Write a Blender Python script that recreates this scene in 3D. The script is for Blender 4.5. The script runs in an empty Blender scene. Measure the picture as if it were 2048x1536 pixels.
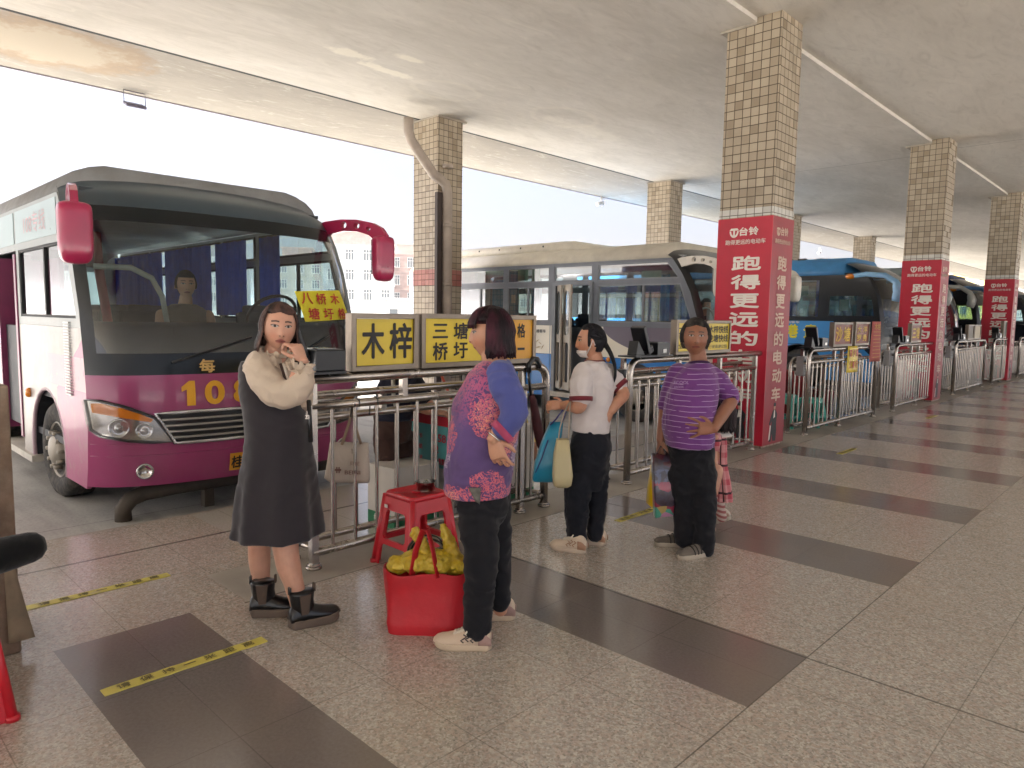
import bpy, bmesh, math, random
from mathutils import Vector as V, Matrix
from mathutils.geometry import tessellate_polygon, delaunay_2d_cdt
random.seed(7)
PI = math.pi
sc = bpy.context.scene
COL = sc.collection

# ---------------------------------------------------------------- camera
EYE = V((0, 0, 1.5))
YAW, PIT, ROL, FPX = 0.768725, 0.0942663, 0.0154732, 1414.709
fw = V((-math.sin(YAW)*math.cos(PIT), math.cos(YAW)*math.cos(PIT), -math.sin(PIT)))
_r0 = V((math.cos(YAW), math.sin(YAW), 0)); _u0 = _r0.cross(fw)
rt = math.cos(ROL)*_r0 + math.sin(ROL)*_u0
up = -math.sin(ROL)*_r0 + math.cos(ROL)*_u0
cam = bpy.data.cameras.new('camera'); co = bpy.data.objects.new('camera', cam); COL.objects.link(co)
cam.sensor_width = 36.0; cam.lens = 36.0*FPX/2048.0; cam.clip_end = 3000; cam.clip_start = 0.05
m = Matrix((rt, up, -fw)).transposed().to_4x4(); m.translation = EYE; co.matrix_world = m
sc.camera = co
def ray(px, py): return fw + rt*((px-1024)/FPX) - up*((py-768)/FPX)
def at(px, py, dep): return EYE + ray(px, py)*dep          # photo point at a depth in metres
def onx(px, py, x): d = ray(px, py); return EYE + d*(x/d.x)
def ony(px, py, y): d = ray(px, py); return EYE + d*(y/d.y)
def onz(px, py, z=0.0): d = ray(px, py); return EYE + d*((z-1.5)/d.z)
def depth(p): return (V(p)-EYE).dot(fw)

# ---------------------------------------------------------------- world, sun, exposure
SUN_EL, SUN_AZ = math.radians(58), math.radians(207)
w = bpy.data.worlds.new('World'); sc.world = w; w.use_nodes = True
nt = w.node_tree; nt.nodes.clear()
sky = nt.nodes.new('ShaderNodeTexSky'); sky.sky_type = 'NISHITA'; sky.sun_disc = False
sky.sun_elevation = SUN_EL; sky.sun_rotation = SUN_AZ; sky.air_density = 0.6; sky.dust_density = 10.0; sky.ozone_density = 0.3
bg = nt.nodes.new('ShaderNodeBackground'); bg.inputs['Strength'].default_value = 0.066
ow = nt.nodes.new('ShaderNodeOutputWorld')
nt.links.new(sky.outputs[0], bg.inputs[0]); nt.links.new(bg.outputs[0], ow.inputs[0])
sl = bpy.data.lights.new('sun', 'SUN'); so = bpy.data.objects.new('sun', sl); COL.objects.link(so)
sl.energy = 4.0; sl.angle = math.radians(4); sl.color = (1.0, 0.985, 0.965)
# direction the light comes from (sky: rotation is measured from +Y towards +X)
sd = V((math.sin(SUN_AZ)*math.cos(SUN_EL), math.cos(SUN_AZ)*math.cos(SUN_EL), math.sin(SUN_EL)))
so.rotation_euler = sd.to_track_quat('Z', 'Y').to_euler(); so.location = (0, 0, 30)
sc.view_settings.view_transform = 'Standard'; sc.view_settings.look = 'None'
sc.view_settings.gamma = 1.0; sc.view_settings.exposure = 3.1
try: sc.view_settings.use_curve_mapping = False
except Exception: pass
sc.cycles.max_bounces = 10; sc.cycles.diffuse_bounces = 5; sc.cycles.glossy_bounces = 4
sc.cycles.transparent_max_bounces = 16; sc.cycles.transmission_bounces = 6
sc.cycles.caustics_reflective = False; sc.cycles.caustics_refractive = False
sc.cycles.sample_clamp_indirect = 6.0
sc.cycles.use_denoising = True
# ---------------------------------------------------------------- shader helpers
def lin(c):
    if isinstance(c, str):
        c = c.lstrip('#'); c = tuple(int(c[i:i+2], 16)/255 for i in (0, 2, 4))
        return tuple(x/12.92 if x <= .04045 else ((x+.055)/1.055)**2.4 for x in c)
    return tuple(c)
class S:                                            # a socket that does arithmetic
    def __init__(s, t, k): s.t, s.k = t, k
    def _m(s, op, *a, clamp=False):
        n = s.t.nodes.new('ShaderNodeMath'); n.operation = op; n.use_clamp = clamp
        for i, x in enumerate((s,)+a):
            if isinstance(x, S): s.t.links.new(x.k, n.inputs[i])
            else: n.inputs[i].default_value = x
        return S(s.t, n.outputs[0])
    def __add__(s, o): return s._m('ADD', o)
    __radd__ = __add__
    def __sub__(s, o): return s._m('SUBTRACT', o)
    def __rsub__(s, o): return (s*-1)+o
    def __mul__(s, o): return s._m('MULTIPLY', o)
    __rmul__ = __mul__
    def __truediv__(s, o): return s._m('DIVIDE', o)
    def __lt__(s, o): return s._m('LESS_THAN', o)
    def __gt__(s, o): return s._m('GREATER_THAN', o)
    def abs(s): return s._m('ABSOLUTE')
    def frac(s): return s._m('FRACT')
    def floor(s): return s._m('FLOOR')
    def sin(s): return s._m('SINE')
    def pow(s, o): return s._m('POWER', o)
    def max(s, o): return s._m('MAXIMUM', o)
    def min(s, o): return s._m('MINIMUM', o)
    def clamp(s): return s._m('ADD', 0.0, clamp=True)
    def ramp(s, a, b):                               # 0 at a, 1 at b
        n = s.t.nodes.new('ShaderNodeMapRange'); s.t.links.new(s.k, n.inputs[0])
        n.inputs[1].default_value = a; n.inputs[2].default_value = b
        return S(s.t, n.outputs[0])
class Mat:
    def __init__(s, name):
        s.m = bpy.data.materials.new(name); s.m.use_nodes = True; s.t = s.m.node_tree
        s.b = s.t.nodes['Principled BSDF']; s.out = s.t.nodes['Material Output']
    def coords(s, kind='Object'):
        n = s.t.nodes.new('ShaderNodeTexCoord'); return n.outputs[kind]
    def attr(s, name):
        n = s.t.nodes.new('ShaderNodeAttribute'); n.attribute_name = name; return n
    def xyz(s, k):
        n = s.t.nodes.new('ShaderNodeSeparateXYZ'); s.t.links.new(k, n.inputs[0])
        return [S(s.t, n.outputs[i]) for i in range(3)]
    def vec(s, x, y, z):
        n = s.t.nodes.new('ShaderNodeCombineXYZ')
        for i, v in enumerate((x, y, z)):
            if isinstance(v, S): s.t.links.new(v.k, n.inputs[i])
            else: n.inputs[i].default_value = v
        return n.outputs[0]
    def scale(s, k, v):
        n = s.t.nodes.new('ShaderNodeVectorMath'); n.operation = 'MULTIPLY'; s.t.links.new(k, n.inputs[0]); n.inputs[1].default_value = v
        return n.outputs[0]
    def noise(s, k, scale=5, detail=4, rough=.55, dist=0):
        n = s.t.nodes.new('ShaderNodeTexNoise'); s.t.links.new(k, n.inputs['Vector'])
        n.inputs['Scale'].default_value = scale; n.inputs['Detail'].default_value = detail
        n.inputs['Roughness'].default_value = rough; n.inputs['Distortion'].default_value = dist
        return S(s.t, n.outputs[0])
    def voro(s, k, scale=5, out='Color', feature='F1'):
        n = s.t.nodes.new('ShaderNodeTexVoronoi'); n.feature = feature; s.t.links.new(k, n.inputs['Vector']); n.inputs['Scale'].default_value = scale
        return n.outputs[out]
    def white(s, k):
        n = s.t.nodes.new('ShaderNodeTexWhiteNoise'); s.t.links.new(k, n.inputs['Vector']); return S(s.t, n.outputs['Value'])
    def mix(s, f, a, b):
        n = s.t.nodes.new('ShaderNodeMix'); n.data_type = 'RGBA'
        for i, x in ((0, f), (6, a), (7, b)):
            if isinstance(x, S): s.t.links.new(x.k, n.inputs[i])
            elif hasattr(x, 'is_linked') or hasattr(x, 'links'): s.t.links.new(x, n.inputs[i])
            elif i == 0: n.inputs[0].default_value = x
            else: n.inputs[i].default_value = tuple(lin(x))+(1,)
        return n.outputs[2]
    def bump(s, h, strength=.3, dist=.01):
        n = s.t.nodes.new('ShaderNodeBump'); n.inputs['Strength'].default_value = strength; n.inputs['Distance'].default_value = dist
        s.t.links.new(h.k, n.inputs['Height']); s.t.links.new(n.outputs[0], s.b.inputs['Normal'])
    def set(s, **k):
        for a, v in k.items():
            i = s.b.inputs[a.replace('_', ' ')]
            if isinstance(v, S): s.t.links.new(v.k, i)
            elif hasattr(v, 'links'): s.t.links.new(v, i)
            elif isinstance(v, (tuple, str)): i.default_value = tuple(lin(v))+(1,)
            else: i.default_value = v
        return s
_cache = {}
def M(name, col, rough=.5, metal=0, var=.12, vs=6, bump=0, bs=60, coat=0, spec=.5, dirt=0, dirtcol='#6b6255', sheen=0, sss=0, rvar=.12):
    if name in _cache: return _cache[name]
    a = Mat(name); k = a.coords()
    n = a.noise(k, vs, 5); c = lin(col)
    d = tuple(x*(1-var) for x in c); l = tuple(min(1, x*(1+var)) for x in c)
    cc = a.mix(n.ramp(.3, .7), d, l)
    if dirt:
        n2 = a.noise(k, vs*.6, 8, .7)
        cc = a.mix(n2.ramp(.45, .8)*dirt, cc, dirtcol)
    a.set(Base_Color=cc, Roughness=(n-.5)*rvar+rough, Metallic=float(metal), Specular_IOR_Level=spec)
    if coat: a.set(Coat_Weight=float(coat), Coat_Roughness=.06)
    if sheen: a.set(Sheen_Weight=float(sheen))
    if sss: a.set(Subsurface_Weight=float(sss), Subsurface_Radius=(.02, .008, .005)); a.b.inputs['Subsurface Scale'].default_value = .3
    if bump: a.bump(a.noise(k, bs, 4), bump, .01)
    _cache[name] = a.m
    return a.m
def glass(name, tint=(.75, .85, .85), refl=1.0, rough=.01):
    if name in _cache: return _cache[name]
    a = Mat(name); t = a.t; t.nodes.remove(a.b)
    tr = t.nodes.new('ShaderNodeBsdfTransparent'); tr.inputs[0].default_value = tuple(tint)+(1,)
    gl = t.nodes.new('ShaderNodeBsdfGlossy'); gl.inputs['Roughness'].default_value = rough
    k = a.coords(); n = a.noise(k, 2.5, 3)
    fr = t.nodes.new('ShaderNodeFresnel'); fr.inputs[0].default_value = 1.5
    f = (S(t, fr.outputs[0])*refl+(n-.4)*.04).clamp()
    mx = t.nodes.new('ShaderNodeMixShader'); t.links.new(f.k, mx.inputs[0]); t.links.new(tr.outputs[0], mx.inputs[1]); t.links.new(gl.outputs[0], mx.inputs[2])
    t.links.new(mx.outputs[0], a.out.inputs[0]); _cache[name] = a.m
    return a.m

# ---------------------------------------------------------------- mesh helpers
def frame(d):
    d = V(d).normalized(); a = V((0, 0, 1)) if abs(d.z) < .9 else V((1, 0, 0))
    x = a.cross(d).normalized(); return x, d.cross(x)
class MB:
    def __init__(s): s.v, s.f, s.m, s.s = [], [], [], []
    def add(s, vs, fs, m=0, smooth=False):
        o = len(s.v); s.v += [tuple(p) for p in vs]
        for f in fs: s.f.append(tuple(i+o for i in f)); s.m.append(m); s.s.append(smooth)
        return s
    def box(s, c, d, m=0, rot=None):
        x, y, z = (q/2 for q in d); c = V(c)
        ps = [V(p) for p in ((-x,-y,-z),(x,-y,-z),(x,y,-z),(-x,y,-z),(-x,-y,z),(x,-y,z),(x,y,z),(-x,y,z))]
        if rot is not None: ps = [rot @ p for p in ps]
        return s.add([c+p for p in ps], [(0,3,2,1),(4,5,6,7),(0,1,5,4),(1,2,6,5),(2,3,7,6),(3,0,4,7)], m)
    def bx(s, x0, x1, y0, y1, z0, z1, m=0): return s.box(((x0+x1)/2,(y0+y1)/2,(z0+z1)/2), (abs(x1-x0),abs(y1-y0),abs(z1-z0)), m)
    def loft(s, rings, m=0, cap=True, smooth=True, closed=False):
        n = len(rings[0]); vs = [p for r in rings for p in r]; fs = []
        R = len(rings)
        for i in range(R if closed else R-1):
            for j in range(n):
                a = i*n+j; b = i*n+(j+1) % n; k = ((i+1) % R)*n
                fs.append((a, b, k+(j+1) % n, k+j))
        if cap and not closed:
            fs.append(tuple(reversed(range(n)))); fs.append(tuple((R-1)*n+j for j in range(n)))
        return s.add(vs, fs, m, smooth)
    def cyl(s, p0, p1, r0, r1=None, n=16, m=0, smooth=True, cap=True):
        p0, p1 = V(p0), V(p1); r1 = r0 if r1 is None else r1; x, y = frame(p1-p0)
        R = [[p+(x*math.cos(t)+y*math.sin(t))*r for t in (2*PI*i/n for i in range(n))] for p, r in ((p0, r0), (p1, r1))]
        return s.loft(R, m, cap, smooth)
    def tube(s, pts, r, n=10, m=0, closed=False, flat=1.0, cap=True):
        pts = [V(p) for p in pts]; K = len(pts); rs = r if isinstance(r, (list, tuple)) else [r]*K
        R = []; px = None
        for i, p in enumerate(pts):
            a = pts[(i-1) % K] if (closed or i > 0) else p; b = pts[(i+1) % K] if (closed or i < K-1) else p
            d = (b-a).normalized()
            if px is None: px, _ = frame(d)
            px = (px-d*px.dot(d)); px = px.normalized() if px.length > 1e-6 else frame(d)[0]
            py = d.cross(px)
            R.append([p+(px*math.cos(t)+py*math.sin(t)*flat)*rs[i] for t in (2*PI*j/n for j in range(n))])
        return s.loft(R, m, cap, True, closed)
    def lathe(s, prof, o=(0,0,0), ax=(0,0,1), n=24, m=0, cap=True):
        o = V(o); ax = V(ax).normalized(); x, y = frame(ax)
        return s.loft([[o+ax*h+(x*math.cos(t)+y*math.sin(t))*r for t in (2*PI*i/n for i in range(n))] for r, h in prof], m, cap)
    def ball(s, c, r, n=16, k=10, m=0, sc=(1,1,1)):
        c = V(c); R = []
        for i in range(k+1):
            a = -PI/2+PI*i/k; rr = max(math.cos(a), .02)
            R.append([c+V((math.cos(t)*rr*r*sc[0], math.sin(t)*rr*r*sc[1], math.sin(a)*r*sc[2])) for t in (2*PI*j/n for j in range(n))])
        return s.loft(R, m)
    def prism(s, loops, o, ex, ey, th, m=0, ms=None):      # flat shape (outer loop + holes) given a thickness along ex x ey
        o, ex, ey = V(o), V(ex), V(ey); ez = ex.cross(ey).normalized()
        flat = [p for L in loops for p in L]; N = len(flat)
        tri = tessellate_polygon([[V((p[0], p[1], 0)) for p in L] for L in loops])
        P = [o+ex*p[0]+ey*p[1] for p in flat]
        def area(L): return sum(L[i][0]*L[(i+1) % len(L)][1]-L[(i+1) % len(L)][0]*L[i][1] for i in range(len(L)))
        fr, bk = [], []
        for a, b, c in tri:
            A, B, Cc = flat[a], flat[b], flat[c]
            if (B[0]-A[0])*(Cc[1]-A[1])-(B[1]-A[1])*(Cc[0]-A[0]) < 0: b, c = c, b
            fr.append((a, b, c)); bk.append((c+N, b+N, a+N))
        if th == 0: return s.add(P, fr, m)
        s.add(P+[p-ez*th for p in P], fr+bk, m); base = len(s.v)-2*N; k = 0
        for li, L in enumerate(loops):
            n = len(L); ccw = area(L) > 0; inner = li > 0
            for i in range(n):
                a, b = k+i, k+(i+1) % n
                q = (a, a+N, b+N, b) if (ccw != inner) else (b, b+N, a+N, a)
                if inner: q = (b, b+N, a+N, a) if not ccw else (a, a+N, b+N, b)
                s.f.append(tuple(x+base for x in q)); s.m.append(m if ms is None else ms); s.s.append(False)
            k += n
        return s
    def build(s, name, mats, parent=None, bevel=0, seg=2, auto=True, subd=0):
        if not isinstance(mats, (list, tuple)): mats = [mats]
        me = bpy.data.meshes.new(name); me.from_pydata(s.v, [], s.f)
        for q in mats: me.materials.append(q)
        me.polygons.foreach_set('material_index', s.m); me.polygons.foreach_set('use_smooth', s.s); me.update()
        o = bpy.data.objects.new(name, me); COL.objects.link(o)
        if parent is not None: o.parent = parent
        if bevel:
            b = o.modifiers.new('bevel', 'BEVEL'); b.width = bevel; b.segments = seg; b.limit_method = 'ANGLE'; b.angle_limit = math.radians(40)
        if subd:
            b = o.modifiers.new('sub', 'SUBSURF'); b.levels = subd; b.render_levels = subd
        return o
def tag(o, label, cat, group=None):
    o['label'] = label; o['category'] = cat
    if group: o['group'] = group
    return o
def thing(name, label, cat, loc=(0,0,0), group=None, rz=0):
    o = bpy.data.objects.new(name, None); COL.objects.link(o); o.location = loc; o.rotation_euler = (0, 0, rz); o.empty_display_size = .1
    return tag(o, label, cat, group)
def struct(o, kind='structure'): o['kind'] = kind; return o
def copy_tree(o, parent=None):
    kids = list(o.children); c = o.copy(); COL.objects.link(c)
    if parent is not None: c.parent = parent
    for k in kids: copy_tree(k, c)
    return c
_gl = {}
def glyphs(body, bold=0.0):
    key = (body, bold)
    if key not in _gl:
        c = bpy.data.curves.new('t', 'FONT'); c.body = body; c.resolution_u = 4; c.fill_mode = 'NONE'
        o = bpy.data.objects.new('t', c); COL.objects.link(o)
        me = bpy.data.meshes.new_from_object(o.evaluated_get(bpy.context.evaluated_depsgraph_get()))
        nb = {}
        for e in me.edges: i, j = e.vertices; nb.setdefault(i, []).append(j); nb.setdefault(j, []).append(i)
        seen = set(); loops = []
        for q in nb:
            if q in seen: continue
            L = [q]; seen.add(q)
            while True:
                n_ = [x for x in nb[L[-1]] if x not in seen]
                if not n_: break
                L.append(n_[0]); seen.add(n_[0])
            if len(L) > 2: loops.append(L)
        r = delaunay_2d_cdt([v.co.to_2d() for v in me.vertices], [], loops, 0, 1e-5)
        vs = [(v.x, v.y) for v in r[0]]; fs = []; ps = [[me.vertices[i].co.to_2d() for i in L] for L in loops]
        def wind(x, y):
            w = 0
            for P in ps:
                for i in range(len(P)):
                    a, b = P[i-1], P[i]
                    if (a.y <= y) != (b.y <= y):
                        if a.x+(y-a.y)/(b.y-a.y)*(b.x-a.x) > x: w += 1 if b.y > a.y else -1
            return w
        for f in r[2]:
            cx = sum(vs[i][0] for i in f)/len(f); cy = sum(vs[i][1] for i in f)/len(f)
            if wind(cx, cy): fs.append(tuple(f))
        bpy.data.objects.remove(o); bpy.data.curves.remove(c); bpy.data.meshes.remove(me)
        x0 = min(v[0] for v in vs); x1 = max(v[0] for v in vs); y0 = min(v[1] for v in vs); y1 = max(v[1] for v in vs)
        _gl[key] = ([((x-x0)/(x1-x0)-.5, (y-y0)/(y1-y0)-.5) for x, y in vs], fs)
    return _gl[key]
def put_text(mb, body, c, ex, ey, w, h, m=0, bold=.012, fn=None):     # glyphs fitted to a w x h box centred on c; bold strokes are laid a hair apart
    vs, fs = glyphs(body, 0.0); k = bold*h/max(1, 1)*1.1
    dup = [(0, 0)]+([(k, 0), (-k, 0), (0, k), (0, -k), (k*.7, k*.7), (-k*.7, -k*.7)] if bold >= .01 else [])
    if not fn: c, ex, ey = V(c), V(ex), V(ey); ez = ex.cross(ey)
    for i, (dx, dy) in enumerate(dup):
        sx, sy = (w-2*k)/w if dup[1:] else 1, (h-2*k)/h if dup[1:] else 1; lift = .0003*i
        if fn: mb.add([fn(x*w*sx+dx, y*h*sy+dy, lift) for x, y in vs], fs, m)
        else: mb.add([c+ex*(x*w*sx+dx)+ey*(y*h*sy+dy)+ez*lift for x, y in vs], fs, m)
    return mb
def rrect(x0, y0, x1, y1, r, n=4):
    P = []
    for cx, cy, a0 in ((x1-r, y0+r, -PI/2), (x1-r, y1-r, 0), (x0+r, y1-r, PI/2), (x0+r, y0+r, PI)):
        for i in range(n+1): t = a0+PI/2*i/n; P.append((cx+r*math.cos(t), cy+r*math.sin(t)))
    return P
# ---------------------------------------------------------------- ground, platform
def mat_floor():
    a = Mat('polished granite floor'); k = a.coords(); x, y, z = a.xyz(k)
    n1 = a.noise(k, 75, 3, .75); n2 = a.noise(k, 150, 2, .6); n3 = a.noise(k, 1.3, 5, .6); n4 = a.noise(k, 60, 2, .8)
    n5 = a.noise(k, .35, 3)
    v1 = a.xyz(a.voro(k, 120, 'Color')); v2 = a.xyz(a.voro(k, 70, 'Color'))
    g = a.mix(v1[0], '#a39c93', '#d2cbc1'); g = a.mix((v2[0] > .62)*.5, g, '#bba596'); g = a.mix((v2[1] > .7)*.4, g, '#918c84'); g = a.mix((v1[1] > .82)*.4, g, '#55504a'); g = a.mix((n2 > .62)*.35, g, '#56514b')
    g = a.mix(n5.ramp(.35, .65)*.25, g, '#9c9388')
    br = a.mix(n1.ramp(.3, .7), '#6d6562', '#827b77'); br = a.mix((n2 > .64)*.35, br, '#40372f'); br = a.mix(n3.ramp(.35, .7)*.5, br, '#594d47')
    sy = ((y-.757)/1.7855); sf = sy.frac()*1.7855
    st = (sf < .592)*(x < -1.153)*(x > -3.44+(y < 1.4)*-.085)*(y < 90)
    c = a.mix(st, g, br)
    # pale concrete strip the barriers are bolted to, then the lighter tiles towards the bays
    cem = (x < -3.455)*(x > -3.98)*(y > 1.62); cw = (n3-.5)*.05
    cc = a.mix(n3.ramp(.35, .65), '#8c857a', '#a9a296'); cc = a.mix((n2 > .6)*.3, cc, '#6f6a61')
    c = a.mix(cem, c, cc)
    tl = (x < -3.98)*(y > 2.05); tc = a.mix(n1.ramp(.35, .65), '#a9a59c', '#bab6ae'); c = a.mix(tl, c, tc)
    # joints
    def line(v, p, o, wd): return (((v-o)/p+.5).frac()-.5).abs() < (wd/p)
    jy = line(y, .5952, .757+.297, .0022); jx = line(x, .5925, -1.153, .0022)
    j = jy.max(jx)*(cem*-1+1)*.42
    j2 = (((y-3.118).abs() < .006)*(x > -3.4)).max((x+1.153).abs() < .003).max((x+4.70).abs() < .014).max((x+3.455).abs() < .006*(y > 1.6))*.72
    c = a.mix(j.max(j2), c, '#2c2925')
    wear = n3.ramp(.4, .75)*.28; c = a.mix(wear, c, '#a39786')
    cr = a.noise(k, 24, 3, .6)
    a.set(Base_Color=c, Roughness=((n3-.5)*.08+.215+cem*.4+st*-.03+(cr-.5)*.06).max(.17), Specular_IOR_Level=.85)
    h = cr*.6-j.max(j2)*.8
    a.bump(h, .22, .004)
    return a.m
fl = MB(); fl.bx(-5.28, 7.5, -8, 90, -.35, 0)
struct(fl.build('platform_floor', mat_floor()))
def mat_road():
    a = Mat('worn concrete yard'); k = a.coords(); x, y, z = a.xyz(k)
    n = a.noise(k, .8, 8, .65); n2 = a.noise(k, 40, 4)
    c = a.mix(n.ramp(.3, .7), '#8d8c88', '#b5b3ad'); c = a.mix(n2.ramp(.45, .7)*.3, c, '#6e6c68')
    st = a.noise(a.scale(k, (.25, 3, 1)), 1.5, 5)
    c = a.mix((st.ramp(.5, .75)*.5)*(x > -12), c, '#5b5955')
    j = ((((x+5.9)/4).frac()-.5).abs() > .4985).max((((y-.6)/3.7).frac()-.5).abs() > .4985)
    c = a.mix(j*.6, c, '#4a4846')
    a.set(Base_Color=c, Roughness=n2*.2+.68); a.bump(n2, .3, .01); return a.m
gr = MB(); gr.add([(-1500,-1500,-.1),(1500,-1500,-.1),(1500,1500,-.1),(-1500,1500,-.1)], [(0,1,2,3)])
struct(gr.build('yard_ground', mat_road()))
nose = MB(); nose.bx(-5.325, -5.283, -8, 90, -.06, -.004)
struct(nose.build('platform_edge', M('platform edge strip', '#8f877c', .7, dirt=.5)))
# ---------------------------------------------------------------- canopy
def mat_ceiling(name, c1, c2):
    a = Mat(name); k = a.coords(); x, y, z = a.xyz(k)
    s1 = a.noise(a.scale(k, (1, .35, 1)), 1.1, 7, .68, .6); s2 = a.noise(a.scale(k, (1.8, .5, 1)), 3.2, 8, .68, 1.5)
    c = a.mix(s1.ramp(.34, .66), c1, c2); c = a.mix(s2.ramp(.5, .75)*.4, c, '#a9a196'); c = a.mix(s2.ramp(.45, .2)*.5, c, '#e6dfd2')
    def spot(px, py, rx, ry):
        dx = (x-px)/rx; dy = (y-py)/ry; return (dx*dx+dy*dy).pow(.5)
    nw = a.noise(k, 2.4, 6, .7)
    # brown leak stain on the outer slab, peeled paint and old water rings on the main slab
    p = onz(95, 92, 4.9); d = spot(p.x, p.y, .95, 1.25)+(nw-.5)*1.3
    c = a.mix((d.ramp(1.05, .75)), c, '#94806a'); c = a.mix(d.ramp(.85, .55), c, '#a89d8c')
    for (px, py, rx, ry, f) in ((705, 108, .14, .35, 1), (770, 140, .12, .45, 1), (822, 118, .1, .25, 1), (1180, 262, .25, 1.2, .35)):
        p = onz(px, py, 4.9); d = spot(p.x, p.y, rx, ry)+(nw-.5)*2.2
        c = a.mix(d.ramp(1.0, .6)*f*.6, c, '#eee8d8')
    for (px, py, r) in ((893, 182, .42), (1130, 235, .5)):
        p = onz(px, py, 4.9); d = spot(p.x, p.y, r, r*1.5)+(nw-.5)*.5
        c = a.mix(((d-.9).abs().ramp(.12, .04))*.18, c, '#e8e0d0')
    j = ((((y-16.35)/14.74+.5).frac()-.5).abs() < .0006)
    c = a.mix(j*.8, c, '#5e574c')
    a.set(Base_Color=c, Roughness=.85, Specular_IOR_Level=.25); a.bump(s2+nw*.5, .25, .02); return a.m
cn = thing('station_canopy', 'wide flat concrete canopy roof with stained off-white soffit over the platform', 'canopy', (0, 0, 0))
mc = mat_ceiling('painted soffit', '#c1bbb1', '#d4cec5')
b = MB(); b.bx(-10.012, -3.9, -14, 95, 4.90, 5.25); b.build('main_slab', mc, cn)
b = MB(); b.bx(-12.35, -10.07, -14, 95, 4.905, 5.12); b.build('outer_slab', mat_ceiling('glare-darkened outer soffit', '#8d877e', '#9d968c'), cn)  # soffit colour darkened to offset the strong light along the outer edge
b = MB(); b.bx(-3.899, 7.5, -14, 95, 4.952, 5.25); b.build('inner_slab', mat_ceiling('painted inner soffit', '#cfc9bf', '#dfd9cf'), cn)
b = MB(); b.bx(-10.069, -10.013, -14, 95, 4.897, 5.1); b.build('joint_seal', M('black joint seal', '#1c1a19', .8), cn)
b = MB(); b.bx(-12.39, -12.351, -14, 95, 4.89, 5.14); b.build('drip_edge', M('drip edge', '#77727a', .6), cn)

def mat_tiles(name='square mosaic tiles', c1='#998b77', c2='#b0a28d', c3='#85755f', cj='#4d4134'):
    a = Mat(name); k = a.coords(); x, y, z = a.xyz(k)
    g = a.t.nodes.new('ShaderNodeNewGeometry'); nx, ny, nz = a.xyz(g.outputs['Normal'])
    P = .1015
    def ln(v, o): return ((((v-o)/P).frac()-.5).abs() > .455)
    w = a.noise(k, 9, 4)
    lx = ln(x+(w-.5)*.004, .03)*(ny.abs() > .5); ly = ln(y+(w-.5)*.004, .028)*(nx.abs() > .5); lz = ln(z+(w-.5)*.005, .0)
    j = lx.max(ly).max(lz)
    rnd = a.white(a.vec(((x-.03)/P).floor()*(ny.abs() > .5), ((y-.028)/P).floor()*(nx.abs() > .5), (z/P).floor()))
    c = a.mix(rnd, c1, c2); c = a.mix(a.noise(k, 1.2, 6, .7).ramp(.45, .75)*.4, c, c3); c = a.mix(j, c, cj)
    a.set(Base_Color=c, Roughness=rnd*.12+.26+j*.5, Specular_IOR_Level=.5); a.bump(rnd*.15-j, .4, .006); return a.m
MT = mat_tiles()
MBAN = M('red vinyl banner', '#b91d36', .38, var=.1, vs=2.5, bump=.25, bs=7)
MBAN2 = M('shaded red vinyl banner', '#94202c', .45, var=.14, vs=2.5, bump=.25, bs=7)  # same banner red with shade put into the colour, for the dimmer faces
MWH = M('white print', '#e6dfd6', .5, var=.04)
MWH2 = M('shaded white print', '#cdb3a0', .5, var=.05)  # white lettering dulled to sit in shade on the dimmer banner face
MWT = mat_tiles('white glazed tile', '#c3c1ba', '#d3d1ca', '#b5b1a6', '#6b655b')
MDK = M('dark print', '#211e22', .5, var=.2)
MSKINP = M('printed skin', '#c79c86', .5, var=.1)
def logo(mb, c, ex, ey, s, m):                       # ring with a T in it
    c, ex, ey = V(c), V(ex), V(ey)
    o = [(math.cos(PI+PI*i/10)*.5*(1-.0), .18+math.sin(PI+PI*i/10)*.68) for i in range(11)]; i_ = [(x*.66, .18+(y-.18)*.68) for x, y in reversed(o)]
    q = lambda P: [(x*s, y*s) for x, y in P]
    mb.prism([q(o+i_)], c, ex, ey, .002, m)
    mb.prism([q([(-.52,.24),(.52,.24),(.34,.46),(-.34,.46)])], c, ex, ey, .002, m)
    mb.prism([q([(-.1,-.34),(.1,-.34),(.1,.235),(-.1,.235)])], c, ex, ey, .002, m)
def scooter_rider(mb, c, ex, ey, s):                 # the dark figure printed at the foot of the banner
    c, ex, ey = V(c), V(ex), V(ey); q = lambda P: [(x*s, y*s) for x, y in P]
    mb.prism([q([(-.3,0),(-.16,.02),(-.1,.3),(-.02,.02),(.2,0),(.24,.35),(.2,.62),(.26,.9),(.12,1.06),(-.06,1.06),(-.2,.86),(-.34,.6),(-.28,.56),(-.14,.72),(-.18,.4)])], c, ex, ey, .002, 1)
    mb.prism([q([(.07*math.cos(t*PI/6)+.03, .1*math.sin(t*PI/6)+1.16) for t in range(12)])], c, ex, ey, .002, 2)
    mb.prism([q([(-.05,1.18),(.11,1.18),(.12,1.27),(.03,1.31),(-.05,1.27)])], c+ex.cross(ey)*.001, ex, ey, .002, 1)
    mb.prism([q([(-.36,.05),(-.26,.1),(-.2,.55),(-.27,.56)])], c+ex.cross(ey)*.001, ex, ey, .002, 0)
    mb.prism([q([(-.04,.78),(.08,.82),(.06,1.04),(0,1.05)])], c+ex.cross(ey)*.001, ex, ey, .002, 0)
XB, XF, YD = -4.262, -3.605, .56
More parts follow.
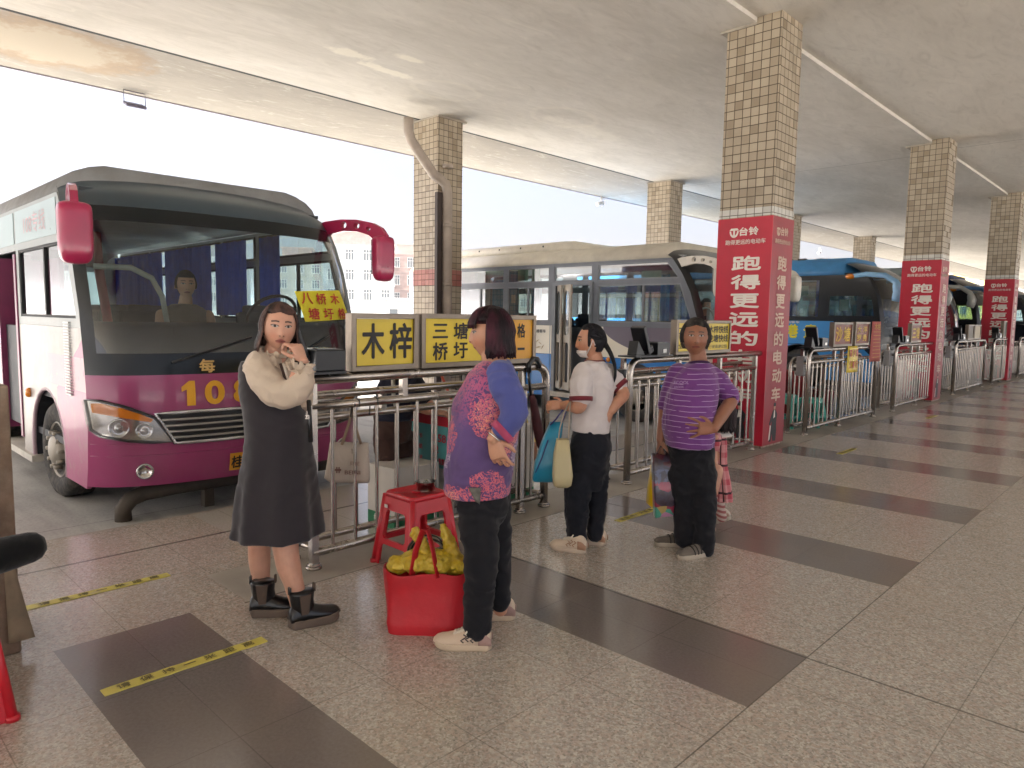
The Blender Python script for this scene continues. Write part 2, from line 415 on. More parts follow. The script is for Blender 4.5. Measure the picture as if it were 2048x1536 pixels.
def front_column(y, label):
    t = thing('tiled_column', label, 'column', (XB, y, 0), 'tiled columns along the barriers')
    W = XF-XB
    s = MB(); s.bx(0, W, 0, YD, 0, 4.951); s.build('shaft', MT, t)
    s = MB(); s.bx(-.085, W*.55, -.012, YD+.012, 4.872, 4.899); s.build('capital', M('plaster cap', '#a59c8e', .8), t, bevel=.004)
    s = MB(); s.bx(-.004, W+.004, -.004, YD+.004, 2.715, 2.81); s.build('white_tile_row', MWT, t)
    s = MB(); e = .011
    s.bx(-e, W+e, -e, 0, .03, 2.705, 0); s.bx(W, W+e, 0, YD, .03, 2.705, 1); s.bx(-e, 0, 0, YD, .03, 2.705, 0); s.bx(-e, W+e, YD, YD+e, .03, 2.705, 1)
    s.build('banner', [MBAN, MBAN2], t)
    L = MB(); o = -e-.004; ex, ey = V((1,0,0)), V((0,0,1)); cx = .37
    logo(L, (.2, o, 2.535), ex, ey, .115, 0)
    put_text(L, '台铃', (.385, o, 2.545), ex, ey, .24, .1, 0, .03)
    put_text(L, '跑得更远的电动车', (.345, o, 2.425), ex, ey, .5, .058, 0, .01)
    for i, ch in enumerate('跑得更远的电动车'): put_text(L, ch, (cx, o, 2.175-.2205*i), ex, ey, .37, .172, 0, .035)
    scooter_rider(L, (.36, o, .06), ex, ey, .36)
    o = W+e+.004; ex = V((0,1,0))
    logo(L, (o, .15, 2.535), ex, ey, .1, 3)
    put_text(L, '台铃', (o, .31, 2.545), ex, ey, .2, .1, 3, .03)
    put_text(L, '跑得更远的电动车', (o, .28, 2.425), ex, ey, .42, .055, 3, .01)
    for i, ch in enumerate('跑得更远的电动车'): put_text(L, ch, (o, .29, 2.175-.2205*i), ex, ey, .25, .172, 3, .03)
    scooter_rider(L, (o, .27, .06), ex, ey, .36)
    L.build('lettering', [MWH, MDK, MSKINP, MWH2], t)
    return t
FC = ['nearest and tallest banner column, right behind the older woman in stripes',
      'tiled column with a red banner, right of the light blue coach', 'tiled column with a red banner at the right edge of the photo',
      'tiled column far along the platform, behind the one at the right edge', 'farthest tiled column of the platform row']
for i, l in enumerate(FC): front_column(7.97+7.37*i, l)
RX = -9.55
def rear_column(y, label, pipe=False):
    t = thing('tiled_column', label, 'column', (RX-.66, y, 0), 'tiled columns out in the bays')
    s = MB(); s.bx(0, .66, 0, YD, -.1, 4.899); s.build('shaft', MT, t)
    s = MB(); s.bx(-.03, .66+.012, -.012, YD+.09, 4.872, 4.897); s.build('capital', M('plaster cap', '#a59c8e', .8), t, bevel=.004)
    s = MB(); s.bx(-.003, .663, -.003, YD+.003, 2.03, 2.31); s.build('red_tile_band', mat_tiles('red glazed tile', '#a06055', '#b07063', '#925a50', '#5f4238'), t)
    if pipe:
        q = lambda px, py: onx(px, py, RX+.11)-V((RX-.66, y, 0))
        P = [q(817, 236), q(817, 262), q(822, 280), q(840, 308), q(858, 335), q(868, 350), q(880, 358), q(891, 368), q(895, 385), q(895, 420)]
        z = q(895, 420); P += [V((z.x, z.y, h)) for h in (2.6, 1.8, .9, .0)]
        s = MB(); s.tube(P, .083, 16)
        for h in (4.05, 3.05, 2.05, .7): s.cyl((z.x, z.y, h-.03), (z.x, z.y, h+.03), .091, n=16)
        s.build('downpipe', M('old grey drainpipe', '#a3968a', .55, var=.18, vs=3, dirt=.4), t)
        s = MB(); s.bx(.67, .74, z.y-.2, z.y-.09, -.1, 3.6); s.build('shadow_gap_strip', M('dark gap strip', '#3b2f2a', .6), t)  # dark box standing in for the shadowed gap beside the downpipe
    return t
RC = ['tiled column carrying a bent grey drainpipe, between the magenta bus and the white bus', 'tiled column out in the bays whose top shows above the white bus roof',
      'tiled column out in the bays behind the light blue coach roof, left one', 'tiled column out in the bays behind the light blue coach roof, right one', 'tiled column far out in the bays towards the right']
for i, l in enumerate(RC): rear_column(7.97+7.37*i, l, i == 0)

# lamp and cameras hung under the outer edge of the canopy
t = thing('floodlight', 'small grey floodlight hung from the canopy edge at upper left', 'floodlight', (-12.2, 4.05, 4.9))
b = MB(); b.box((0, 0, -.2), (.2, .3, .05), 0, Matrix.Rotation(math.radians(22), 3, 'Y')); b.build('lamp_head', M('floodlight grey', '#5d5868', .5), t, bevel=.02)
b = MB(); b.tube([(0, -.155, -.19), (0, -.155, -.0), (0, .155, -.0), (0, .155, -.19)], .008, 6); b.build('bracket', M('bracket steel', '#6a6772', .4, .6), t)
for (px, py, lab) in ((1203, 393, 'white security camera hung under the canopy edge above the white bus'), (1640, 496, 'tiny white security camera under the canopy edge above the light blue coach')):
    p = onz(px, py, 4.9); t = thing('security_camera', lab, 'camera', p, 'security cameras under the canopy')
    b = MB(); b.cyl((0,0,0), (0,0,-.1), .03, n=10); b.tube([(0,0,-.02), (.02,.12,-.06), (.02,.13,-.2), (0,.03,-.26)], .013, 6); b.build('mount', M('camera white', '#c9c9c9', .4), t)
    b = MB(); b.box((0,-.06,-.2), (.1,.26,.1), 0, Matrix.Rotation(.3, 3, 'X')); b.build('housing', M('camera white', '#c9c9c9', .4), t, bevel=.02)

# ---------------------------------------------------------------- buildings across the yard
def building(name, label, c, face, w, h, d, wallm, rows, cols, roofs=(), wm=None, grp=None):
    # c: ground point at the middle of the near wall, face: horizontal direction it looks to
    f = V((face[0], face[1], 0)).normalized(); ang = math.atan2(f.y, f.x)+PI/2
    t = thing(name, label, 'building', c, grp, ang)        # local -Y is the near side
    b = MB(); b.bx(-w/2, w/2, 0, d, 0, h, 0)
    for r in range(rows+1): b.bx(-w/2-.1, w/2+.1, -.12, 0, h*r/rows-.12 if r else 0, h*r/rows+.1, 0)
    b.build('wall', wallm, t)
    wf = M('white window frame', '#b5b5b3', .5); wg = M('window pane', '#41494d', .4, var=.2, vs=.5)
    for r in range(rows):
        for q in range(cols):
            x = -w/2+(q+.5)*w/cols; z = h*(r+.5)/rows+.1; ww, hh = w/cols*.46, h/rows*.52
            p = MB(); p.bx(x-ww/2-.08, x+ww/2+.08, -.2, -.003, z-hh/2-.1, z-hh/2-.003); p.bx(x-ww/2-.08, x+ww/2+.08, -.2, -.003, z+hh/2, z+hh/2+.08)
            for s in range(4): p.bx(x-ww/2+s*ww/3-.05, x-ww/2+s*ww/3+.05, -.12, -.003, z-hh/2, z+hh/2)
            p.bx(x-ww/2, x+ww/2, -.11, -.003, z+hh*.18, z+hh*.24)
            o = p.build('window', wf, t)
            p = MB(); p.bx(x-ww/2+.02, x+ww/2-.02, -.06, -.002, z-hh/2+.01, z+hh/2-.01); p.build('pane', wg, o)
    for (x0, x1, y0, y1, z1, mm) in roofs:
        p = MB(); p.bx(x0, x1, y0, y1, h+.105, h+z1); p.bx(x0-.2, x1+.2, y0-.2, y1+.2, h+z1+.003, h+z1+.2); p.build('roof_hut', mm, t)
    return t
def away(px, D): q = at(px, 640, D); return V((q.x, q.y, -.1))
WTILE = M('pale wall tile', '#94979a', .6, var=.06, vs=.6, dirt=.3); BRK = M('old brick', '#9a8178', .8, var=.2, vs=1.2); PLA = M('cream plaster', '#9c978e', .8, var=.08, vs=.5, dirt=.3)
YEL = M('yellow wall', '#e0c468', .8, var=.1, vs=.4)
vd = -V((ray(730, 640).x, ray(730, 640).y, 0)).normalized()
p = away(718, 112)
building('apartment_building', 'five storey pale tiled apartment block seen between the magenta bus and the drainpipe column', p, vd, 11.0, 12.4, 12, WTILE, 4, 4, ((-4.8, 4.2, 1.5, 10, 2.2, BRK),))
building('apartment_building', 'older brick apartment block at the left of the pale one, seen through the bus windscreen', away(600, 122), vd, 13.5, 10.5, 14, PLA, 4, 5, ((-3, 2, 2, 8, 2.4, BRK),))
building('apartment_building', 'reddish brick apartment block beside the drainpipe column', away(822, 128), vd, 8, 12.5, 12, BRK, 4, 3, ((-2.5, 3, 1, 8, 1.8, PLA),))
building('apartment_building', 'grey apartment block far behind the magenta bus at the left', away(300, 126), vd, 30, 11.5, 14, WTILE, 4, 10, ((4, 10, 2, 8, 2.2, PLA),))
vd2 = -V((ray(1930, 640).x, ray(1930, 640).y, 0)).normalized()
building('apartment_building', 'yellow building far off under the canopy at the right', away(1938, 170), vd2, 11, 16, 12, YEL, 5, 4)
building('apartment_building', 'low pale block far behind the white bus', away(1100, 150), vd, 60, 9, 14, PLA, 3, 16)
building('apartment_building', 'white building far off to the right of the yellow one', away(2010, 185), vd2, 14, 15, 12, WTILE, 5, 5)
# low white boundary wall and gatehouse in front of the flats
q0, q1 = away(560, 88), away(860, 88); dx = (q1-q0)
t = thing('boundary_wall', 'long low white boundary wall in front of the pale apartments', 'wall', q0, None, math.atan2(dx.y, dx.x))
b = MB(); b.bx(-60, dx.length+60, 0, .25, 0, 2.2); b.build('wall', M('white render', '#9fa09f', .8, dirt=.25), t)
b = MB(); b.bx(-60, dx.length+60, -.06, .31, 2.205, 2.32); b.build('coping', M('grey coping', '#a5a5a2', .8), t)
t = thing('gatehouse', 'small white gatehouse with a grey flat roof beside the white bus rear', 'gatehouse', away(800, 84), None, math.atan2(dx.y, dx.x))
b = MB(); b.bx(-1.8, 3, 0, 4, 0, 3.4); b.build('wall', M('white render', '#9fa09f', .8, dirt=.25), t)
b = MB(); b.bx(-2.6, 3.6, -.7, 4.6, 3.405, 3.65); b.build('roof', M('grey roof', '#8a8b8c', .8), t)
b = MB(); b.bx(-1.2, -.3, -.05, -.003, 1.2, 2.3); b.build('window', M('window pane', '#41494d', .4, var=.2, vs=.5), t)
# ---------------------------------------------------------------- buses
BLK = M('bus black trim', '#15171a', .3, var=.1, coat=.3); RUB = M('rubber seal', '#1d1e20', .7); TYR = M('tyre rubber', '#2b2a29', .85, var=.2, vs=20, dirt=.6, dirtcol='#7d7468', bump=.3)
RIM = M('dusty steel rim', '#9c968b', .5, .3, var=.15, dirt=.6, dirtcol='#7f7567'); CHR = M('chrome trim', '#bfc0c2', .18, .9); LENS = glass('clear lens', (.9, .9, .9), 1.3, .03)
AMB = M('amber lens', '#d9801c', .15, coat=.8); REFL = M('lamp reflector', '#c6c4c0', .15, .85); DKI = M('bus interior dark', '#2a2c31', .6); SEATM = M('bus seat cloth', '#3d4047', .85, var=.25)
CUR = M('blue curtain', '#1a4bbd', .8, var=.2, vs=10); GLS = glass('bus glass', (.68, .78, .77), 1.7); WSG = glass('windscreen glass', (.58, .69, .72), 1.9); GLR = glass('reflective side glass', (.66, .78, .78), 7.5)
def lerp_t(xs, ys, x):
    if x <= xs[0]: return ys[0]
    for i in range(len(xs)-1):
        if x <= xs[i+1]: t = (x-xs[i])/(xs[i+1]-xs[i]); return ys[i]+(ys[i+1]-ys[i])*t
    return ys[-1]
def wheel(t, x, y, r, side=-1, wd=.24, steer=0):
    rot = Matrix.Rotation(steer, 3, 'Z')
    W_ = bpy.data.objects.new('wheel', None); COL.objects.link(W_); W_.parent = t; W_.location = (x, y, r); W_.rotation_euler = (0, 0, steer); W_.empty_display_size = .1
    b = MB(); s = side
    b.lathe([(r*.58, s*-.02), (r*.62, s*.0), (r*.8, s*.012), (r*.93, s*.004), (r, s*-.03), (r, -s*(wd-.03)), (r*.93, -s*wd), (r*.6, -s*wd)], (0, 0, 0), (0, 1, 0), 40)
    for k in (-.07, -.12, -.17): b.lathe([(r+.003, s*k), (r+.003, s*(k-.012))], (0,0,0), (0,1,0), 40)
    b.build('tyre', TYR, W_)
    b = MB()
    b.lathe([(r*.6, s*-.02), (r*.57, s*-.005), (r*.53, s*-.05), (r*.34, s*-.07), (r*.33, s*-.0), (r*.27, s*.035), (r*.16, s*.05), (.01, s*.052)], (0,0,0), (0,1,0), 32)
    for i in range(10):
        a = 2*PI*i/10; c = V((math.cos(a)*r*.44, s*-.06, math.sin(a)*r*.44)); 
        c2 = V((math.cos(a)*r*.37, s*-.02, math.sin(a)*r*.37)); b.cyl(c2, c2+V((0, s*.06, 0)), .017, n=8)
    for i in range(8):
        a = 2*PI*(i+.5)/8; c = V((math.cos(a)*r*.46, s*-.055, math.sin(a)*r*.46)); b.cyl(c, c+V((0, s*.003, 0)), .022, n=10, m=1)
    b.build('rim', [RIM, DKI], W_)
class Bus:
    def __init__(s, o, name, label, P):
        s.P = P; s.W = P['W']; s.t = thing(name, label, 'bus', o, P.get('group')); s.o = V(o)
    def X0(s, z): return lerp_t(s.P['zs'], s.P['xs'], z)
    def FX(s, z, u): return s.X0(z)-s.P.get('bul', .24)*abs(u)**2.4-s.P.get('crn', .14)*abs(u)**10
    def inset(s, z): return lerp_t(s.P['iz'], s.P['ii'], z)
    def pt(s, u, z, off=0.0):
        y = s.W/2+u*(s.W/2-s.inset(z)); p = V((s.FX(z, u), y, z))
        if off:
            e = .01; dx = (s.FX(z, min(1, u+e))-s.FX(z, u-e))/((min(1, u+e)-u+e)*s.W/2); dz = (s.X0(z+e)-s.X0(z-e))/(2*e)
            n = V((1, -dx, -dz)).normalized(); p += n*off
        return p
    def uy(s, y): return (y-s.W/2)/(s.W/2)
    def shape(s, mb, loop, m=0, off=.006, n=1, th=0):       # an outline given as (y, z) wrapped on to the front
        tri = tessellate_polygon([[V((a, b_, 0)) for a, b_ in loop]])
        vs = [V((a, b_)).to_3d() for a, b_ in loop]; fs = [tuple(t) for t in tri]
        bm = bmesh.new(); bv = [bm.verts.new(v) for v in vs]
        for f in fs:
            try: bm.faces.new([bv[i] for i in f])
            except Exception: pass
        for _ in range(n): bmesh.ops.subdivide_edges(bm, edges=[e for e in bm.edges if e.calc_length() > .08], cuts=1, use_grid_fill=False)
        bmesh.ops.triangulate(bm, faces=bm.faces[:]); bm.verts.index_update()
        mb.add([s.pt(s.uy(v.co.x), v.co.y, off) for v in bm.verts], [tuple(v.index for v in f.verts) for f in bm.faces], m, True); bm.free()
    def text(s, mb, body, y, z, w, h, m=0, bold=.02, off=.012):
        put_text(mb, body, 0, 0, 0, w, h, m, bold, fn=lambda a, b_, l: s.pt(s.uy(y+a), z+b_, off+l))
    def front(s):
        P = s.P; us = [0, .18, .36, .5, .62, .72, .8, .86, .91, .945, .97, .985, 1.0]; us = [-u for u in reversed(us[1:])]+us
        rows = P['rows']; pil = P.get('pil', .945)
        parts = {'front_panel': MB(), 'windscreen': MB(), 'front_frame': MB(), 'roof_cap': MB()}
        for i in range(len(rows)-1):
            z0, z1 = rows[i], rows[i+1]; zc = (z0+z1)/2
            for j in range(len(us)-1):
                uc = abs((us[j]+us[j+1])/2)
                if zc < P['fz']: k = 'front_panel'
                elif zc > P['cz']-.12*max(0, uc-.6): k = 'roof_cap'
                elif zc < P['gz'] or uc > pil or zc > P.get('gt', 9): k = 'front_frame'
                else: k = 'windscreen'
                q = [s.pt(us[j], z0), s.pt(us[j+1], z0), s.pt(us[j+1], z1), s.pt(us[j], z1)]
                parts[k].add(q, [(0,1,2,3)], 0, True)
        for k, b in parts.items():
            mt = {'front_panel': P['paint_front'], 'windscreen': P.get('wsg', WSG), 'front_frame': P.get('frame', BLK), 'roof_cap': P['cap']}[k]
            o = b.build(k, mt, s.t); bm = bmesh.new(); bm.from_mesh(o.data); bmesh.ops.remove_doubles(bm, verts=bm.verts, dist=1e-4); bm.to_mesh(o.data); bm.free()
    def roof(s):
        P = s.P; R = P['R']; prof = [(s.inset(z), z) for z in P['roofz']]
        ring = lambda x, k, dz: [V((x, a*1+k, b+dz)) for a, b in prof]+[V((x, s.W-a-k, b+dz)) for a, b in reversed(prof)]
        b = MB(); xs = [-R-.02, -R+.02, -R+.12, P['roofx']]
        b.loft([ring(xs[0], .25, -.3), ring(xs[1], .12, -.1), ring(xs[2], 0, -.0), ring(xs[3], 0, 0)], 0, True)
        b.build('roof', P['roofm'], s.t)
    def side(s, y, sgn, door):
        P = s.P; R = P['R']; zb, zm, zt = P['zb'], P['zm'], P['zt']; ar = P['ar']; wb = P['wb']; ex, ey = (V((1,0,0)), V((0,0,1)))
        off = V((0, y, 0)); th = .03
        def arch(cx, rev=False):
            a0 = math.asin(max(-.99, (zb-P['wr'])/ar)); n = 14
            P_ = [(cx+ar*math.cos(t), P['wr']+ar*math.sin(t)) for t in (PI-a0-(PI-2*a0)*i/n for i in range(n+1))]
            return P_
        fx = lambda z: s.FX(z, -1)
        def lower(x0, x1, arches, front):
            L = [(x0, zm), (x0, zb)]
            for cx in arches: L += arch(cx)
            if front: L += [(fx(z), z) for z in [zb+(zm-zb)*i/8 for i in range(9)]]
            else: L += [(x1, zb), (x1, zm)]
            return L
        b = MB(); d = P['door'] if door else None
        segs = [(-R, d[0], [-wb], False), (d[1], 0, [0], True)] if d and -wb < d[0] else [(-R, 0, [-wb, 0], True)]
        for (x0, x1, ars, fr) in segs: b.prism([lower(x0, x1, ars, fr)], off, ex, ey if sgn < 0 else ey, th*sgn*-1 if False else th, 0)
        b.build('side_panel', P['paint_side'], s.t)
        # arch lips
        for cx in (-wb, 0):
            q = MB(); q.tube([V((a, y-.012*(-sgn)*-1, z)) for a, z in arch(cx)], .018, 6); q.build('wheel_arch', P.get('lip', P['paint_side']), s.t)
            q = MB(); A_ = [(p_[0]*.985+cx*.015, p_[1]) for p_ in arch(cx)]; n_ = len(A_); yi = y-sgn*.62; q.add([(p_[0], y-sgn*.005, p_[1]) for p_ in A_]+[(p_[0], yi, p_[1]) for p_ in A_], [(i, i+1, n_+i+1, n_+i) for i in range(n_-1)]+[tuple(range(n_, 2*n_))], 0); q.build('wheel_housing', DKI, s.t)
        # window band
        zt2 = zt; outer = [(-R, zm+.002), (d[0], zm+.002), (d[0], d[3]), (d[1], d[3]), (d[1], zm+.002)] if d else [(-R, zm+.002)]
        outer += [(fx(z), z) for z in [zm+.002+(zt2-zm)*i/8 for i in range(9)]]+[(-R, zt2)]
        holes = []
        for wdw in P['wins']+([] if d or not P['door'] else [(-1.67, -.86, 1.54, 2.13)]):
            if d and wdw[0] < d[1]-.01 and wdw[1] > d[0]+.01 and wdw[2] < d[3]: continue
            holes.append(wdw)
        def loop(wdw):
            x0, x1, z0, z1 = wdw
            if x1 is None: return [(x0, z0), (fx(z0)-.09, z0), (fx(z1)-.09, z1), (x0, z1)]
            return [(x0, z0), (x1, z0), (x1, z1), (x0, z1)]
        b = MB(); b.prism([outer]+[loop(h) for h in holes], off, ex, ey, .03, 0); b.build('window_band', P['band'], s.t)
        for h in holes:
            L = loop(h); wdt = L[1][0]-L[0][0]
            yy = y+(.018 if sgn < 0 else -.006)
            f = MB(); cxm = sum(p[0] for p in L)/4; czm = sum(p[1] for p in L)/4
            I = [(p[0]+(.022 if p[0] < cxm else -.022), p[1]+(.022 if p[1] < czm else -.022)) for p in L]
            f.prism([L, I], V((0, yy-.012, 0)), ex, ey, .02, 0)
            if h[3]-h[2] > .45 and wdt > .5 and P.get('slide', True):
                xm = L[0][0]+wdt*.5; f.bx(xm-.018, xm+.018, yy-.014, yy+.012, h[2]+.02, h[3]-.02)
            w_ = f.build('window', P.get('wframe', RUB), s.t)
            g = MB(); g.prism([[(p[0]+(.001 if p[0] < cxm else -.001), p[1]) for p in L]], V((0, yy+.004, 0)), ex, ey, 0, 0); g.build('pane', P.get('glass', GLS), w_)
    def rear(s):
        P = s.P; b = MB(); R = P['R']; W = s.W
        b.prism([[(0, P['zb']), (W, P['zb']), (W, P['zt']), (W-.2, P['zt']+.2), (.2, P['zt']+.2), (0, P['zt'])], [(.25, P['zm']+.1), (W-.25, P['zm']+.1), (W-.3, P['zt']-.05), (.3, P['zt']-.05)]], (-R-.012, 0, 0), (0,1,0), (0,0,1), -.02, 0)
        b.build('rear_panel', P['paint_side'], s.t)
        g = MB(); g.bx(-R-.006, -R-.002, .2, W-.2, P['zm']+.05, P['zt']); g.build('rear_window', GLS, s.t)
    def inside(s, curtains=True, seats=True):
        P = s.P; R = P['R']; W = s.W; fz = P.get('floor', .6)
        b = MB(); b.bx(-R+.02, P['X'] -.55, .04, W-.04, fz-.06, fz); b.bx(-R+.02, -.9, .04, .09, fz, P['zm']-.02); b.bx(-R+.02, .6, W-.09, W-.04, fz, P['zm']-.02); b.bx(-.8, .6, .04, .09, fz+.3, P['zm']-.02); b.build('cabin_floor', DKI, s.t)
        b = MB(); b.bx(-R+.1, P['roofx']+.2, .12, W-.12, P['zt']+.02, P['zt']+.05); b.build('headlining', M('headlining '+P.get('lining', '#3c4145'), P.get('lining', '#3c4145'), .8), s.t)
        # dashboard that follows the windscreen
        z1 = P['dash']; rows = [z1-.5, z1-.2, z1-.05, z1, z1-.01]; offs = [.14, .12, .1, .2, .62]
        us = [-.95+1.9*i/16 for i in range(17)]; vs = []; fs = []
        for z, o in zip(rows, offs):
            for u in us: vs.append((s.FX(min(z, z1), u)-o, W/2+u*(W/2), z))
        for i in range(len(rows)-1):
            for j in range(16): a = i*17+j; fs.append((a, a+1, a+18, a+17))
        b = MB(); b.add(vs, fs, 0, True); b.build('dashboard', M('dashboard', P.get('dashcol', '#23262c'), .55, var=.15), s.t)
        b = MB(); cx = P['X']-.75; rot = Matrix.Rotation(-.9, 3, 'Y'); c = V((cx, W*.72, z1+.06)); b.tube([c+rot @ V((math.cos(t)*.23, math.sin(t)*.23, 0)) for t in (2*PI*i/20 for i in range(20))], .016, 6, closed=True)
        b.cyl(c, c+rot @ V((0, 0, -.5)), .03, n=8); b.tube([c+rot @ V((-.22,0,0)), c, c+rot @ V((.1,.2,0))], .014, 6); b.build('steering_wheel', BLK, s.t)
        if seats:
            sm = SEATM; proto = None
            for i, x in enumerate([P['X']-1.35]+[-1.9-.82*k for k in range(int((R-2.3)/.82)+1)]):
                for q, y in enumerate((.36, .82, W-.82, W-.36)):
                    if i == 0 and q != 3: continue
                    if proto is None:
                        b = MB(); b.box((0, 0, .42), (.46, .42, .1)); b.box((-.25, 0, .74), (.1, .42, .62), 0, Matrix.Rotation(-.16, 3, 'Y')); b.box((-.3, 0, 1.07), (.08, .28, .1), 1, Matrix.Rotation(-.16, 3, 'Y')); b.bx(-.1, .1, -.12, .12, .0, .4, 0)
                        proto = b.build('seat', [sm, M('seat cover', P.get('seatcol', '#4a4d55'), .8)], s.t, bevel=.03); ob = proto
                    else:
                        ob = proto.copy(); COL.objects.link(ob); ob.parent = s.t
                    ob.location = (x, y, fz)
        if curtains:
            for (x0, x1, y) in P['curt']:
                z0, z1 = P['zm']+.1, P['zt']-.08; n = max(12, int((x1-x0)/.02)); vs = []
                for z in (z0, z1):
                    for i in range(n+1):
                        x = x0+(x1-x0)*i/n; vs.append((x, y+.025*math.sin(x*62)+.012*math.sin(x*23), z))
                b = MB(); b.add(vs, [(i, i+1, n+2+i, n+1+i) for i in range(n)], 0, True); b.build('curtain', P.get('curm', CUR), s.t)
def midibus(o, label, P, near_door=True):
    P = dict(P); P.update(W=2.3, X=1.5, R=5.6, zs=[.2,.4,.7,1.0,1.25,1.6,2.0,2.3,2.5,2.62,2.73,2.80], xs=[1.42,1.48,1.52,1.52,1.49,1.42,1.29,1.13,.97,.72,.35,-.2],
        iz=[2.4,2.54,2.63,2.70,2.75,2.78,2.81], ii=[0,.02,.07,.15,.28,.45,.7], rows=[.29,.33,.4,.5,.62,.76,.9,1.02,1.13,1.2,1.29,1.5,1.75,2.0,2.15,2.28,2.4,2.5,2.56,2.62,2.68,2.73,2.77,2.795],
        fz=1.13, gz=1.29, cz=2.42, gt=2.27, roofz=[2.5,2.57,2.63,2.69,2.74,2.765], roofx=.5, zb=.27, zm=1.47, zt=2.5, ar=.53, wr=.41, wb=3.65, floor=.56, dash=1.52,
        door=(-1.67, -.84, .4, 2.13), wins=[(-.75, None, 1.54, 2.13), (-.75, None, 2.2, 2.46), (-1.67, -.86, 2.2, 2.46), (-2.76, -1.78, 1.54, 2.13), (-2.76, -1.78, 2.2, 2.46), (-4.1, -2.86, 1.54, 2.13), (-4.1, -2.86, 2.2, 2.46), (-5.45, -4.2, 1.54, 2.13), (-5.45, -4.2, 2.2, 2.46)])
    B = Bus(o, 'midibus', label, P); B.front(); B.roof(); B.side(0, -1, True); B.side(P['W'], 1, False); B.rear(); B.inside()
    W = P['W']
    wheel(B.t, 0, .06, .41, -1, .24, P.get('steer', 0)); wheel(B.t, 0, W-.06, .41, 1, .24, P.get('steer', 0)); wheel(B.t, -3.65, .06, .41, -1, .5); wheel(B.t, -3.65, W-.06, .41, 1, .5)
    # headlamps, grille, fog lamps, plate
    for sg in (0, 1):
        f = (lambda L: L) if sg == 0 else (lambda L: [(W-a, z) for a, z in L])
        HL = f([(.0, .95), (.07, .945), (.19, .905), (.29, .857), (.372, .815), (.49, .626), (.36, .632), (.21, .65), (.07, .685), (.02, .73)])
        b = MB(); B.shape(b, HL, 0, .010, 2); h = b.build('headlight', REFL, B.t)
        b = MB(); c = [(sum(p[0] for p in HL)/10), sum(p[1] for p in HL)/10]; b.tube([B.pt(max(-1, min(1, B.uy(p[0]))), p[1], .012) for p in HL], .012, 6, closed=True); b.build('lamp_rim', BLK, h)
        b = MB(); B.shape(b, f([(.025, .925), (.07, .928), (.19, .888), (.29, .842), (.36, .803), (.345, .785), (.19, .82), (.03, .86)]), 0, .016, 2); b.build('turn_signal', AMB, h)
        b = MB()
        for (y, z, r) in ((.16, .745, .072), (.305, .722, .06)):
            p = B.pt(B.uy(y if sg == 0 else W-y), z, .012); b.lathe([(r, 0), (r*.98, .012), (r*.86, .012), (r*.75, .004), (r*.3, -.0), (r*.28, .02), (.004, .03)], p, (1, -.35 if sg == 0 else .35, .05), 20)
        b.build('lamp_bowl', CHR, h)
        b = MB(); B.shape(b, f([(.0, .95), (.07, .945), (.19, .905), (.29, .857), (.372, .815), (.49, .626), (.36, .632), (.21, .65), (.07, .685), (.02, .73)]), 0, .045, 2); b.build('lens', LENS, h)
        p = B.pt(B.uy(.31 if sg == 0 else W-.31), .41, .004); b = MB(); b.lathe([(.06, 0), (.06, .012), (.045, .012), (.04, -.004), (.004, -.006)], p, (1, -.25 if sg == 0 else .25, 0), 18); b.build('fog_light', [REFL], B.t)
    b = MB(); B.shape(b, [(.38, .845), (W-.38, .845), (W-.5, .618), (.5, .618)], 0, .004, 3); g = b.build('grille', BLK, B.t)
    b = MB()
    for z in (.66, .705, .75, .795):
        y0 = .5-(z-.62)*.5; b.tube([B.pt(B.uy(y0+(W-2*y0)*i/14), z, .014) for i in range(15)], .016, 6, flat=.6)
    b.build('slats', M('grille slat', '#a9a6a2', .35, .6), g)
    b = MB(); b.tube([B.pt(B.uy(a), z, .012) for a, z in ([(.38+(W-.76)*i/14, .848) for i in range(15)]+[(W-.5-(W-1.0)*i/14, .615) for i in range(15)])], .016, 6, closed=True); b.build('surround', CHR, g)
    b = MB(); B.shape(b, [(.9, .35), (1.38, .35), (1.38, .49), (.9, .49)], 0, .016, 1)
    b.build('number_plate', M('plate yellow', '#d99a2b', .45), B.t)
    b = MB(); B.text(b, P.get('plate', '桂R'), .99, .42, .16, .1, 0, .02, .02)
    if P.get('plate2'): B.text(b, P['plate2'], 1.235, .42, .25, .1, 0, .02, .02)
    b.build('plate_text', BLK, B.t)
    for z in (.53, .62): 
        b = MB(); b.tube([B.pt(-.99+1.98*i/24, z, .001) for i in range(25)], .004, 4); b.build('crease', P['paint_front'], B.t)
    # wipers, roof marker lamps, grab rail, mirrors
    for y0, y1 in ((.5, 1.1), (1.45, 1.85)):
        b = MB(); b.tube([B.pt(B.uy(y0+(y1-y0)*i/6), 1.22+.18*i/6, .03) for i in range(7)], .011, 5); b.build('wiper', BLK, B.t)
    for u in (-.62, .62):
        b = MB(); b.ball(B.pt(u, 2.73)+V((0, 0, .03)), .05, 10, 6, 0, (1, 1, .7)); b.build('marker_lamp', M('marker lens', '#c9c4bb', .2), B.t)
    for sg in (-1, 1):
        u = sg*.97; a = B.pt(u, 2.44); yo = -.1 if sg < 0 else W+.13
        e = V((1.42, yo, 2.36)); h0 = V((a.x-.05, a.y-sg*.03, 2.36)); hd = V((e.x-h0.x, e.y-h0.y, 0)); Lh = hd.length; hd /= Lh; Lh += .03
        band = [(0, -.05), (.15*Lh, .01), (.4*Lh, .04), (.62*Lh, .025), (.78*Lh, -.015), (.87*Lh, -.07), (.9*Lh, -.09), (1.03*Lh, -.09), (1.02*Lh, -.02), (.95*Lh, .05), (.82*Lh, .1), (.6*Lh, .138), (.35*Lh, .15), (.12*Lh, .14), (0, .12)]
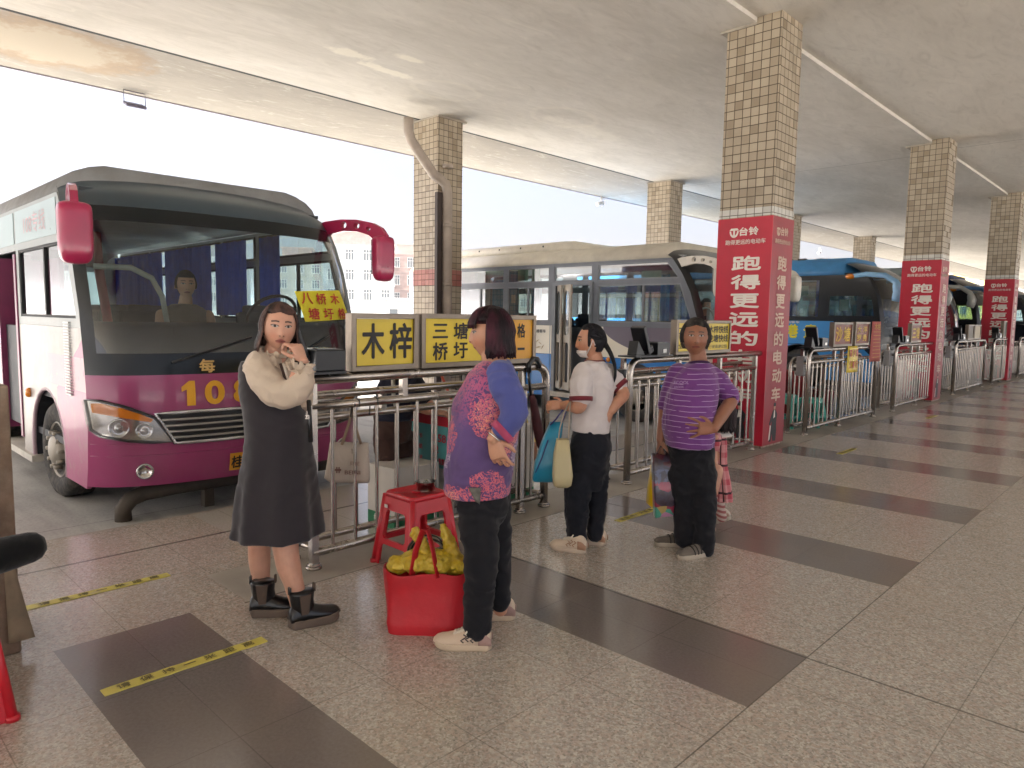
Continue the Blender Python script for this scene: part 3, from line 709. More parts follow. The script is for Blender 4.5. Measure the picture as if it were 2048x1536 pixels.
        holes = [[(cx*Lh+rx*math.cos(t), cz+rz*math.sin(t)) for t in (2*PI*q/14 for q in range(14))] for cx, cz, rx, rz in ((.40, .094, .04, .034), (.6, .08, .036, .029), (.77, .044, .027, .022))]
        b = MB(); o_ = h0+hd.cross(V((0, 0, 1)))*.025; b.prism([band]+holes, o_, hd, V((0, 0, 1)), .05); b.build('mirror_arm', P['armm'], B.t, bevel=.014, seg=3)
        b = MB(); b.loft([[V((e.x+dx*k, e.y+dy*k2, z)) for dx, dy in rrect(-.07, -.105, .07, .105, .05)] for z, k, k2 in ((e.z-.02, .95, 1.02), (e.z-.1, 1, 1), (e.z-.32, 1, 1), (e.z-.4, .92, .95), (e.z-.45, .55, .65))], 0)
        mm = b.build('mirror', P['mirm'], B.t, subd=2)
        b = MB(); b.bx(e.x-.078, e.x-.0735, e.y-.08, e.y+.08, e.z-.38, e.z-.06); b.build('mirror_glass', CHR, mm)
    return B
def paint_pink_side():
    a = Mat('dusty white and magenta side paint'); k = a.coords(); x, y, z = a.xyz(k); n = a.noise(k, 2, 7, .7); n2 = a.noise(k, 9, 5, .7)
    c = a.mix(n.ramp(.35, .7), '#98928f', '#857d75')
    mg = (z < (x*.55+.78+(n-.5)*.1))*(x > .35); c = a.mix(mg, c, '#9c3f6d')
    c = a.mix(((z < 1.25)*(z > 1.0)*(x > .1)*(n2 > .4)), c, '#ab6f80')
    c = a.mix(n2.ramp(.5, .8)*(1.3-z).clamp()*.6, c, '#8f8172')
    a.set(Base_Color=c, Roughness=.45+(n-.5)*.2, Coat_Weight=.2); return a.m
PINKF = M('magenta bus paint', '#973468', .34, var=.12, vs=2, coat=.35, dirt=.5, dirtcol='#8a6274')
MAG = M('magenta mirror shell', '#a61f4c', .3, var=.08, coat=.5)
pink = midibus((-6.95, 1.53, -.1), 'magenta and white minibus numbered 108, parked nose-in nearest the camera at left', dict(
    paint_front=PINKF, paint_side=paint_pink_side(), band=M('whitish window band', '#8c9292', .4, var=.08, dirt=.3), cap=M('dark teal bus roof cap', '#33424b', .35, var=.15, vs=1.5, spec=.4, dirt=.3, dirtcol='#5a656b'), roofm=M('dusty white bus roof', '#8e8f90', .5, dirt=.4),
    frame=M('dark windscreen border', '#0d1418', .2, spec=.35), armm=MAG, mirm=MAG, lip=M('wheel arch lip', '#b39aa4', .5, dirt=.5), 
    dashcol='#232b3b', curt=[(-5.3, -3.5, 2.2), (-3.3, -1.9, 2.2), (-1.7, -.9, 2.2), (-.55, -.1, 2.2), (-5.3, -3.9, .1), (-3.6, -2.4, .1)], steer=.04, group='buses parked nose-in at the bays'))
B = pink; W = 2.3
b = MB(); B.shape(b, [(.585, .893), (.645, .893), (.645, 1.08), (.605, 1.08), (.55, 1.035), (.55, 1.0), (.585, 1.015)], 0, .012, 1); B.text(b, '0', .785, .985, .15, .185, 0, .05); B.text(b, '8', 1.0, .985, .15, .185, 0, .05); b.build('route_number', M('yellow lettering', '#e0a421', .4), B.t)
b = MB(); B.text(b, '每', .742, 1.19, .115, .105, 0, .03); b.build('fascia_text', M('pale gold lettering', '#c8a35f', .4), B.t)
b = MB(); L = [(1.56, 1.79), (2.10, 1.82), (2.2, 1.56), (1.62, 1.53)]
B.shape(b, L, 0, .008, 2); card = b.build('destination_card', M('yellow route card', '#d8cc2c', .5, var=.06), B.t)
b = MB()
for ch, y, z in (('八', 1.67, 1.73), ('桥', 1.83, 1.73), ('木', 2.0, 1.735), ('塘', 1.72, 1.60), ('圩', 1.89, 1.60), ('格', 2.07, 1.605)): B.text(b, ch, y, z, .12, .1, 0, .02, .014)
b.build('card_text', M('red card lettering', '#b8342c', .5), card)
b = MB()
put_text(b, '108专线', (-.12, -.006, 2.33), (1,0,0), (0,0,1), .72, .17, 0, .005)
b.build('side_text', M('faded pink lettering', '#c2a0a6', .5), B.t)
b = MB(); b.bx(-.8, .55, -.004, .02, 2.19, 2.47); b.bx(-1.66, -.87, -.004, .02, 2.19, 2.47); b.build('advert_film', M('pale advert film', '#93a9ac', .3, var=.05), B.t)
b = MB(); 
for i in range(26): b.bx(.66, .80, -.014, .005, .95+i*.022, .962+i*.022)
b.build('side_vent', M('vent louvre', '#c8c8c8', .4), B.t)
b = MB(); b.ball((-.56, -.01, .86), .045, 10, 6, 0, (1, .7, 1)); b.build('side_marker', AMB, B.t)
b = MB(); b.bx(-1.66, -.9, .35, .39, .42, 2.1); b.bx(-1.66, -1.6, -.01, .4, .42, 2.1); b.bx(-.92, -.85, -.01, .12, .42, 2.1); d_ = b.build('door', M('magenta door', '#7d2f55', .4), B.t)
b = MB(); b.tube([(-1.2, .3, 2.0), (-1.2, .3, 1.3), (-1.0, .25, .7)], .016, 6); b.build('handrail', M('brass rail', '#8a6f43', .3, .7), d_)
b = MB(); b.bx(-1.72, -.45, -.03, .3, .24, .3); b.build('door_step', M('white step edge', '#b9b4aa', .5, dirt=.4), B.t)
b = MB(); b.tube([(1.0, .12, 1.93), (1.08, .35, 1.93), (1.02, .52, 1.86), (.95, .62, 1.72), (.93, .66, 1.5)], .022, 8); b.build('grab_rail', M('cream rail', '#bcb8ac', .4), B.t)
b = MB(); b.tube([(.75, .22, 2.2), (.85, .2, 1.9), (.95, .22, 1.5), (1.08, .3, 1.2)], [.03, .035, .035, .05], 8); b.build('red_ribbon', M('red ribbon', '#8e2b33', .6), B.t)
b = MB(); b.loft([[V((x, W/2+k*(yy), z)) for yy, z in ((-.7, 2.76), (-.6, 2.93), (.6, 2.93), (.7, 2.76))] for x, k in ((-3.8, .8), (-3.6, 1), (-1.7, 1), (-1.4, .8))], 0, True, False); b.build('roof_pod', M('maroon roof pod', '#6d3a4c', .4), B.t)
# white bus
def paint_white_side():
    a = Mat('cream and blue side paint'); k = a.coords(); x, y, z = a.xyz(k); n = a.noise(k, 2, 7, .7)
    c = a.mix(n, '#ded8c8', '#e8e2d2'); c = a.mix((z < .985), c, '#1677c8')
    sw = (x+.62)*1.6; crv = 1.47-(sw.clamp()).pow(.5)*.36
    c = a.mix((z > crv)*(x > -.62), c, '#6b6372')
    c = a.mix(((z-.985).abs() < .005).max(((z < .9)*((x+2.15).abs() < .004))).max(((x+1.74).abs() < .006)), c, '#2d5a86')
    c = a.mix(n.ramp(.5, .8)*(1.0-z).clamp()*.7, c, '#8f8676')
    a.set(Base_Color=c, Roughness=.4, Coat_Weight=.3); return a.m
CREAM = M('cream bus paint', '#dbd5c6', .4, var=.06, coat=.2, dirt=.25)
white = midibus((-6.2, 9.12, -.1), 'white and blue minibus with open side door behind the woman in white', dict(
    paint_front=CREAM, paint_side=paint_white_side(), band=M('grey window band', '#6b7079', .35, var=.08), wframe=M('grey window frame', '#787d84', .4), cap=M('black roof cap', '#2a2d30', .3, coat=.5), roofm=CREAM, armm=M('white mirror arm', '#d2cdc1', .35), mirm=M('white mirror arm', '#d2cdc1', .35), slotm=BLK,
    lip=M('blue arch lip', '#2f7fc4', .4), curt=[(-5.4, -4.9, 2.2), (-4.2, -3.9, 2.2), (-2.9, -2.6, .1), (-1.0, -.8, 2.2), (.2, .45, 2.2)], curm=M('pale blue curtain', '#4f9bc2', .8, var=.2), seatcol='#5a5c60', glass=GLR, lining='#a3a5a6', group='buses parked nose-in at the bays'))
B = white
b = MB(); put_text(b, '核载29人', (.28, -.004, 1.09), (1,0,0), (0,0,1), .78, .12, 0, .005); put_text(b, '宇通客车', (-1.98, -.004, 1.37), (1,0,0), (0,0,1), .3, .06, 0, .02); b.build('side_text', M('grey side lettering', '#4c4c50', .5), B.t)
b = MB()
for (x, z, r, an) in ((-2.02, 1.2, .05, .6), (-1.96, 1.16, .045, -.5), (-2.0, 1.09, .07, .2), (-1.9, 1.1, .06, .9)):
    b.prism([[(-r, 0), (0, r*.22), (r, 0), (0, -r*.16)]], (x, -.004, z), V((math.cos(an), 0, math.sin(an))), V((-math.sin(an), 0, math.cos(an))), .002)
b.build('emblem', M('tan emblem', '#b39d78', .5), B.t)
b = MB()
for i in range(7): b.bx(.62, .86, -.012, .005, 1.18+i*.03, 1.196+i*.03)
b.build('side_vent', BLK, B.t)
b = MB(); b.ball((-.5, -.01, .95), .04, 10, 6, 0, (1, .7, 1)); b.build('side_marker', AMB, B.t)
DF = M('beige door leaf', '#a1988a', .45, var=.06)
b = MB(); lf = rrect(.0, 0, .36, 1.72, .02)
b.prism([lf, rrect(.07, .9, .29, 1.62, .09), rrect(.07, .12, .29, .78, .06)], (-1.38, -.1, .42), (.85, -.5, 0), (0, 0, 1), .03); b.prism([lf, rrect(.07, .9, .29, 1.62, .09), rrect(.07, .12, .29, .78, .06)], (-1.66, .05, .42), (.8, -.6, 0), (0, 0, 1), .03)
d_ = b.build('door', DF, B.t)
b = MB(); b.prism([rrect(.07, .9, .29, 1.62, .09)], (-1.38, -.105, .42), (.85, -.5, 0), (0,0,1), 0); b.prism([rrect(.07, .9, .29, 1.62, .09)], (-1.66, .045, .42), (.8, -.6, 0), (0,0,1), 0); b.build('door_glass', GLS, d_)
b = MB(); b.bx(-1.69, -1.62, -.02, .05, .36, 2.13, 0); b.bx(-.9, -.84, -.02, .05, .36, 2.13, 0); b.bx(-1.69, -.84, -.02, .05, 2.131, 2.19, 0); b.build('door_frame', M('grey window frame', '#787d84', .4), B.t)
b = MB(); b.bx(-1.7, -.83, -.08, .3, .28, .36); b.build('door_step', M('white step edge', '#b9b4aa', .5, dirt=.4), B.t)
PB = M('pale green notice', '#9fc6b0', .5); PW = M('white notice', '#d8d9d3', .6)
for i, (x0, x1, z0, z1, mm) in enumerate(((-2.55, -2.3, 2.24, 2.43, PB), (-2.2, -2.02, 2.22, 2.45, PB), (-3.6, -3.35, 2.22, 2.42, PB), (-1.5, -1.2, 2.22, 2.3, PW), (-3.42, -3.32, 1.9, 2.05, PW), (.05, .4, 2.23, 2.33, PB), (-2.7, -2.6, 1.85, 2.0, PW))):
    b = MB(); b.bx(x0, x1, .03, .033, z0, z1); b.build('window_notice', mm, B.t)
b = MB()
def pod(x0, x1, w, z0, z1): return [[V((x, W/2+k*yy, z0 if zz == 0 else z0+(z1-z0)*k2*zz)) for yy, zz in ((-w, 0), (-w*.96, .7), (-w*.8, 1), (w*.8, 1), (w*.96, .7), (w, 0))] for x, k, k2 in ((x0, .9, .4), (x0+.3, 1, .9), (x0+.6, 1, 1), (x1-.8, 1, 1), (x1-.55, .99, .96), (x1, .86, .1))]
b.loft(pod(-5.0, -1.1, .82, 2.74, 2.93), 0)
for x in (-3.9, -3.35, -2.8, -2.25): b.ball((x, W/2-.79, 2.85), .018, 8, 6, 1)
b.build('roof_pod', [CREAM, BLK], B.t)
b = MB(); B.text(b, '贵港', .8, 2.1, .62, .28, 0, .03, -.02); b.build('windscreen_text', M('red card lettering', '#b8342c', .5), B.t)
b = MB(); b.tube([(1.0, .3+math.cos(t)*.28, 1.5+math.sin(t)*.28) for t in (PI*i/10 for i in range(11))], .016, 6); b.build('grab_rail', M('cream rail', '#bcb8ac', .4), B.t)
b = MB(); b.bx(.95, 1.0, .42, .95, 1.55, 1.75); b.build('windscreen_board', M('white board', '#c9c9c5', .5), B.t)

# coaches
def paint_coach(name, lo, hi, cut):
    a = Mat(name); k = a.coords(); x, y, z = a.xyz(k); n = a.noise(k, 1.5, 5)
    c = a.mix(n, lo, hi); c = a.mix((z > 1.62-(x-cut)*.9)*(x > cut), c, '#111417')
    c = a.mix(((z-1.09).abs() < .005).max(((x-.78).abs() < .004)*(z < 1.09)), c, '#1a2a3c')
    a.set(Base_Color=c, Roughness=.22, Coat_Weight=.5); return a.m
def coach(o, label, lo, hi, capc, armc, text=None, boards=()):
    P = dict(W=2.5, X=1.95, R=7.0, zs=[.2,.35,.6,1.0,1.4,1.8,2.2,2.5,2.7,2.85,2.98,3.08,3.12], xs=[1.80,1.90,1.97,2.0,2.0,1.96,1.88,1.74,1.55,1.28,.9,.4,-.2], bul=.16, crn=.1,
        iz=[2.6,2.75,2.86,2.95,3.02,3.08,3.12], ii=[0,.03,.09,.2,.36,.6,.9], rows=[.22,.3,.4,.55,.75,.95,1.15,1.3,1.5,1.8,2.1,2.4,2.55,2.66,2.75,2.83,2.9,2.97,3.03,3.08,3.115],
        fz=1.15, gz=1.3, cz=2.66, roofz=[2.64,2.75,2.86,2.95,3.02,3.05], roofx=.9, zb=.3, zm=1.62, zt=2.64, ar=.6, wr=.48, wb=4.2, floor=.85, dash=1.5, door=None,
        wins=[(.62, None, 1.72, 2.2), (-1.2, .42, 1.7, 2.56), (-2.9, -1.32, 1.7, 2.56), (-4.6, -3.02, 1.7, 2.56), (-6.6, -4.72, 1.7, 2.56)], slide=False, pil=.93, glass=GLR, wsg=GLS,
        paint_front=M(label[:12]+' front', capc, .25, coat=.5), paint_side=paint_coach(label[:14]+' side', lo, hi, .75), band=BLK, cap=M(capc+' cap', capc, .25, var=.1, coat=.5), roofm=M(hi+' roof', hi, .35, var=.08, coat=.3),
        lip=BLK, curt=[(-6.5, -5.9, 2.4), (-4.8, -4.5, 2.4), (-3.1, -2.8, 2.4), (-1.4, -1.1, 2.4), (.3, .5, .1)], group='buses parked nose-in at the bays')
    B = Bus(o, 'coach', label, P); B.front(); B.roof(); B.side(0, -1, False); B.side(2.5, 1, False); B.rear(); B.inside()
    W = 2.5
    for x in (0, -4.2): wheel(B.t, x, .07, .48, -1, .26 if x == 0 else .55); wheel(B.t, x, W-.07, .48, 1, .26 if x == 0 else .55)
    for sg in (-1, 1):
        a = B.pt(sg*.985, 2.52); yo = -.08 if sg < 0 else W+.08
        y_ = sg*.02+(0 if sg < 0 else W); pts = [V((1.05, y_, 2.6)), V((1.4, y_+sg*.03, 2.64)), V((1.78, yo, 2.6)), V((2.0, yo, 2.46)), V((2.07, yo, 2.25)), V((2.03, yo, 2.05))]
        fine = [];
        for i in range(len(pts)-1): fine += [pts[i].lerp(pts[i+1], q/3) for q in range(3)]
        fine.append(pts[-1]); n = len(fine); rs = [.042+.04*math.sin(PI*min(1, max(0, (i/n-.55)/.45)))+.015*(i/n) for i in range(n)]
        b = MB(); b.tube(fine, rs, 12, flat=1.2); m_ = b.build('mirror_arm', M(armc+' mirror', armc, .3, coat=.4), B.t)
        b = MB(); b.ball(pts[0]+V((.02, sg*.03, 0)), .065, 10, 8, 0, (1.6, .8, .9)); b.build('arm_lamp', AMB, m_)
        p = B.pt(sg*.82, .8, .01); b = MB(); b.box(p+V((-.04, 0, 0)), (.12, .3, .2)); b.build('headlight', REFL, B.t, bevel=.04)
    for y0, y1 in ((.5, 1.2), (1.5, 2.1)):
        b = MB(); b.tube([B.pt(B.uy(y0+(y1-y0)*i/6), 1.25+.3*i/6, .03) for i in range(7)], .012, 5); b.build('wiper', BLK, B.t)
    b = MB()
    for i in range(8): b.bx(-2.6+i*.33, -2.42+i*.33, .42, .52, 3.03, 3.075)
    b.build('roof_vent', BLK, B.t)
    for x in (-.75, 1.0): b = MB(); b.ball((x, -.01, .98), .06, 12, 6, 0, (1.2, .5, .8)); b.build('side_marker', AMB, B.t)
    if text:
        b = MB()
        for i, ch in enumerate(text): put_text(b, ch, (-.62+.44*i, -.005, 1.38), (1,0,0), (0,0,1), .32, .32, 0, .04)
        b.build('side_text', M('yellow coach lettering', '#d9cf2e', .4), B.t)
        b = MB(); put_text(b, '宇通客车', (-.2, -.005, 1.585), (1,0,0), (0,0,1), .4, .055, 0, .01); b.build('maker_text', MWH, B.t)
    for (x0, x1, z0, z1, mm) in boards:
        b = MB(); b.bx(x0, x1, .028, .031, z0, z1); b.build('window_notice', mm, B.t)
    return B
c1 = coach((-6.65, 16.4, -.1), 'light blue coach with yellow side lettering, parked beyond the nearest banner column', '#3d86c8', '#4f9ad8', '#1f2a33', '#8fc0e6', '华港贵', ((-.2, .15, 2.2, 2.42, PB), (.85, 1.05, 1.85, 2.1, PB)))
c1.t['group'] = 'buses parked nose-in at the bays'
coach((-6.6, 20.15, -.1), 'coach whose tall windscreen shows right behind the second banner column', '#6c7a7c', '#8f9a9a', '#b6bab6', '#9a9c98')
coach((-6.3, 23.8, -.1), 'dark navy coach between the second and third banner columns', '#1c2f55', '#27457a', '#14181f', '#4f7fb0', None)
coach((-6.2, 31.2, -.1), 'dark coach farthest along the row, half hidden at the right edge', '#2b2f3a', '#3a4150', '#14181f', '#5a5f66', None)

# wheel stops in the bays
def wheel_stop(x, y0, y1, label):
    t = thing('wheel_stop', label, 'wheel stop', (x, y0, -.1), 'wheel stops in front of the buses'); L = y1-y0
    b = MB(); pts = [V((0, 0, .0)), V((0, .0, .09)), V((0, .06, .16)), V((0, .16, .19)), V((0, .4, .2)), V((0, L-.4, .2)), V((0, L-.1, .18)), V((0, L, .02))]
    b.tube(pts, .062, 12); b.build('bar', M('rusty wheel stop', '#4f473e', .7, .2, var=.25, dirt=.5), t)
    b = MB()
    for k in (.3, .5, .7): b.bx(-.04, .04, L*k-.04, L*k+.04, 0, .15)
    b.build('foot', M('rusty wheel stop', '#4f473e', .7, .2, var=.25, dirt=.5), t)
wheel_stop(-5.82, 1.75, 3.9, 'rusty rounded steel wheel stop in front of the magenta bus')
wheel_stop(-5.6, 9.6, 11.2, 'steel wheel stop in front of the white and blue bus')
wheel_stop(-5.7, 13.9, 15.9, 'steel wheel stop in front of the light blue coach')
# ---------------------------------------------------------------- barriers, signs, ticket readers
SS = M('scuffed stainless steel', '#aaa29a', .26, .95, var=.07, vs=5, dirt=.2, dirtcol='#6d6054', rvar=.1)
def bend(p0, p1, p2, r, n=6):                        # polyline corner rounded with radius r
    p0, p1, p2 = V(p0), V(p1), V(p2); a = (p0-p1).normalized(); b = (p2-p1).normalized(); A = p1+a*r; B_ = p1+b*r
    return [A.lerp(p1, t).lerp(p1.lerp(B_, t), t) for t in [i/n for i in range(n+1)]]
def barrier(y0, y1, lb, rb, label, mids=(), bars=.15, rear=True):
    L = y1-y0; t = thing('queue_barrier', label, 'barrier', (-3.66, y0, 0), 'stainless steel queue barriers')
    def row(x, zt, z2, zb, R, r, full):
        top = []
        top += ([V((x, 0, 0))]+bend((x, 0, 0), (x, 0, zt), (x, L, zt), .13)) if lb else [V((x, -.02, zt))]
        top += (bend((x, 0, zt), (x, L, zt), (x, L, 0), .13)+[V((x, L, 0))]) if rb else [V((x, L+.1, zt))]
        b = MB(); b.tube(top, R, 14); b.build('top_rail', SS, t)
        posts = ([] if lb else [0.03])+list(mids)+([] if rb else [L-.02])
        for yy in posts:
            b = MB(); b.bx(x-.022, x+.022, yy-.022, yy+.022, 0, zt-R*.8); b.build('post', SS, t)
        for yy in ([0] if lb else [])+([L] if rb else [])+posts:
            b = MB(); b.cyl((x, yy, 0), (x, yy, .014), R*1.5, n=16); b.cyl((x, yy, .014), (x, yy, .03), R*1.15, n=16); b.build('foot_plate', SS, t)
        b = MB(); b.cyl((x, .02, z2), (x, L-.02, z2), r*1.35, n=10); b.build('second_rail', SS, t)
        b = MB(); b.cyl((x, .02, zb), (x, L-.02, zb), r*1.3, n=10); b.build('bottom_rail', SS, t)
        if full:
            n = int(L/bars); proto = None
            for i in range(1, n):
                yy = L*i/n
                if proto is None:
                    b = MB(); b.cyl((0, 0, zb), (0, 0, z2), .0108, n=8, cap=False); proto = b.build('bar', SS, t); o = proto
                else: o = proto.copy(); COL.objects.link(o); o.parent = t
                o.location = (x, yy, 0)
            for q in (.33, .66):
                b = MB(); b.bx(x-.02, x+.02, L*q-.02, L*q+.02, z2, zt); b.build('short_post', SS, t)
    row(0, 1.125, .965, .095, .032, .02, True)
    if rear: row(-.23, 1.0, .86, .1, .026, .018, True)
    for yy in (.04, L-.04):
        for z in (.96, .12): b = MB(); b.cyl((0, yy, z), (-.23, yy, z-.02), .016, n=8); b.build('cross_tie', SS, t)
    return t
barrier(2.09, 4.17, False, True, 'nearest barrier, carrying the 木梓 sign, with the red stool before it', (1.8,))
barrier(5.31, 7.83, True, False, 'barrier behind the grandmother in stripes, ending against the nearest banner column', (1.25,))
barrier(9.38, 12.1, True, True, 'barrier with brown 沙塘 and 大洋 boards and teal stools behind it', (1.2,))
barrier(13.1, 15.72, True, False, 'barrier ending against the second banner column', (1.3,))
barrier(17.2, 20.0, True, True, 'barrier between the second and third banner columns', (1.3,))
barrier(21.06, 23.3, True, False, 'barrier ending against the third banner column at the right', (1.1,))
barrier(24.6, 27.4, True, True, 'barrier beyond the third banner column at the right edge', (1.3,))
FRM = M('sign frame steel', '#857a6e', .4, .75, var=.15, dirt=.4); YSG = M('yellow sign panel', '#d8bd2a', .35, var=.08, vs=3, dirt=.12, dirtcol='#b08c2c'); OSG = M('orange sign panel', '#d69a1a', .35, var=.08, vs=3)
BSG = M('brown sign panel', '#7a3a2c', .45, var=.12); TXK = M('black sign lettering', '#1f1a16', .5); TXY = M('gold sign lettering', '#d6b32c', .5); TXR = M('red lettering', '#b03226', .5)
def sign(y0, y1, z0, z1, label, panels, grp='route signs on the barriers', x=-3.655, th=.07, fw_=.032, rail=True):
    t = thing('route_sign', label, 'sign', (x, (y0+y1)/2, z0), grp); w, h = y1-y0, z1-z0; ex, ey = V((0,1,0)), V((0,0,1))
    R = lambda a: [(-w/2+a, a), (w/2-a, a), (w/2-a, h-a), (-w/2+a, h-a)]
    b = MB(); b.prism([R(0), R(fw_)], (th/2, 0, 0), ex, ey, th); b.build('frame', FRM, t, bevel=.004)
    for (a0, a1, mt, texts, tm) in panels:
        b = MB(); b.bx(-th/2+.004, th/2-.014, -w/2+a0*w+(fw_+.001 if a0 == 0 else .001), -w/2+a1*w-(fw_+.001 if a1 == 1 else .001), fw_+.001, h-fw_-.001); p = b.build('panel', mt, t)
        for (s_, cy, cz, tw, thh, bo) in texts: b = MB(); put_text(b, s_, (th/2-.011, -w/2+cy*w, cz*h), ex, ey, tw*w, thh*h, 0, bo); b.build('lettering', tm, p)
    return t
sign(2.365, 2.865, 1.158, 1.51, 'yellow framed 木梓 sign on the nearest barrier', ((0, 1, YSG, (('木', .32, .52, .34, .62, .02), ('梓', .74, .52, .36, .64, .02)), TXK),))
sign(2.895, 4.0, 1.158, 1.515, 'long yellow framed 三塘桥圩 sign behind the woman in the floral blouse', (
    (0, .69, YSG, (('三', .15, .68, .12, .27, .025), ('塘', .315, .68, .12, .32, .025), ('桥', .15, .3, .12, .34, .025), ('圩', .315, .31, .12, .32, .025)), TXK),
    (.695, 1, OSG, (('格', .86, .68, .08, .3, .02), ('一', .86, .3, .07, .05, .02)), TXK)))
sign(6.02, 6.56, 1.158, 1.5, 'yellow framed sign half hidden behind the grandmother’s head, left one', ((0, 1, YSG, (('大塘', .4, .72, .6, .26, .02), ('全程高速', .45, .25, .7, .16, .01)), TXK),))
sign(6.6, 7.13, 1.158, 1.5, 'yellow framed 木梓快线 sign right of the grandmother’s head', ((0, 1, YSG, (('木梓快线', .5, .72, .8, .24, .02), ('龙塘快线', .5, .45, .8, .24, .02), ('行驶高速公路', .5, .2, .74, .12, .005)), TXK),))
sign(10.13, 10.86, 1.158, 1.5, 'brown framed 沙塘 board on the barrier by the teal stools', ((0, 1, BSG, (('沙', .3, .5, .34, .62, .02), ('塘', .72, .5, .36, .62, .02)), TXY),))
sign(10.98, 11.6, 1.158, 1.51, 'brown framed 大洋罗秀 board in the middle of the barrier by the teal stools', ((0, 1, BSG, (('大', .3, .68, .28, .28, .02), ('洋', .7, .68, .28, .28, .02), ('罗', .3, .32, .28, .28, .02), ('秀', .7, .32, .28, .28, .02)), TXY),))
sign(13.8, 14.42, 1.158, 1.5, 'small yellow and brown 三塘 board on the barrier in front of the second banner column', ((0, 1, BSG, (('三塘', .5, .5, .66, .6, .02),), TXY),))
sign(18.05, 18.6, 1.158, 1.49, 'empty pale framed board on the barrier in front of the navy coach, left one', ((0, 1, M('grey sign panel', '#6f6a60', .5), (), TXK),))
sign(18.64, 19.3, 1.158, 1.49, 'pale cream framed board on the barrier in front of the navy coach, right one', ((0, 1, M('cream sign panel', '#b5a88c', .5, var=.1), (), TXK),))
for (y0, l) in ((21.9, 'narrow framed board seen edge-on on the barrier at the third banner column'),): sign(y0, y0+.4, 1.158, 1.6, l, ((0, 1, M('grey sign panel', '#6f6a60', .5), (), TXK),))
def sheet(y0, y1, z0, z1, name, label, mt, texts, tm, x=-3.612):
    t = thing(name, label, 'notice', (x, (y0+y1)/2, z0), 'paper notices hung on the barriers'); w, h = y1-y0, z1-z0
    vs = []; n = 10
    for j in range(n+1):
        for i in range(7):
            yy = -w/2+w*i/6; zz = h*j/n; vs.append((.008*math.sin(yy*9+zz*5)+.01*(1-j/n), yy+.02*math.sin(zz*4), zz))
    b = MB(); b.add(vs, [(j*7+i, j*7+i+1, j*7+i+8, j*7+i+7) for j in range(n) for i in range(6)], 0, True); p = b.build('paper', mt, t)
    s_ = p.modifiers.new('s', 'SOLIDIFY'); s_.thickness = .002
    b = MB()
    for (s, cy, cz, tw, th, bo) in texts: put_text(b, s, (.022, -w/2+cy*w, cz*h), (0,1,0), (0,0,1), tw*w, th*h, 0, bo)
    b.build('lettering', tm, p)
sheet(10.66, 11.08, .775, 1.155, 'paper_notice', 'yellow sheet with dark lettering taped to the barrier below the brown boards', YSG, (('高', .2, .74, .22, .3, .02), ('沙', .5, .74, .22, .3, .02), ('镇', .8, .74, .22, .3, .02), ('江', .2, .3, .22, .3, .02), ('塘', .5, .3, .22, .3, .02), ('圩', .8, .3, .22, .3, .02)), TXR)
sheet(11.62, 12.08, .9, 1.52, 'paper_notice', 'tall dull red sheet hung at the right end of the barrier with teal stools', M('faded red paper', '#a4544e', .7, var=.1), (('木格', .5, .87, .6, .16, .02),)+tuple(('一', .5, .74-.09*i, .75, .012, .02) for i in range(8)), M('faded yellow print', '#c09a54', .6))
RBK = M('black reader plastic', '#17181c', .35, var=.1); SCR = M('reader screen', '#0d1114', .08, coat=.6)
def reader(y, label, mirror=False, z=1.158):
    t = thing('ticket_reader', label, 'ticket reader', (-3.66, y, z), 'black ticket readers on the barriers'); k = -1 if mirror else 1
    b = MB(); b.bx(-.1, .1, -.05, .56, 0, .014); b.build('base_plate', RBK, t)
    b = MB(); b.bx(-.075, .075, .33, .53, .015, .125); b.bx(-.05, .05, .37, .49, .126, .132, 1); b.bx(.0755, .078, .42, .48, .03, .07, 1); b.build('printer_box', [RBK, SCR], t, bevel=.006)
    rot = Matrix.Rotation(math.radians(24), 3, 'X'); c = V((.0, .16, .15))
    b = MB(); b.box(c, (.15, .045, .27), 0, rot); b.build('display_case', RBK, t, bevel=.008)
    b = MB(); b.box(c+rot @ V((0, .026, .02)), (.12, .004, .2), 0, rot); b.build('screen', SCR, t)
    b = MB(); b.box((0, .24, .05), (.1, .12, .06), 0, Matrix.Rotation(.5, 3, 'X')); b.box((.03, .27, .085), (.04, .03, .01), 1, Matrix.Rotation(.5, 3, 'X')); b.prism([[(.0, .0), (.14, .0), (.03, .13)]], (.05, .02, .014), (0,1,0), (0,0,1), .1); b.build('scanner', [RBK, MWH], t)
    return t
t = thing('ticket_reader', 'black ticket reader with bright top edge beside the woman in the dark dress', 'ticket reader', (-3.66, 2.03, 1.158), 'black ticket readers on the barriers')
b = MB(); b.bx(-.1, .1, -.06, .26, 0, .014); b.build('base_plate', RBK, t)
b = MB(); b.bx(-.11, .1, .06, .255, .015, .14); b.build('printer_box', RBK, t, bevel=.008)
b = MB(); b.bx(-.08, .05, .1, .215, .141, .146); b.build('paper_slot', M('reader lid', '#30343a', .15, coat=.7), t)
b = MB(); rot = Matrix.Rotation(math.radians(20), 3, 'X'); b.box((-.03, .02, .16), (.15, .03, .26), 0, rot); b.build('display_case', RBK, t, bevel=.008)
reader(5.31, 'black ticket reader on the barrier between the woman in white and the older woman')
reader(9.3, 'black ticket reader at the left end of the barrier by the teal stools')
reader(13.0, 'black ticket reader at the left end of the barrier before the second banner column')
reader(17.1, 'black ticket reader on the barrier between the second and third banner columns')
reader(20.95, 'black ticket reader at the left end of the barrier at the third banner column')
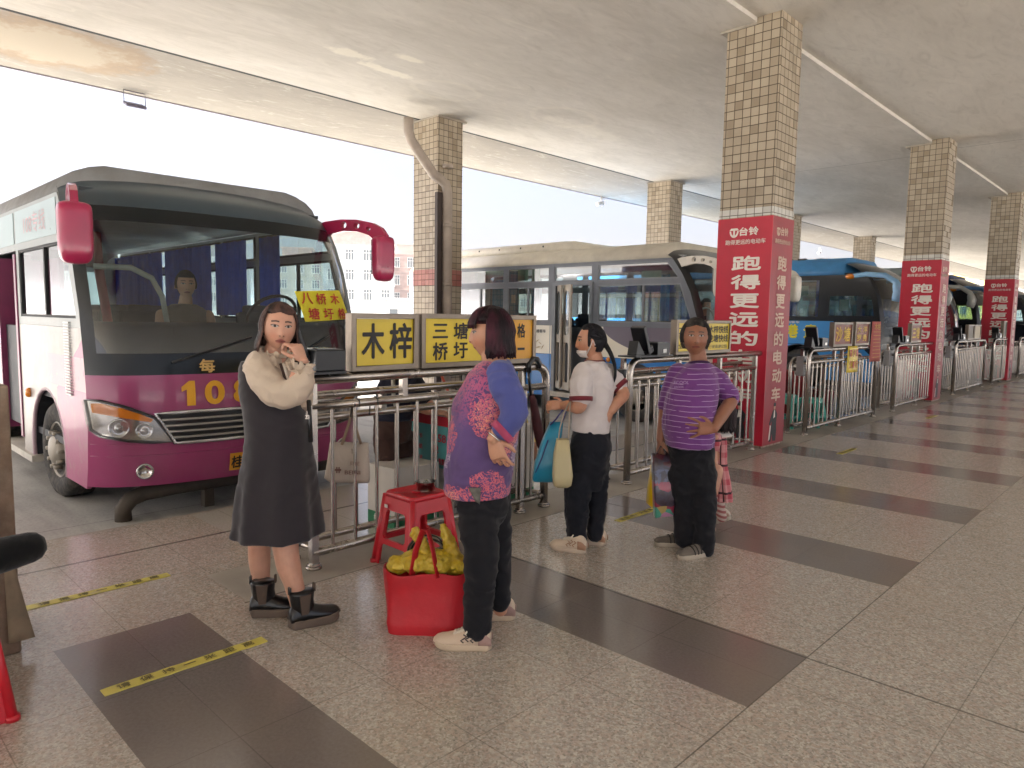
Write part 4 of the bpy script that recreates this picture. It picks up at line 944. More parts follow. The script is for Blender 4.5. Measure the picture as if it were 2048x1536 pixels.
for (y, l) in ((5.33, 'dark grey payment box fixed below the ticket reader behind the woman in the white shirt'), (9.42, 'grey payment box on the barrier by the teal stools'), (13.05, 'grey payment box on the barrier before the second banner column'), (17.15, 'grey payment box on the barrier between the second and third banner columns')):
    t = thing('payment_box', l, 'payment box', (-3.78, y, .78), 'payment boxes on the barriers'); dk = y < 6
    b = MB(); b.bx(-.05, .05, -.02, .12 if dk else .2, 0, .26); b.build('case', M('dark box plastic', '#2c2e36', .4) if dk else M('grey box plastic', '#8d8a8a', .4), t, bevel=.012)
    b = MB(); 
    for i in range(5): b.bx(.0505, .053, .02, .1 if dk else .17, .05+i*.035, .066+i*.035)
    b.build('label', M('box print', '#6a6a70', .5), t)
    b = MB(); b.bx(-.02, .02, .03, .07, .26, .36); b.build('bracket', SS, t)
# ---------------------------------------------------------------- people
RG = V((math.cos(YAW), math.sin(YAW), 0)); AW = V((-math.sin(YAW), math.cos(YAW), 0)); UP = V((0, 0, 1))    # picture right, away, up
def ruaw(r, u, a): return RG*r+UP*u+AW*a
def fuse(mb, voxel, smooth=4, name='tmp'):            # many lofts -> one continuous skin
    me = bpy.data.meshes.new(name); me.from_pydata(mb.v, [], mb.f); o = bpy.data.objects.new(name, me); COL.objects.link(o)
    r = o.modifiers.new('r', 'REMESH'); r.mode = 'VOXEL'; r.voxel_size = voxel; r.use_smooth_shade = True
    if smooth: q = o.modifiers.new('s', 'SMOOTH'); q.iterations = smooth; q.factor = .5
    dg = bpy.context.evaluated_depsgraph_get(); out = bpy.data.meshes.new_from_object(o.evaluated_get(dg)); bpy.data.objects.remove(o); bpy.data.meshes.remove(me)
    out.polygons.foreach_set('use_smooth', [True]*len(out.polygons)); out.name = name
    return out
def mat_skin(name, base, lip, brow, iris='#1c120e', white='#a39a94', fat=1.0):
    a = Mat(name); k = a.coords(); n = a.noise(k, 30, 4); n2 = a.noise(k, 7, 3)
    c = a.mix(n.ramp(.3, .7), tuple(x*.93 for x in lin(base)), tuple(min(1, x*1.05) for x in lin(base)))
    c = a.mix(n2.ramp(.5, .75)*.35, c, tuple(x*y for x, y in zip(lin(base), (1.06, .84, .8))))
    h = a.attr('hl').outputs['Vector']; x, y, z = a.xyz(h); ax = x.abs(); fr = (y > .02)*(ax < .2)
    def ell(dx, dz, rx, rz): p = dx/rx; q = dz/rz; return (p*p+q*q).pow(.5)
    ck = ell(ax-.04, z+.03, .03, .03).ramp(1.1, .3)*.3*fr; c = a.mix(ck, c, tuple(x*y for x, y in zip(lin(base), (1.05, .74, .7))))
    lp = ell(x, z+.0585+ax*.12, .025, .0105).ramp(1.05, .8)*fr; c = a.mix(lp*.85, c, lip)
    ml = ((z+.0585+ax*.06).abs() < .0016)*(ax < .024)*fr; c = a.mix(ml*.9, c, '#3a1a18')
    br = ((z-.037+(ax-.028).abs()*.16).abs()).ramp(.0052, .0028)*(ax > .013)*(ax < .048)*fr; c = a.mix(br*.9, c, brow)
    ex = ax-.0315; ew = ell(ex, z-.0125-ex*.08, .0150, .0062); c = a.mix((ew < 1.0)*fr, c, white)
    ir = ell(ex, z-.0128, .0060, .0062); c = a.mix((ir < 1.0)*(ew < 1.05)*fr, c, iris)
    lid = ((ew-1.12).abs() < .2)*(z > .0125+ex*.05)*fr; c = a.mix(lid*.9, c, '#1d1412')
    ns = ell(ax-.0085, z+.0335, .0042, .0028).ramp(1.1, .8)*fr*(y > .085); c = a.mix(ns*.8, c, '#3d201a')
    a.set(Base_Color=c, Roughness=(n-.5)*.1+.48, Specular_IOR_Level=.42, Subsurface_Weight=.12); a.b.inputs['Subsurface Radius'].default_value = (.02, .008, .005); a.b.inputs['Subsurface Scale'].default_value = .25
    a.bump(a.noise(k, 160, 3), .08, .003); return a.m
def g2(x, s): return math.exp(-(x/s)**2)
def head_pt(th, ph, fat=1.0, grow=0.0):               # th: azimuth (0 = face), ph: -90..90
    nx, ny, nz = math.sin(th)*math.cos(ph), math.cos(th)*math.cos(ph), math.sin(ph)
    x, y, z = nx*.074*fat, ny*.092-.004, nz*.114
    if z < 0:
        t = min(1, -z/.114); x *= 1-.30*t**1.3; 
        if y < 0: y *= 1-.45*t
        else: y *= 1-.06*t
    if y > 0:
        f = y/.092
        y = y*(1-.10*(abs(x)/.07)**2) 
        y += .021*g2(x, .0105)*(0 if z > .03 or z < -.045 else max(0, min(1, (.03-z)/.055)))*1.0*f
        y += .007*g2(abs(x)-.013, .007)*g2(z+.029, .009)*f
        y -= .0085*(g2(abs(x)-.031, .016)*g2(z-.013, .013))*f
        y += .004*(g2(abs(x)-.031, .011)*g2(z-.012, .008))*f
        y += .004*g2(z-.038, .012)*g2(x, .05)*f
        y += .006*fat*g2(abs(x)-.042, .018)*g2(z+.03, .022)*f
        y += .009*g2(x, .022)*g2(z+.058, .013)*f - .003*g2(x, .022)*g2(z+.0588, .003)*f
        y += .007*g2(x, .02)*g2(z+.098, .014)*f - .003*g2(x, .02)*g2(z+.078, .007)*f
    p = V((x, y, z))
    if grow: p += V((nx, ny, nz)).normalized()*grow
    return p
def head_mesh(mb, Mh, fat=1.0, s=1.0):
    N, K = 72, 54; R = []
    for i in range(K+1):
        ph = -PI/2+PI*i/K; ph = max(-1.55, min(1.55, ph)); R.append([Mh @ (head_pt(2*PI*j/N, ph, fat)*s) for j in range(N)])
    mb.loft(R)
    for sg in (-1, 1):                                   # ears
        c = V((sg*.0745*fat, -.012, -.006)); R = []
        for i in range(9):
            a = -PI/2+PI*i/8; R.append([Mh @ ((c+V((sg*(.006+.006*math.cos(t)), -.004+.019*math.cos(a)*math.sin(t)+.004*math.sin(a), .031*math.sin(a)+.001)))*s) for t in (2*PI*j/10 for j in range(10))])
        mb.loft(R)
def head_matrix(center, f, roll=0, tilt_up=V((0,0,1))):
    f = V(f).normalized(); x = f.cross(tilt_up).normalized(); z = x.cross(f)
    m = Matrix((x, f, z)).transposed().to_4x4(); m = m @ Matrix.Rotation(roll, 4, 'Y'); m.translation = center; return m
def chain(mb, pts, n=16, m=0):                           # (point, radius) limb with rounded ends, smoothed along its length
    P = [V(p) for p, r in pts]; R = [r for p, r in pts]; Q, S_ = [], []
    for i in range(len(P)-1):
        p0 = P[max(0, i-1)]; p1 = P[i]; p2 = P[i+1]; p3 = P[min(len(P)-1, i+2)]
        for k in range(6):
            t = k/6; t2, t3 = t*t, t*t*t
            Q.append(.5*((2*p1)+(p2-p0)*t+(2*p0-5*p1+4*p2-p3)*t2+(3*p1-p0-3*p2+p3)*t3)); S_.append(R[i]+(R[i+1]-R[i])*(t2*(3-2*t)))
    Q.append(P[-1]); S_.append(R[-1])
    d0 = (Q[0]-Q[1]).normalized(); d1 = (Q[-1]-Q[-2]).normalized()
    Q = [Q[0]+d0*S_[0]*.8, Q[0]+d0*S_[0]*.45]+Q+[Q[-1]+d1*S_[-1]*.45, Q[-1]+d1*S_[-1]*.8]; S_ = [S_[0]*.45, S_[0]*.85]+S_+[S_[-1]*.85, S_[-1]*.45]
    mb.tube(Q, S_, n, m); return mb
def hand(mb, wrist, d, nrm, thumb, s=1.0, curl=(.35,.4,.45,.5), spread=.12, tcurl=.3):
    # d: along the fingers, nrm: out of the back of the hand, thumb: side the thumb leaves from
    d = V(d).normalized(); nrm = V(nrm); nrm = (nrm-d*nrm.dot(d)).normalized(); sd = d.cross(nrm); 
    if sd.dot(V(thumb)) < 0: sd = -sd
    w = V(wrist); P = lambda a, b, c: w+(d*a+sd*b+nrm*c)*s
    R = []
    for a, hw, ht in ((-.01, .024, .018), (.02, .032, .017), (.05, .039, .016), (.08, .041, .014), (.092, .038, .011)):
        R.append([P(a, hw*math.cos(t), ht*math.sin(t)) for t in (2*PI*j/14 for j in range(14))])
    mb.loft(R)
    for i, (b0, L) in enumerate(((.030, .070), (.011, .078), (-.009, .073), (-.028, .058))):
        c = curl[i]; ang = 0; p = P(.078, b0, 0); pts = [(p, .0088*s)]; sp = (1.4-i)*spread
        for q, f in enumerate((.48, .30, .26)):
            ang += c*(1.0, 1.25, .8)[q]; dd = (d*math.cos(ang)-nrm*math.sin(ang)+sd*sp*(.6 if q else 1)).normalized(); p = p+dd*(L*f*s+ (.012*s if q == 0 else 0)); pts.append((p, (.0086, .0078, .0066)[q]*s))
        chain(mb, pts, 10)
    p = P(.018, .024, -.004); pts = [(p, .013*s)]; a1 = tcurl
    for q, (L, r) in enumerate(((.034, .0115), (.03, .010), (.024, .008))):
        dd = (d*(.62+.16*q)+sd*(.75-.28*q)-nrm*(a1*(.5+.4*q))).normalized(); p = p+dd*L*s; pts.append((p, r*s))
    chain(mb, pts, 10)
class Person:
    def __init__(s, label, foot, group=None):
        s.D = depth(foot); s.t = thing('person', label, 'person', foot, group); s.o = V(foot); s.body = MB(); s.Mh = None
    def L(s, px, py, b=0.0): return at(px, py, s.D+b)
    def ring(s, py, xl, xr, hd, b=0.0, e=2.3, n=32, tilt=0, asym=0):
        a, c = s.L(xl, py, b), s.L(xr, py, b); ctr = (a+c)/2; hw = (c-a).length/2; R = []
        for j in range(n):
            t = 2*PI*j/n; ct, st = math.cos(t), math.sin(t); x = abs(ct)**(2/e)*(1 if ct > 0 else -1); y = abs(st)**(2/e)*(1 if st > 0 else -1)
            R.append(ctr+RG*(x*hw)+AW*(y*hd)+UP*(tilt*y*hd))
        return R
    def limb(s, mb, pts, n=16): return chain(mb, [(s.L(x, y, b), r) for x, y, b, r in pts], n)
    def finish(s, skin, voxel=.0045):
        me = fuse(s.body, voxel, 2, 'body'); at_ = me.attributes.new('hl', 'FLOAT_VECTOR', 'POINT'); inv = s.Mh.inverted(); vals = []
        for v in me.vertices:
            p = inv @ v.co
            vals += (list(p) if p.length < .16 else [9, 9, 9])
        at_.data.foreach_set('vector', vals); s.put(me, 'body', [skin])
    def put(s, me, name, mats, parent=None):
        o = bpy.data.objects.new(name, me); COL.objects.link(o)
        me.materials.clear()
        for m in mats: me.materials.append(m)
        o.parent = s.t; me.transform(Matrix.Translation(-s.o))
        return o
    def cloth(s, mb, name, mats, voxel=.008, smooth=6, wr=.006, ws=9, fn=None):
        me = fuse(mb, voxel, smooth, name); ns = __import__('mathutils').noise
        off = V((len(name)*1.7, s.D*3, .5)); N = len(me.vertices); co_ = [0.0]*(3*N); no_ = [0.0]*(3*N)
        me.vertices.foreach_get('co', co_); me.vertices.foreach_get('normal', no_); nz_ = ns.noise
        for i in range(0, 3*N, 3):
            x, y, z = co_[i]+off.x, co_[i+1]+off.y, co_[i+2]+off.z
            a_ = nz_(V((x*ws*.6, y*ws*.6, z*ws*.5)))*1.5; k = wr*(nz_(V((x*ws, y*ws, z*ws*1.3)))*.7+.9*(.45-abs(nz_(V((x*ws*1.1+a_, y*ws*1.1-a_, z*ws*1.9+a_))))*1.6))
            co_[i] += no_[i]*k; co_[i+1] += no_[i+1]*k; co_[i+2] += no_[i+2]*k
        me.vertices.foreach_set('co', co_); me.update()
        return s.put(me, name, mats)
    def raw(s, mb, name, mats, parent=None, bevel=0, subd=0):
        o = mb.build(name, mats, None, bevel, subd=subd); o.data.transform(Matrix.Translation(-s.o)); o.parent = parent or s.t; return o
    def hair(s, mats, spec, cap=.010, cut=None, lockr=.010, fat=1.0, name='hair', seed=3):
        # cut(th, ph) -> 0..1 how much hair grows there; spec: list of hanging locks
        rnd = random.Random(seed); b = MB(); N, K = 64, 40; R = []
        for i in range(K+1):
            ph = max(-1.55, min(1.55, -PI/2+PI*i/K)); row = []
            for j in range(N):
                th = 2*PI*j/N; th2 = (th+PI) % (2*PI)-PI; g = cut(th2, ph); g = max(0, min(1, g))
                row.append(s.Mh @ head_pt(th, ph, fat, -.014+(cap+.014)*g+(.002*math.sin(th*23+ph*3)*g)))
            R.append(row)
        b.loft(R)
        for (th, pts, r) in spec(rnd): b.tube([s.Mh @ V(p) for p in pts], [r*q for q in ([.6]+[1]*(len(pts)-2)+[.35])], 7, flat=.55)
        return s.raw(b, name, mats)
def on_head(th, ph, g): return head_pt(th, ph, 1.0, g)
def hairmat(name, col, hi, rough=.32):
    a = Mat(name); k = a.coords(); n = a.noise(a.scale(k, (1, 1, .12)), 140, 3); n2 = a.noise(a.scale(k, (1, 1, .25)), 16, 3)
    a.set(Base_Color=a.mix(n2.ramp(.4, .7), a.mix(n, col, tuple(x*.6 for x in lin(col))), hi), Roughness=n*.2+rough+.12, Specular_IOR_Level=.22); a.bump(n, .6, .004); return a.m
def fabric(name, col, rough=.8, var=.1, fold=.4, sheen=.1, fs=14):
    a = Mat(name); k = a.coords(); n = a.noise(k, 7, 4); f = a.noise(a.scale(k, (1, 1, .55)), fs, 4, .5, .8); wv = a.noise(k, 600, 2); c = lin(col)
    a.set(Base_Color=a.mix(n.ramp(.3, .7), tuple(x*(1-var) for x in c), tuple(min(1, x*(1+var)) for x in c)), Roughness=float(rough), Sheen_Weight=float(sheen), Specular_IOR_Level=.25); a.bump(f+wv*.08, fold, .012); return a.m
def shoe(s, heel, dirv, ln, wd, ht, up_m, sole_m, acc_m, style, lift=0.0, pitch=0.0):
    # a shoe built along +x from the heel, then turned to dirv
    d = V((dirv[0], dirv[1], 0)).normalized(); y = V((-d.y, d.x, 0)); o = V(heel)
    cp, sp = math.cos(pitch), math.sin(pitch)
    T = lambda x, yy, z: o+d*(x*cp+z*sp)+y*yy+UP*(-x*sp*-1 if False else (z*cp-x*sp)+lift)
    hw = lambda t: wd/2*(.78+.1*math.sin(t*PI)+.22*max(0, math.sin((t-.25)*PI/.95)))*(1 if t < .8 else math.sqrt(max(.02, 1-((t-.8)/.215)**2)))
    def outl(x, k, z, grow=0): return None
    st = .03 if style != 'boot' else .042
    b = MB(); R = []; n = 28
    for t0 in (0, .01, .03, .07):
        pass
    def contour(k, z):                                    # closed outline of the sole, scaled
        P = []
        m = 16
        for i in range(m+1): t = i/m; P.append((t, 1))
        for i in range(m-1, 0, -1): t = i/m; P.append((t, -1))
        return [T((.5+(t-.5)*k)*ln, sg*hw(t)*k*(1 if 0 < t < 1 else .35), z+(.012*max(0, (t-.78)/.22) if style != 'flat' else 0)*(1 if z < .03 else 1)) for t, sg in P]
    b.loft([contour(.96, .0), contour(1.0, .006), contour(1.0, st-.006), contour(.97, st)])
    so_ = s.raw(b, 'sole', [sole_m])
    b = MB(); R = []
    prof = [(0.02, .55), (.06, .8), (.12, .95), (.2, 1.0), (.3, .98), (.38, .9), (.46, .78), (.56, .64), (.66, .54), (.76, .47), (.86, .42), (.93, .34), (.985, .18)]
    for t, h in prof:
        hh = ht*h; w_ = hw(t)*.96
        R.append([T(t*ln, w_*math.cos(a)*(1 if math.sin(a) < .3 else (1-.38*(math.sin(a)-.3))), st-.004+hh*max(0, math.sin(a))**.8*(1)) for a in (PI*j/12 for j in range(13))]+[T(t*ln, -w_+2*w_*j/4, st-.006) for j in range(1, 4)])
    b.loft(R); u_ = s.raw(b, 'shoe_upper', [up_m])
    if style == 'boot':
        b = MB(); R = []
        for z, x, rx, ry in ((.05, .085, .062, .038), (.09, .072, .056, .040), (.13, .066, .056, .046), (.165, .066, .060, .050), (.175, .066, .059, .049)):
            R.append([T(x+rx*math.cos(a), ry*math.sin(a), z) for a in (2*PI*j/20 for j in range(20))])
        b.loft(R); s.raw(b, 'boot_shaft', [up_m])
        for sg in (-1, 1):
            b = MB(); b.add([T(.05, sg*.047, .07), T(.085, sg*.045, .07), T(.095, sg*.0525, .168), T(.04, sg*.0525, .168)], [(0,1,2,3)]); q = s.raw(b, 'elastic_gusset', [acc_m]); q.modifiers.new('s', 'SOLIDIFY').thickness = .006
        for x in (.008, .126):
            b = MB(); b.tube([T(x, -.008, .165), T(x, -.008, .2), T(x, .008, .2), T(x, .008, .165)], .006, 6); s.raw(b, 'pull_tab', [acc_m if x > .05 else up_m])
    elif style in ('sneaker', 'chunky'):
        b = MB()
        for (t0, t1, z0, z1) in ((.0, .22, .0, .62), (.8, 1.0, -.02, .3)):
            R2 = []
            for t, h in [(t0+(t1-t0)*i/6, 0) for i in range(7)]:
                hgt = lerp_t([p[0] for p in prof], [p[1] for p in prof], t)*ht; w_ = hw(min(t, .985))*.985
                R2.append([T(t*ln, sg*w_*(1-.1*q), st-.004+hgt*(z0+(z1-z0)*q)) for sg in (1,) for q in (0, .5, 1)]+[T(t*ln, -w_*(1-.1*q), st-.004+hgt*(z0+(z1-z0)*q)) for q in (1, .5, 0)])
            vs = [p for r in R2 for p in r]; fs = []
            for i in range(6):
                for j in (0, 1, 3, 4): a = i*6+j; fs.append((a, a+1, a+7, a+6))
            b.add(vs, fs, 0, True)
        q = s.raw(b, 'overlay', [acc_m], u_); q.modifiers.new('s', 'SOLIDIFY').thickness = .004
        b = MB()
        for i in range(5):
            t = .40+.055*i; h = st+ht*lerp_t([p[0] for p in prof], [p[1] for p in prof], t)-.004; k = .022
            b.tube([T((t-.02)*ln, -k, h-.006), T(t*ln, 0, h+.004), T((t+.02)*ln, k, h-.006)], .0045, 6); b.tube([T((t+.02)*ln, -k, h-.008), T(t*ln, 0, h+.004), T((t-.02)*ln, k, h-.006)], .0045, 6)
        h = st+ht*.86; b.tube([T(.38*ln, 0, h), T(.34*ln, -.03, h+.012), T(.42*ln, -.04, h-.02)], .0045, 6); b.tube([T(.38*ln, 0, h), T(.34*ln, .03, h+.012), T(.44*ln, .045, h-.024)], .0045, 6)
        s.raw(b, 'laces', [M('shoe laces', '#d8cdbb', .8)], u_)
        b = MB()
        for sg in (-1, 1):
            for x0, zz in ((.3, .03), (.38, .045), (.46, .032)): b.tube([T((x0+.05*math.sin(q*1.6))*ln, sg*(hw(x0)+.001-.006*q/4), st+zz*.4+q*.009) for q in range(5)], .0032, 5)
        s.raw(b, 'side_stripe', [M('shoe stripe', '#3a2f33', .6) if style == 'sneaker' else acc_m], u_)
    else:
        b = MB()
        for t in (.42, .52, .62): 
            hgt = lerp_t([p[0] for p in prof], [p[1] for p in prof], t)*ht; w_ = hw(t)*.97
            b.tube([T(t*ln, w_*math.cos(a)*(1 if math.sin(a) < .3 else (1-.38*(math.sin(a)-.3))), st-.002+hgt*max(0, math.sin(a))**.8) for a in (PI*j/10 for j in range(11))], .004, 5)
        s.raw(b, 'elastic_band', [acc_m], u_)
    return u_
SK1 = mat_skin('skin fair', '#c99a83', '#a5585a', '#2a1d1a'); SK2 = mat_skin('skin tan', '#b98a70', '#96544c', '#3a2b26'); SK3 = mat_skin('skin warm', '#bd8a70', '#9c5a50', '#1e1614'); SK4 = mat_skin('skin weathered', '#8d604a', '#7a4038', '#4a3c34')
def bob(zend, front, n=150, r=.009, out=.012, bangs=0, jit=.006, flare=0.0):
    def f(rnd):
        L = []
        for i in range(n):
            th = front+(2*PI-2*front)*(i+rnd.random()*.6)/n; th2 = (th+PI) % (2*PI)-PI
            ph0 = 1.35-.25*rnd.random(); pts = []
            for k in range(6): ph = ph0+(-.12-ph0)*k/5; pts.append(on_head(th2, ph, out+rnd.random()*jit*.4))
            e = pts[-1]; ze = zend+rnd.uniform(-.012, .012)
            for k in range(1, 5): q = k/4; pts.append(V((e.x*(1+flare*q)+rnd.uniform(-1, 1)*jit*q, e.y*(1+flare*q*.6)+rnd.uniform(-1, 1)*jit*q, e.z+(ze-e.z)*q)))
            L.append((th2, pts, r))
        for i in range(bangs):
            th = (i/(bangs-1)-.5)*1.7+rnd.uniform(-.05, .05); pts = []
            for k in range(6): ph = 1.3+(.42-1.3)*k/5; pts.append(on_head(th, ph, out+.002+.004*math.sin(k*.7)))
            e = pts[-1]; pts.append(V((e.x*1.02, e.y+.004, e.z-.018-rnd.random()*.01))); L.append((th, pts, r))
        return L
    return f

# --- woman in a dark pinafore, hand at her mouth
p = Person('woman in a dark sleeveless dress over a cream blouse, hand raised to her mouth', onz(586, 1238))
s = p; Bd = p.body; cm = -.1
hc = s.L(558, 656, 0); f = -AW*math.cos(math.radians(27))+RG*math.sin(math.radians(27))+UP*-.04
s.Mh = head_matrix(hc, f, math.radians(-4)); head_mesh(Bd, s.Mh, 1.1, 1.0)
s.limb(Bd, [(555, 682, .02, .052), (550, 705, .03, .053), (545, 735, .03, .07)])
Bd.loft([s.ring(y, a, c, h) for y, a, c, h in ((728, 515, 548, .045), (745, 502, 556, .07), (800, 506, 584, .09), (870, 505, 604, .11), (940, 500, 608, .13), (990, 500, 606, .12))])
s.limb(Bd, [(523, 960, .07, .085), (521, 1040, .08, .068), (519, 1085, .09, .056), (519, 1118, .1, .054), (522, 1160, .1, .044), (523, 1200, .1, .040), (523, 1222, .1, .04)])
s.limb(Bd, [(570, 960, -.06, .088), (569, 1040, -.07, .07), (570, 1082, -.08, .062), (576, 1125, -.08, .058), (589, 1172, -.07, .046), (596, 1203, -.06, .040), (597, 1218, -.05, .036)])
sh, el, wr = s.L(514, 722, -.08), s.L(580, 792, -.16), s.L(606, 722, -.17)
chain(Bd, [(sh, .03), (sh.lerp(el, .5), .038), (el, .038), (el.lerp(wr, .5), .034), (wr, .027)])
hand(Bd, wr, ruaw(-.42, .9, .10), ruaw(.85, .2, -.5), ruaw(-.6, .2, -.6), .92, (.75, .85, .95, 1.0), .05, .5)
chain(Bd, [(s.L(568, 730, .13), .05), (s.L(598, 800, .14), .042), (s.L(585, 808, .02), .036), (s.L(574, 806, -.06), .027)])
hand(Bd, s.L(574, 806, -.06), ruaw(-.8, .1, -.2), ruaw(.1, -.6, -.7), ruaw(0, 1, 0), .9, (.5, .5, .5, .5), .08, .3)
s.finish(SK1)
b = MB(); b.loft([s.ring(y, a, c, h) for y, a, c, h in ((707, 522, 560, .06), (716, 500, 562, .08), (728, 491, 566, .1), (750, 487, 574, .11), (770, 490, 580, .115))])
s.limb(b, [(515, 720, -.04, .05), (519, 742, -.1, .070), (535, 768, -.14, .073), (560, 787, -.165, .072), (586, 785, -.175, .067), (602, 768, -.175, .06), (608, 750, -.172, .046), (608, 738, -.17, .035)])
s.limb(b, [(562, 726, .1, .055), (590, 765, .14, .07), (600, 795, .13, .068), (590, 806, .03, .06)])
CRB = fabric('cream chiffon', '#c7b6a3', .7, .06, .5, .2, 18); s.cloth(b, 'blouse', [CRB], .007, 8, .008, 11)
b = MB()                                                   # ruffles at the cuff and collar
def ruffle(mb, ctr, ax, r0, r1, h, waves, n=72):
    x, y = frame(ax); ax = V(ax).normalized(); vs = []
    for k in range(4):
        q = k/3
        for j in range(n): a = 2*PI*j/n; r = r0+(r1-r0)*q+.012*q*math.sin(a*waves)+.005*q*math.sin(a*waves*2.3+1); vs.append(V(ctr)+ax*(h*q+.008*q*math.cos(a*waves))+(x*math.cos(a)+y*math.sin(a))*r)
    mb.add(vs, [(k*n+j, k*n+(j+1) % n, (k+1)*n+(j+1) % n, (k+1)*n+j) for k in range(3) for j in range(n)], 0, True)
axw = (wr-el).normalized(); ruffle(b, wr-axw*.05, axw, .032, .05, .045, 7); ruffle(b, wr-axw*.055, axw-AW*.2, .034, .062, .02, 8); ruffle(b, s.L(550, 711, .01), UP+RG*.1-AW*.15, .062, .078, .03, 11); ruffle(b, s.L(549, 716, .01), UP*.5-AW*.3, .07, .105, .012, 10)
q = s.raw(b, 'ruffle', [CRB]); q.modifiers.new('s', 'SOLIDIFY').thickness = .003
b = MB(); RR = []
for y, a, c, h in ((722, 486, 506, .06), (738, 479, 556, .085), (752, 480, 574, .108), (775, 482, 586, .122), (805, 486, 600, .128), (835, 491, 611, .13), (865, 494, 619, .132), (900, 492, 623, .145), (950, 484, 629, .17), (1000, 478, 635, .19), (1045, 473, 641, .205), (1068, 470, 644, .21)):
    R = s.ring(y, a, c, h); ctr = sum(R, V())/len(R); k = max(0, (y-835)/235)
    R = s.ring(y, a, c, h, n=96); ctr = sum(R, V())/96
    R = [ctr+(v-ctr)*(1-.02*k+.055*k*math.sin(2*PI*j/96*9+.6)+.03*k*math.sin(2*PI*j/96*5+1)) for j, v in enumerate(R)]; RR.append(R)
b.loft(RR); DRS = fabric('charcoal dress', '#2b272c', .8, .06, .3, .3, 8); s.cloth(b, 'dress', [DRS], .008, 3, .006, 7)
b = MB()
for dx in (0, .022): b.tube([s.L(561+dx*300, 728, -.11), s.L(566+dx*300, 745, -.135), s.L(571+dx*300, 762, -.14)], .007, 6, m=0 if dx == 0 else 1)
s.raw(b, 'neck_tie', [M('brown tie', '#3b2620', .6), M('white tie', '#cfc8bd', .6)])
b = MB(); b.tube([wr-axw*.012+(frame(axw)[0]*math.cos(t)+frame(axw)[1]*math.sin(t))*.033 for t in (2*PI*j/20 for j in range(20))], .007, 8, closed=True); s.raw(b, 'wristwatch', [M('dark brown strap', '#3a2723', .5)])
b = MB(); b.tube([s.L(617, 800, -.02), s.L(620, 840, -.03), s.L(622, 884, -.02)], .012, 6, flat=.5); put_text(b, '23', s.L(614.5, 834, -.125), RG, UP, .022, .02, 1, .03); s.raw(b, 'bag_strap', [BLK, MWH])
cut = lambda th, ph: ((abs(th)-1.02)*4 if ph < .5 else 1) if ph < .62+.0*th else 1
cut = lambda th, ph: max((abs(th)-1.18)*5, (ph-.58-.22*max(0, .6-abs(th-.15)))*7) if ph > -.35 else (abs(th)-1.5)*5
s.hair([hairmat('dark brown highlighted hair', '#1d1314', '#6d5046', .28)], bob(-.112, 1.2, 190, .009, .014, 0, .006, .22), .015, cut, fat=1.1)
for hx, dv, k in ((onz(577, 1258), (.04, .21), 0), (onz(499, 1231), (.106, .154), 1)):
    dvv = V((dv[0], dv[1], 0)).normalized(); hp = V((hx.x, hx.y, 0)); shoe(s, hp, dv, .255, .098, .085, M('glossy black leather', '#0d0d0f', .32, var=.2, coat=.15), M('brown lug sole', '#63554a', .75, dirt=.3), M('dark elastic', '#54463c', .9), 'boot')

# --- woman in a purple floral blouse, facing left
p = s = Person('woman with a dark reddish bob and purple coral-print blouse, hand at her back', onz(960, 1280)); Bd = p.body
f = -RG*math.cos(math.radians(8))+AW*math.sin(math.radians(4)); s.Mh = head_matrix(s.L(980, 670, 0), f+UP*.0, 0); head_mesh(Bd, s.Mh, 1.05, .98)
s.limb(Bd, [(985, 700, 0, .054), (988, 722, 0, .058), (990, 745, 0, .075)])
Bd.loft([s.ring(y, a, c, h) for y, a, c, h in ((742, 965, 1012, .11), (780, 932, 1022, .14), (850, 916, 1022, .15), (930, 910, 1010, .15), (985, 920, 1008, .14))])
sh, el, wr = s.L(1004, 752, -.15), s.L(1030, 822, -.215), s.L(986, 878, -.235)
chain(Bd, [(sh, .045), (sh.lerp(el, .5), .045), (el, .04), (el.lerp(wr, .5), .038), (wr, .028)])
hand(Bd, wr, ruaw(.30, -.95, .0), ruaw(-.35, .1, -.95), ruaw(.9, .2, -.1), .98, (.35, .4, .55, .7), .12, .4)
chain(Bd, [(s.L(1000, 748, .17), .055), (s.L(1020, 826, .2), .045), (s.L(1005, 872, .06), .034)])
s.limb(Bd, [(957, 970, -.08, .07), (961, 1110, -.08, .055), (957, 1245, -.08, .04), (958, 1262, -.08, .038)]); s.limb(Bd, [(988, 970, .1, .065), (994, 1100, .1, .05), (1000, 1200, .1, .036), (1001, 1220, .1, .034)])
s.finish(SK2)
def mat_floral():
    a = Mat('purple coral print'); k = a.coords(); x, y, z = a.xyz(k); n = a.noise(k, 5, 4)
    c = a.mix(n.ramp(.3, .7), '#46305e', '#573f76')
    w = a.noise(k, 42, 3, .6, 1.2); v = S(a.t, a.voro(k, 5.5, 'Distance')); vd = a.voro(k, 5.5, 'Color'); rr = a.xyz(vd)[0]
    br = ((w-.5).abs() < .045)*((v+(a.noise(k, 20, 3)-.5)*.25) < .56); b2 = ((a.noise(k, 55, 2, .5, .8)-.5).abs() < .035)*(v < .42)
    c = a.mix(br*(rr > .3), c, '#c8606c'); c = a.mix(b2*(rr > .55), c, '#d88a78'); c = a.mix(br*(rr < .3), c, '#b3a3b4')
    c = a.mix(z.ramp(1.0, 1.2)*((w-.5).abs() < .07)*.8, c, '#b8557c')
    a.set(Base_Color=c, Roughness=.72, Sheen_Weight=.15); a.bump(a.noise(a.scale(k, (1, 1, .5)), 12, 4), .4, .015); return a.m
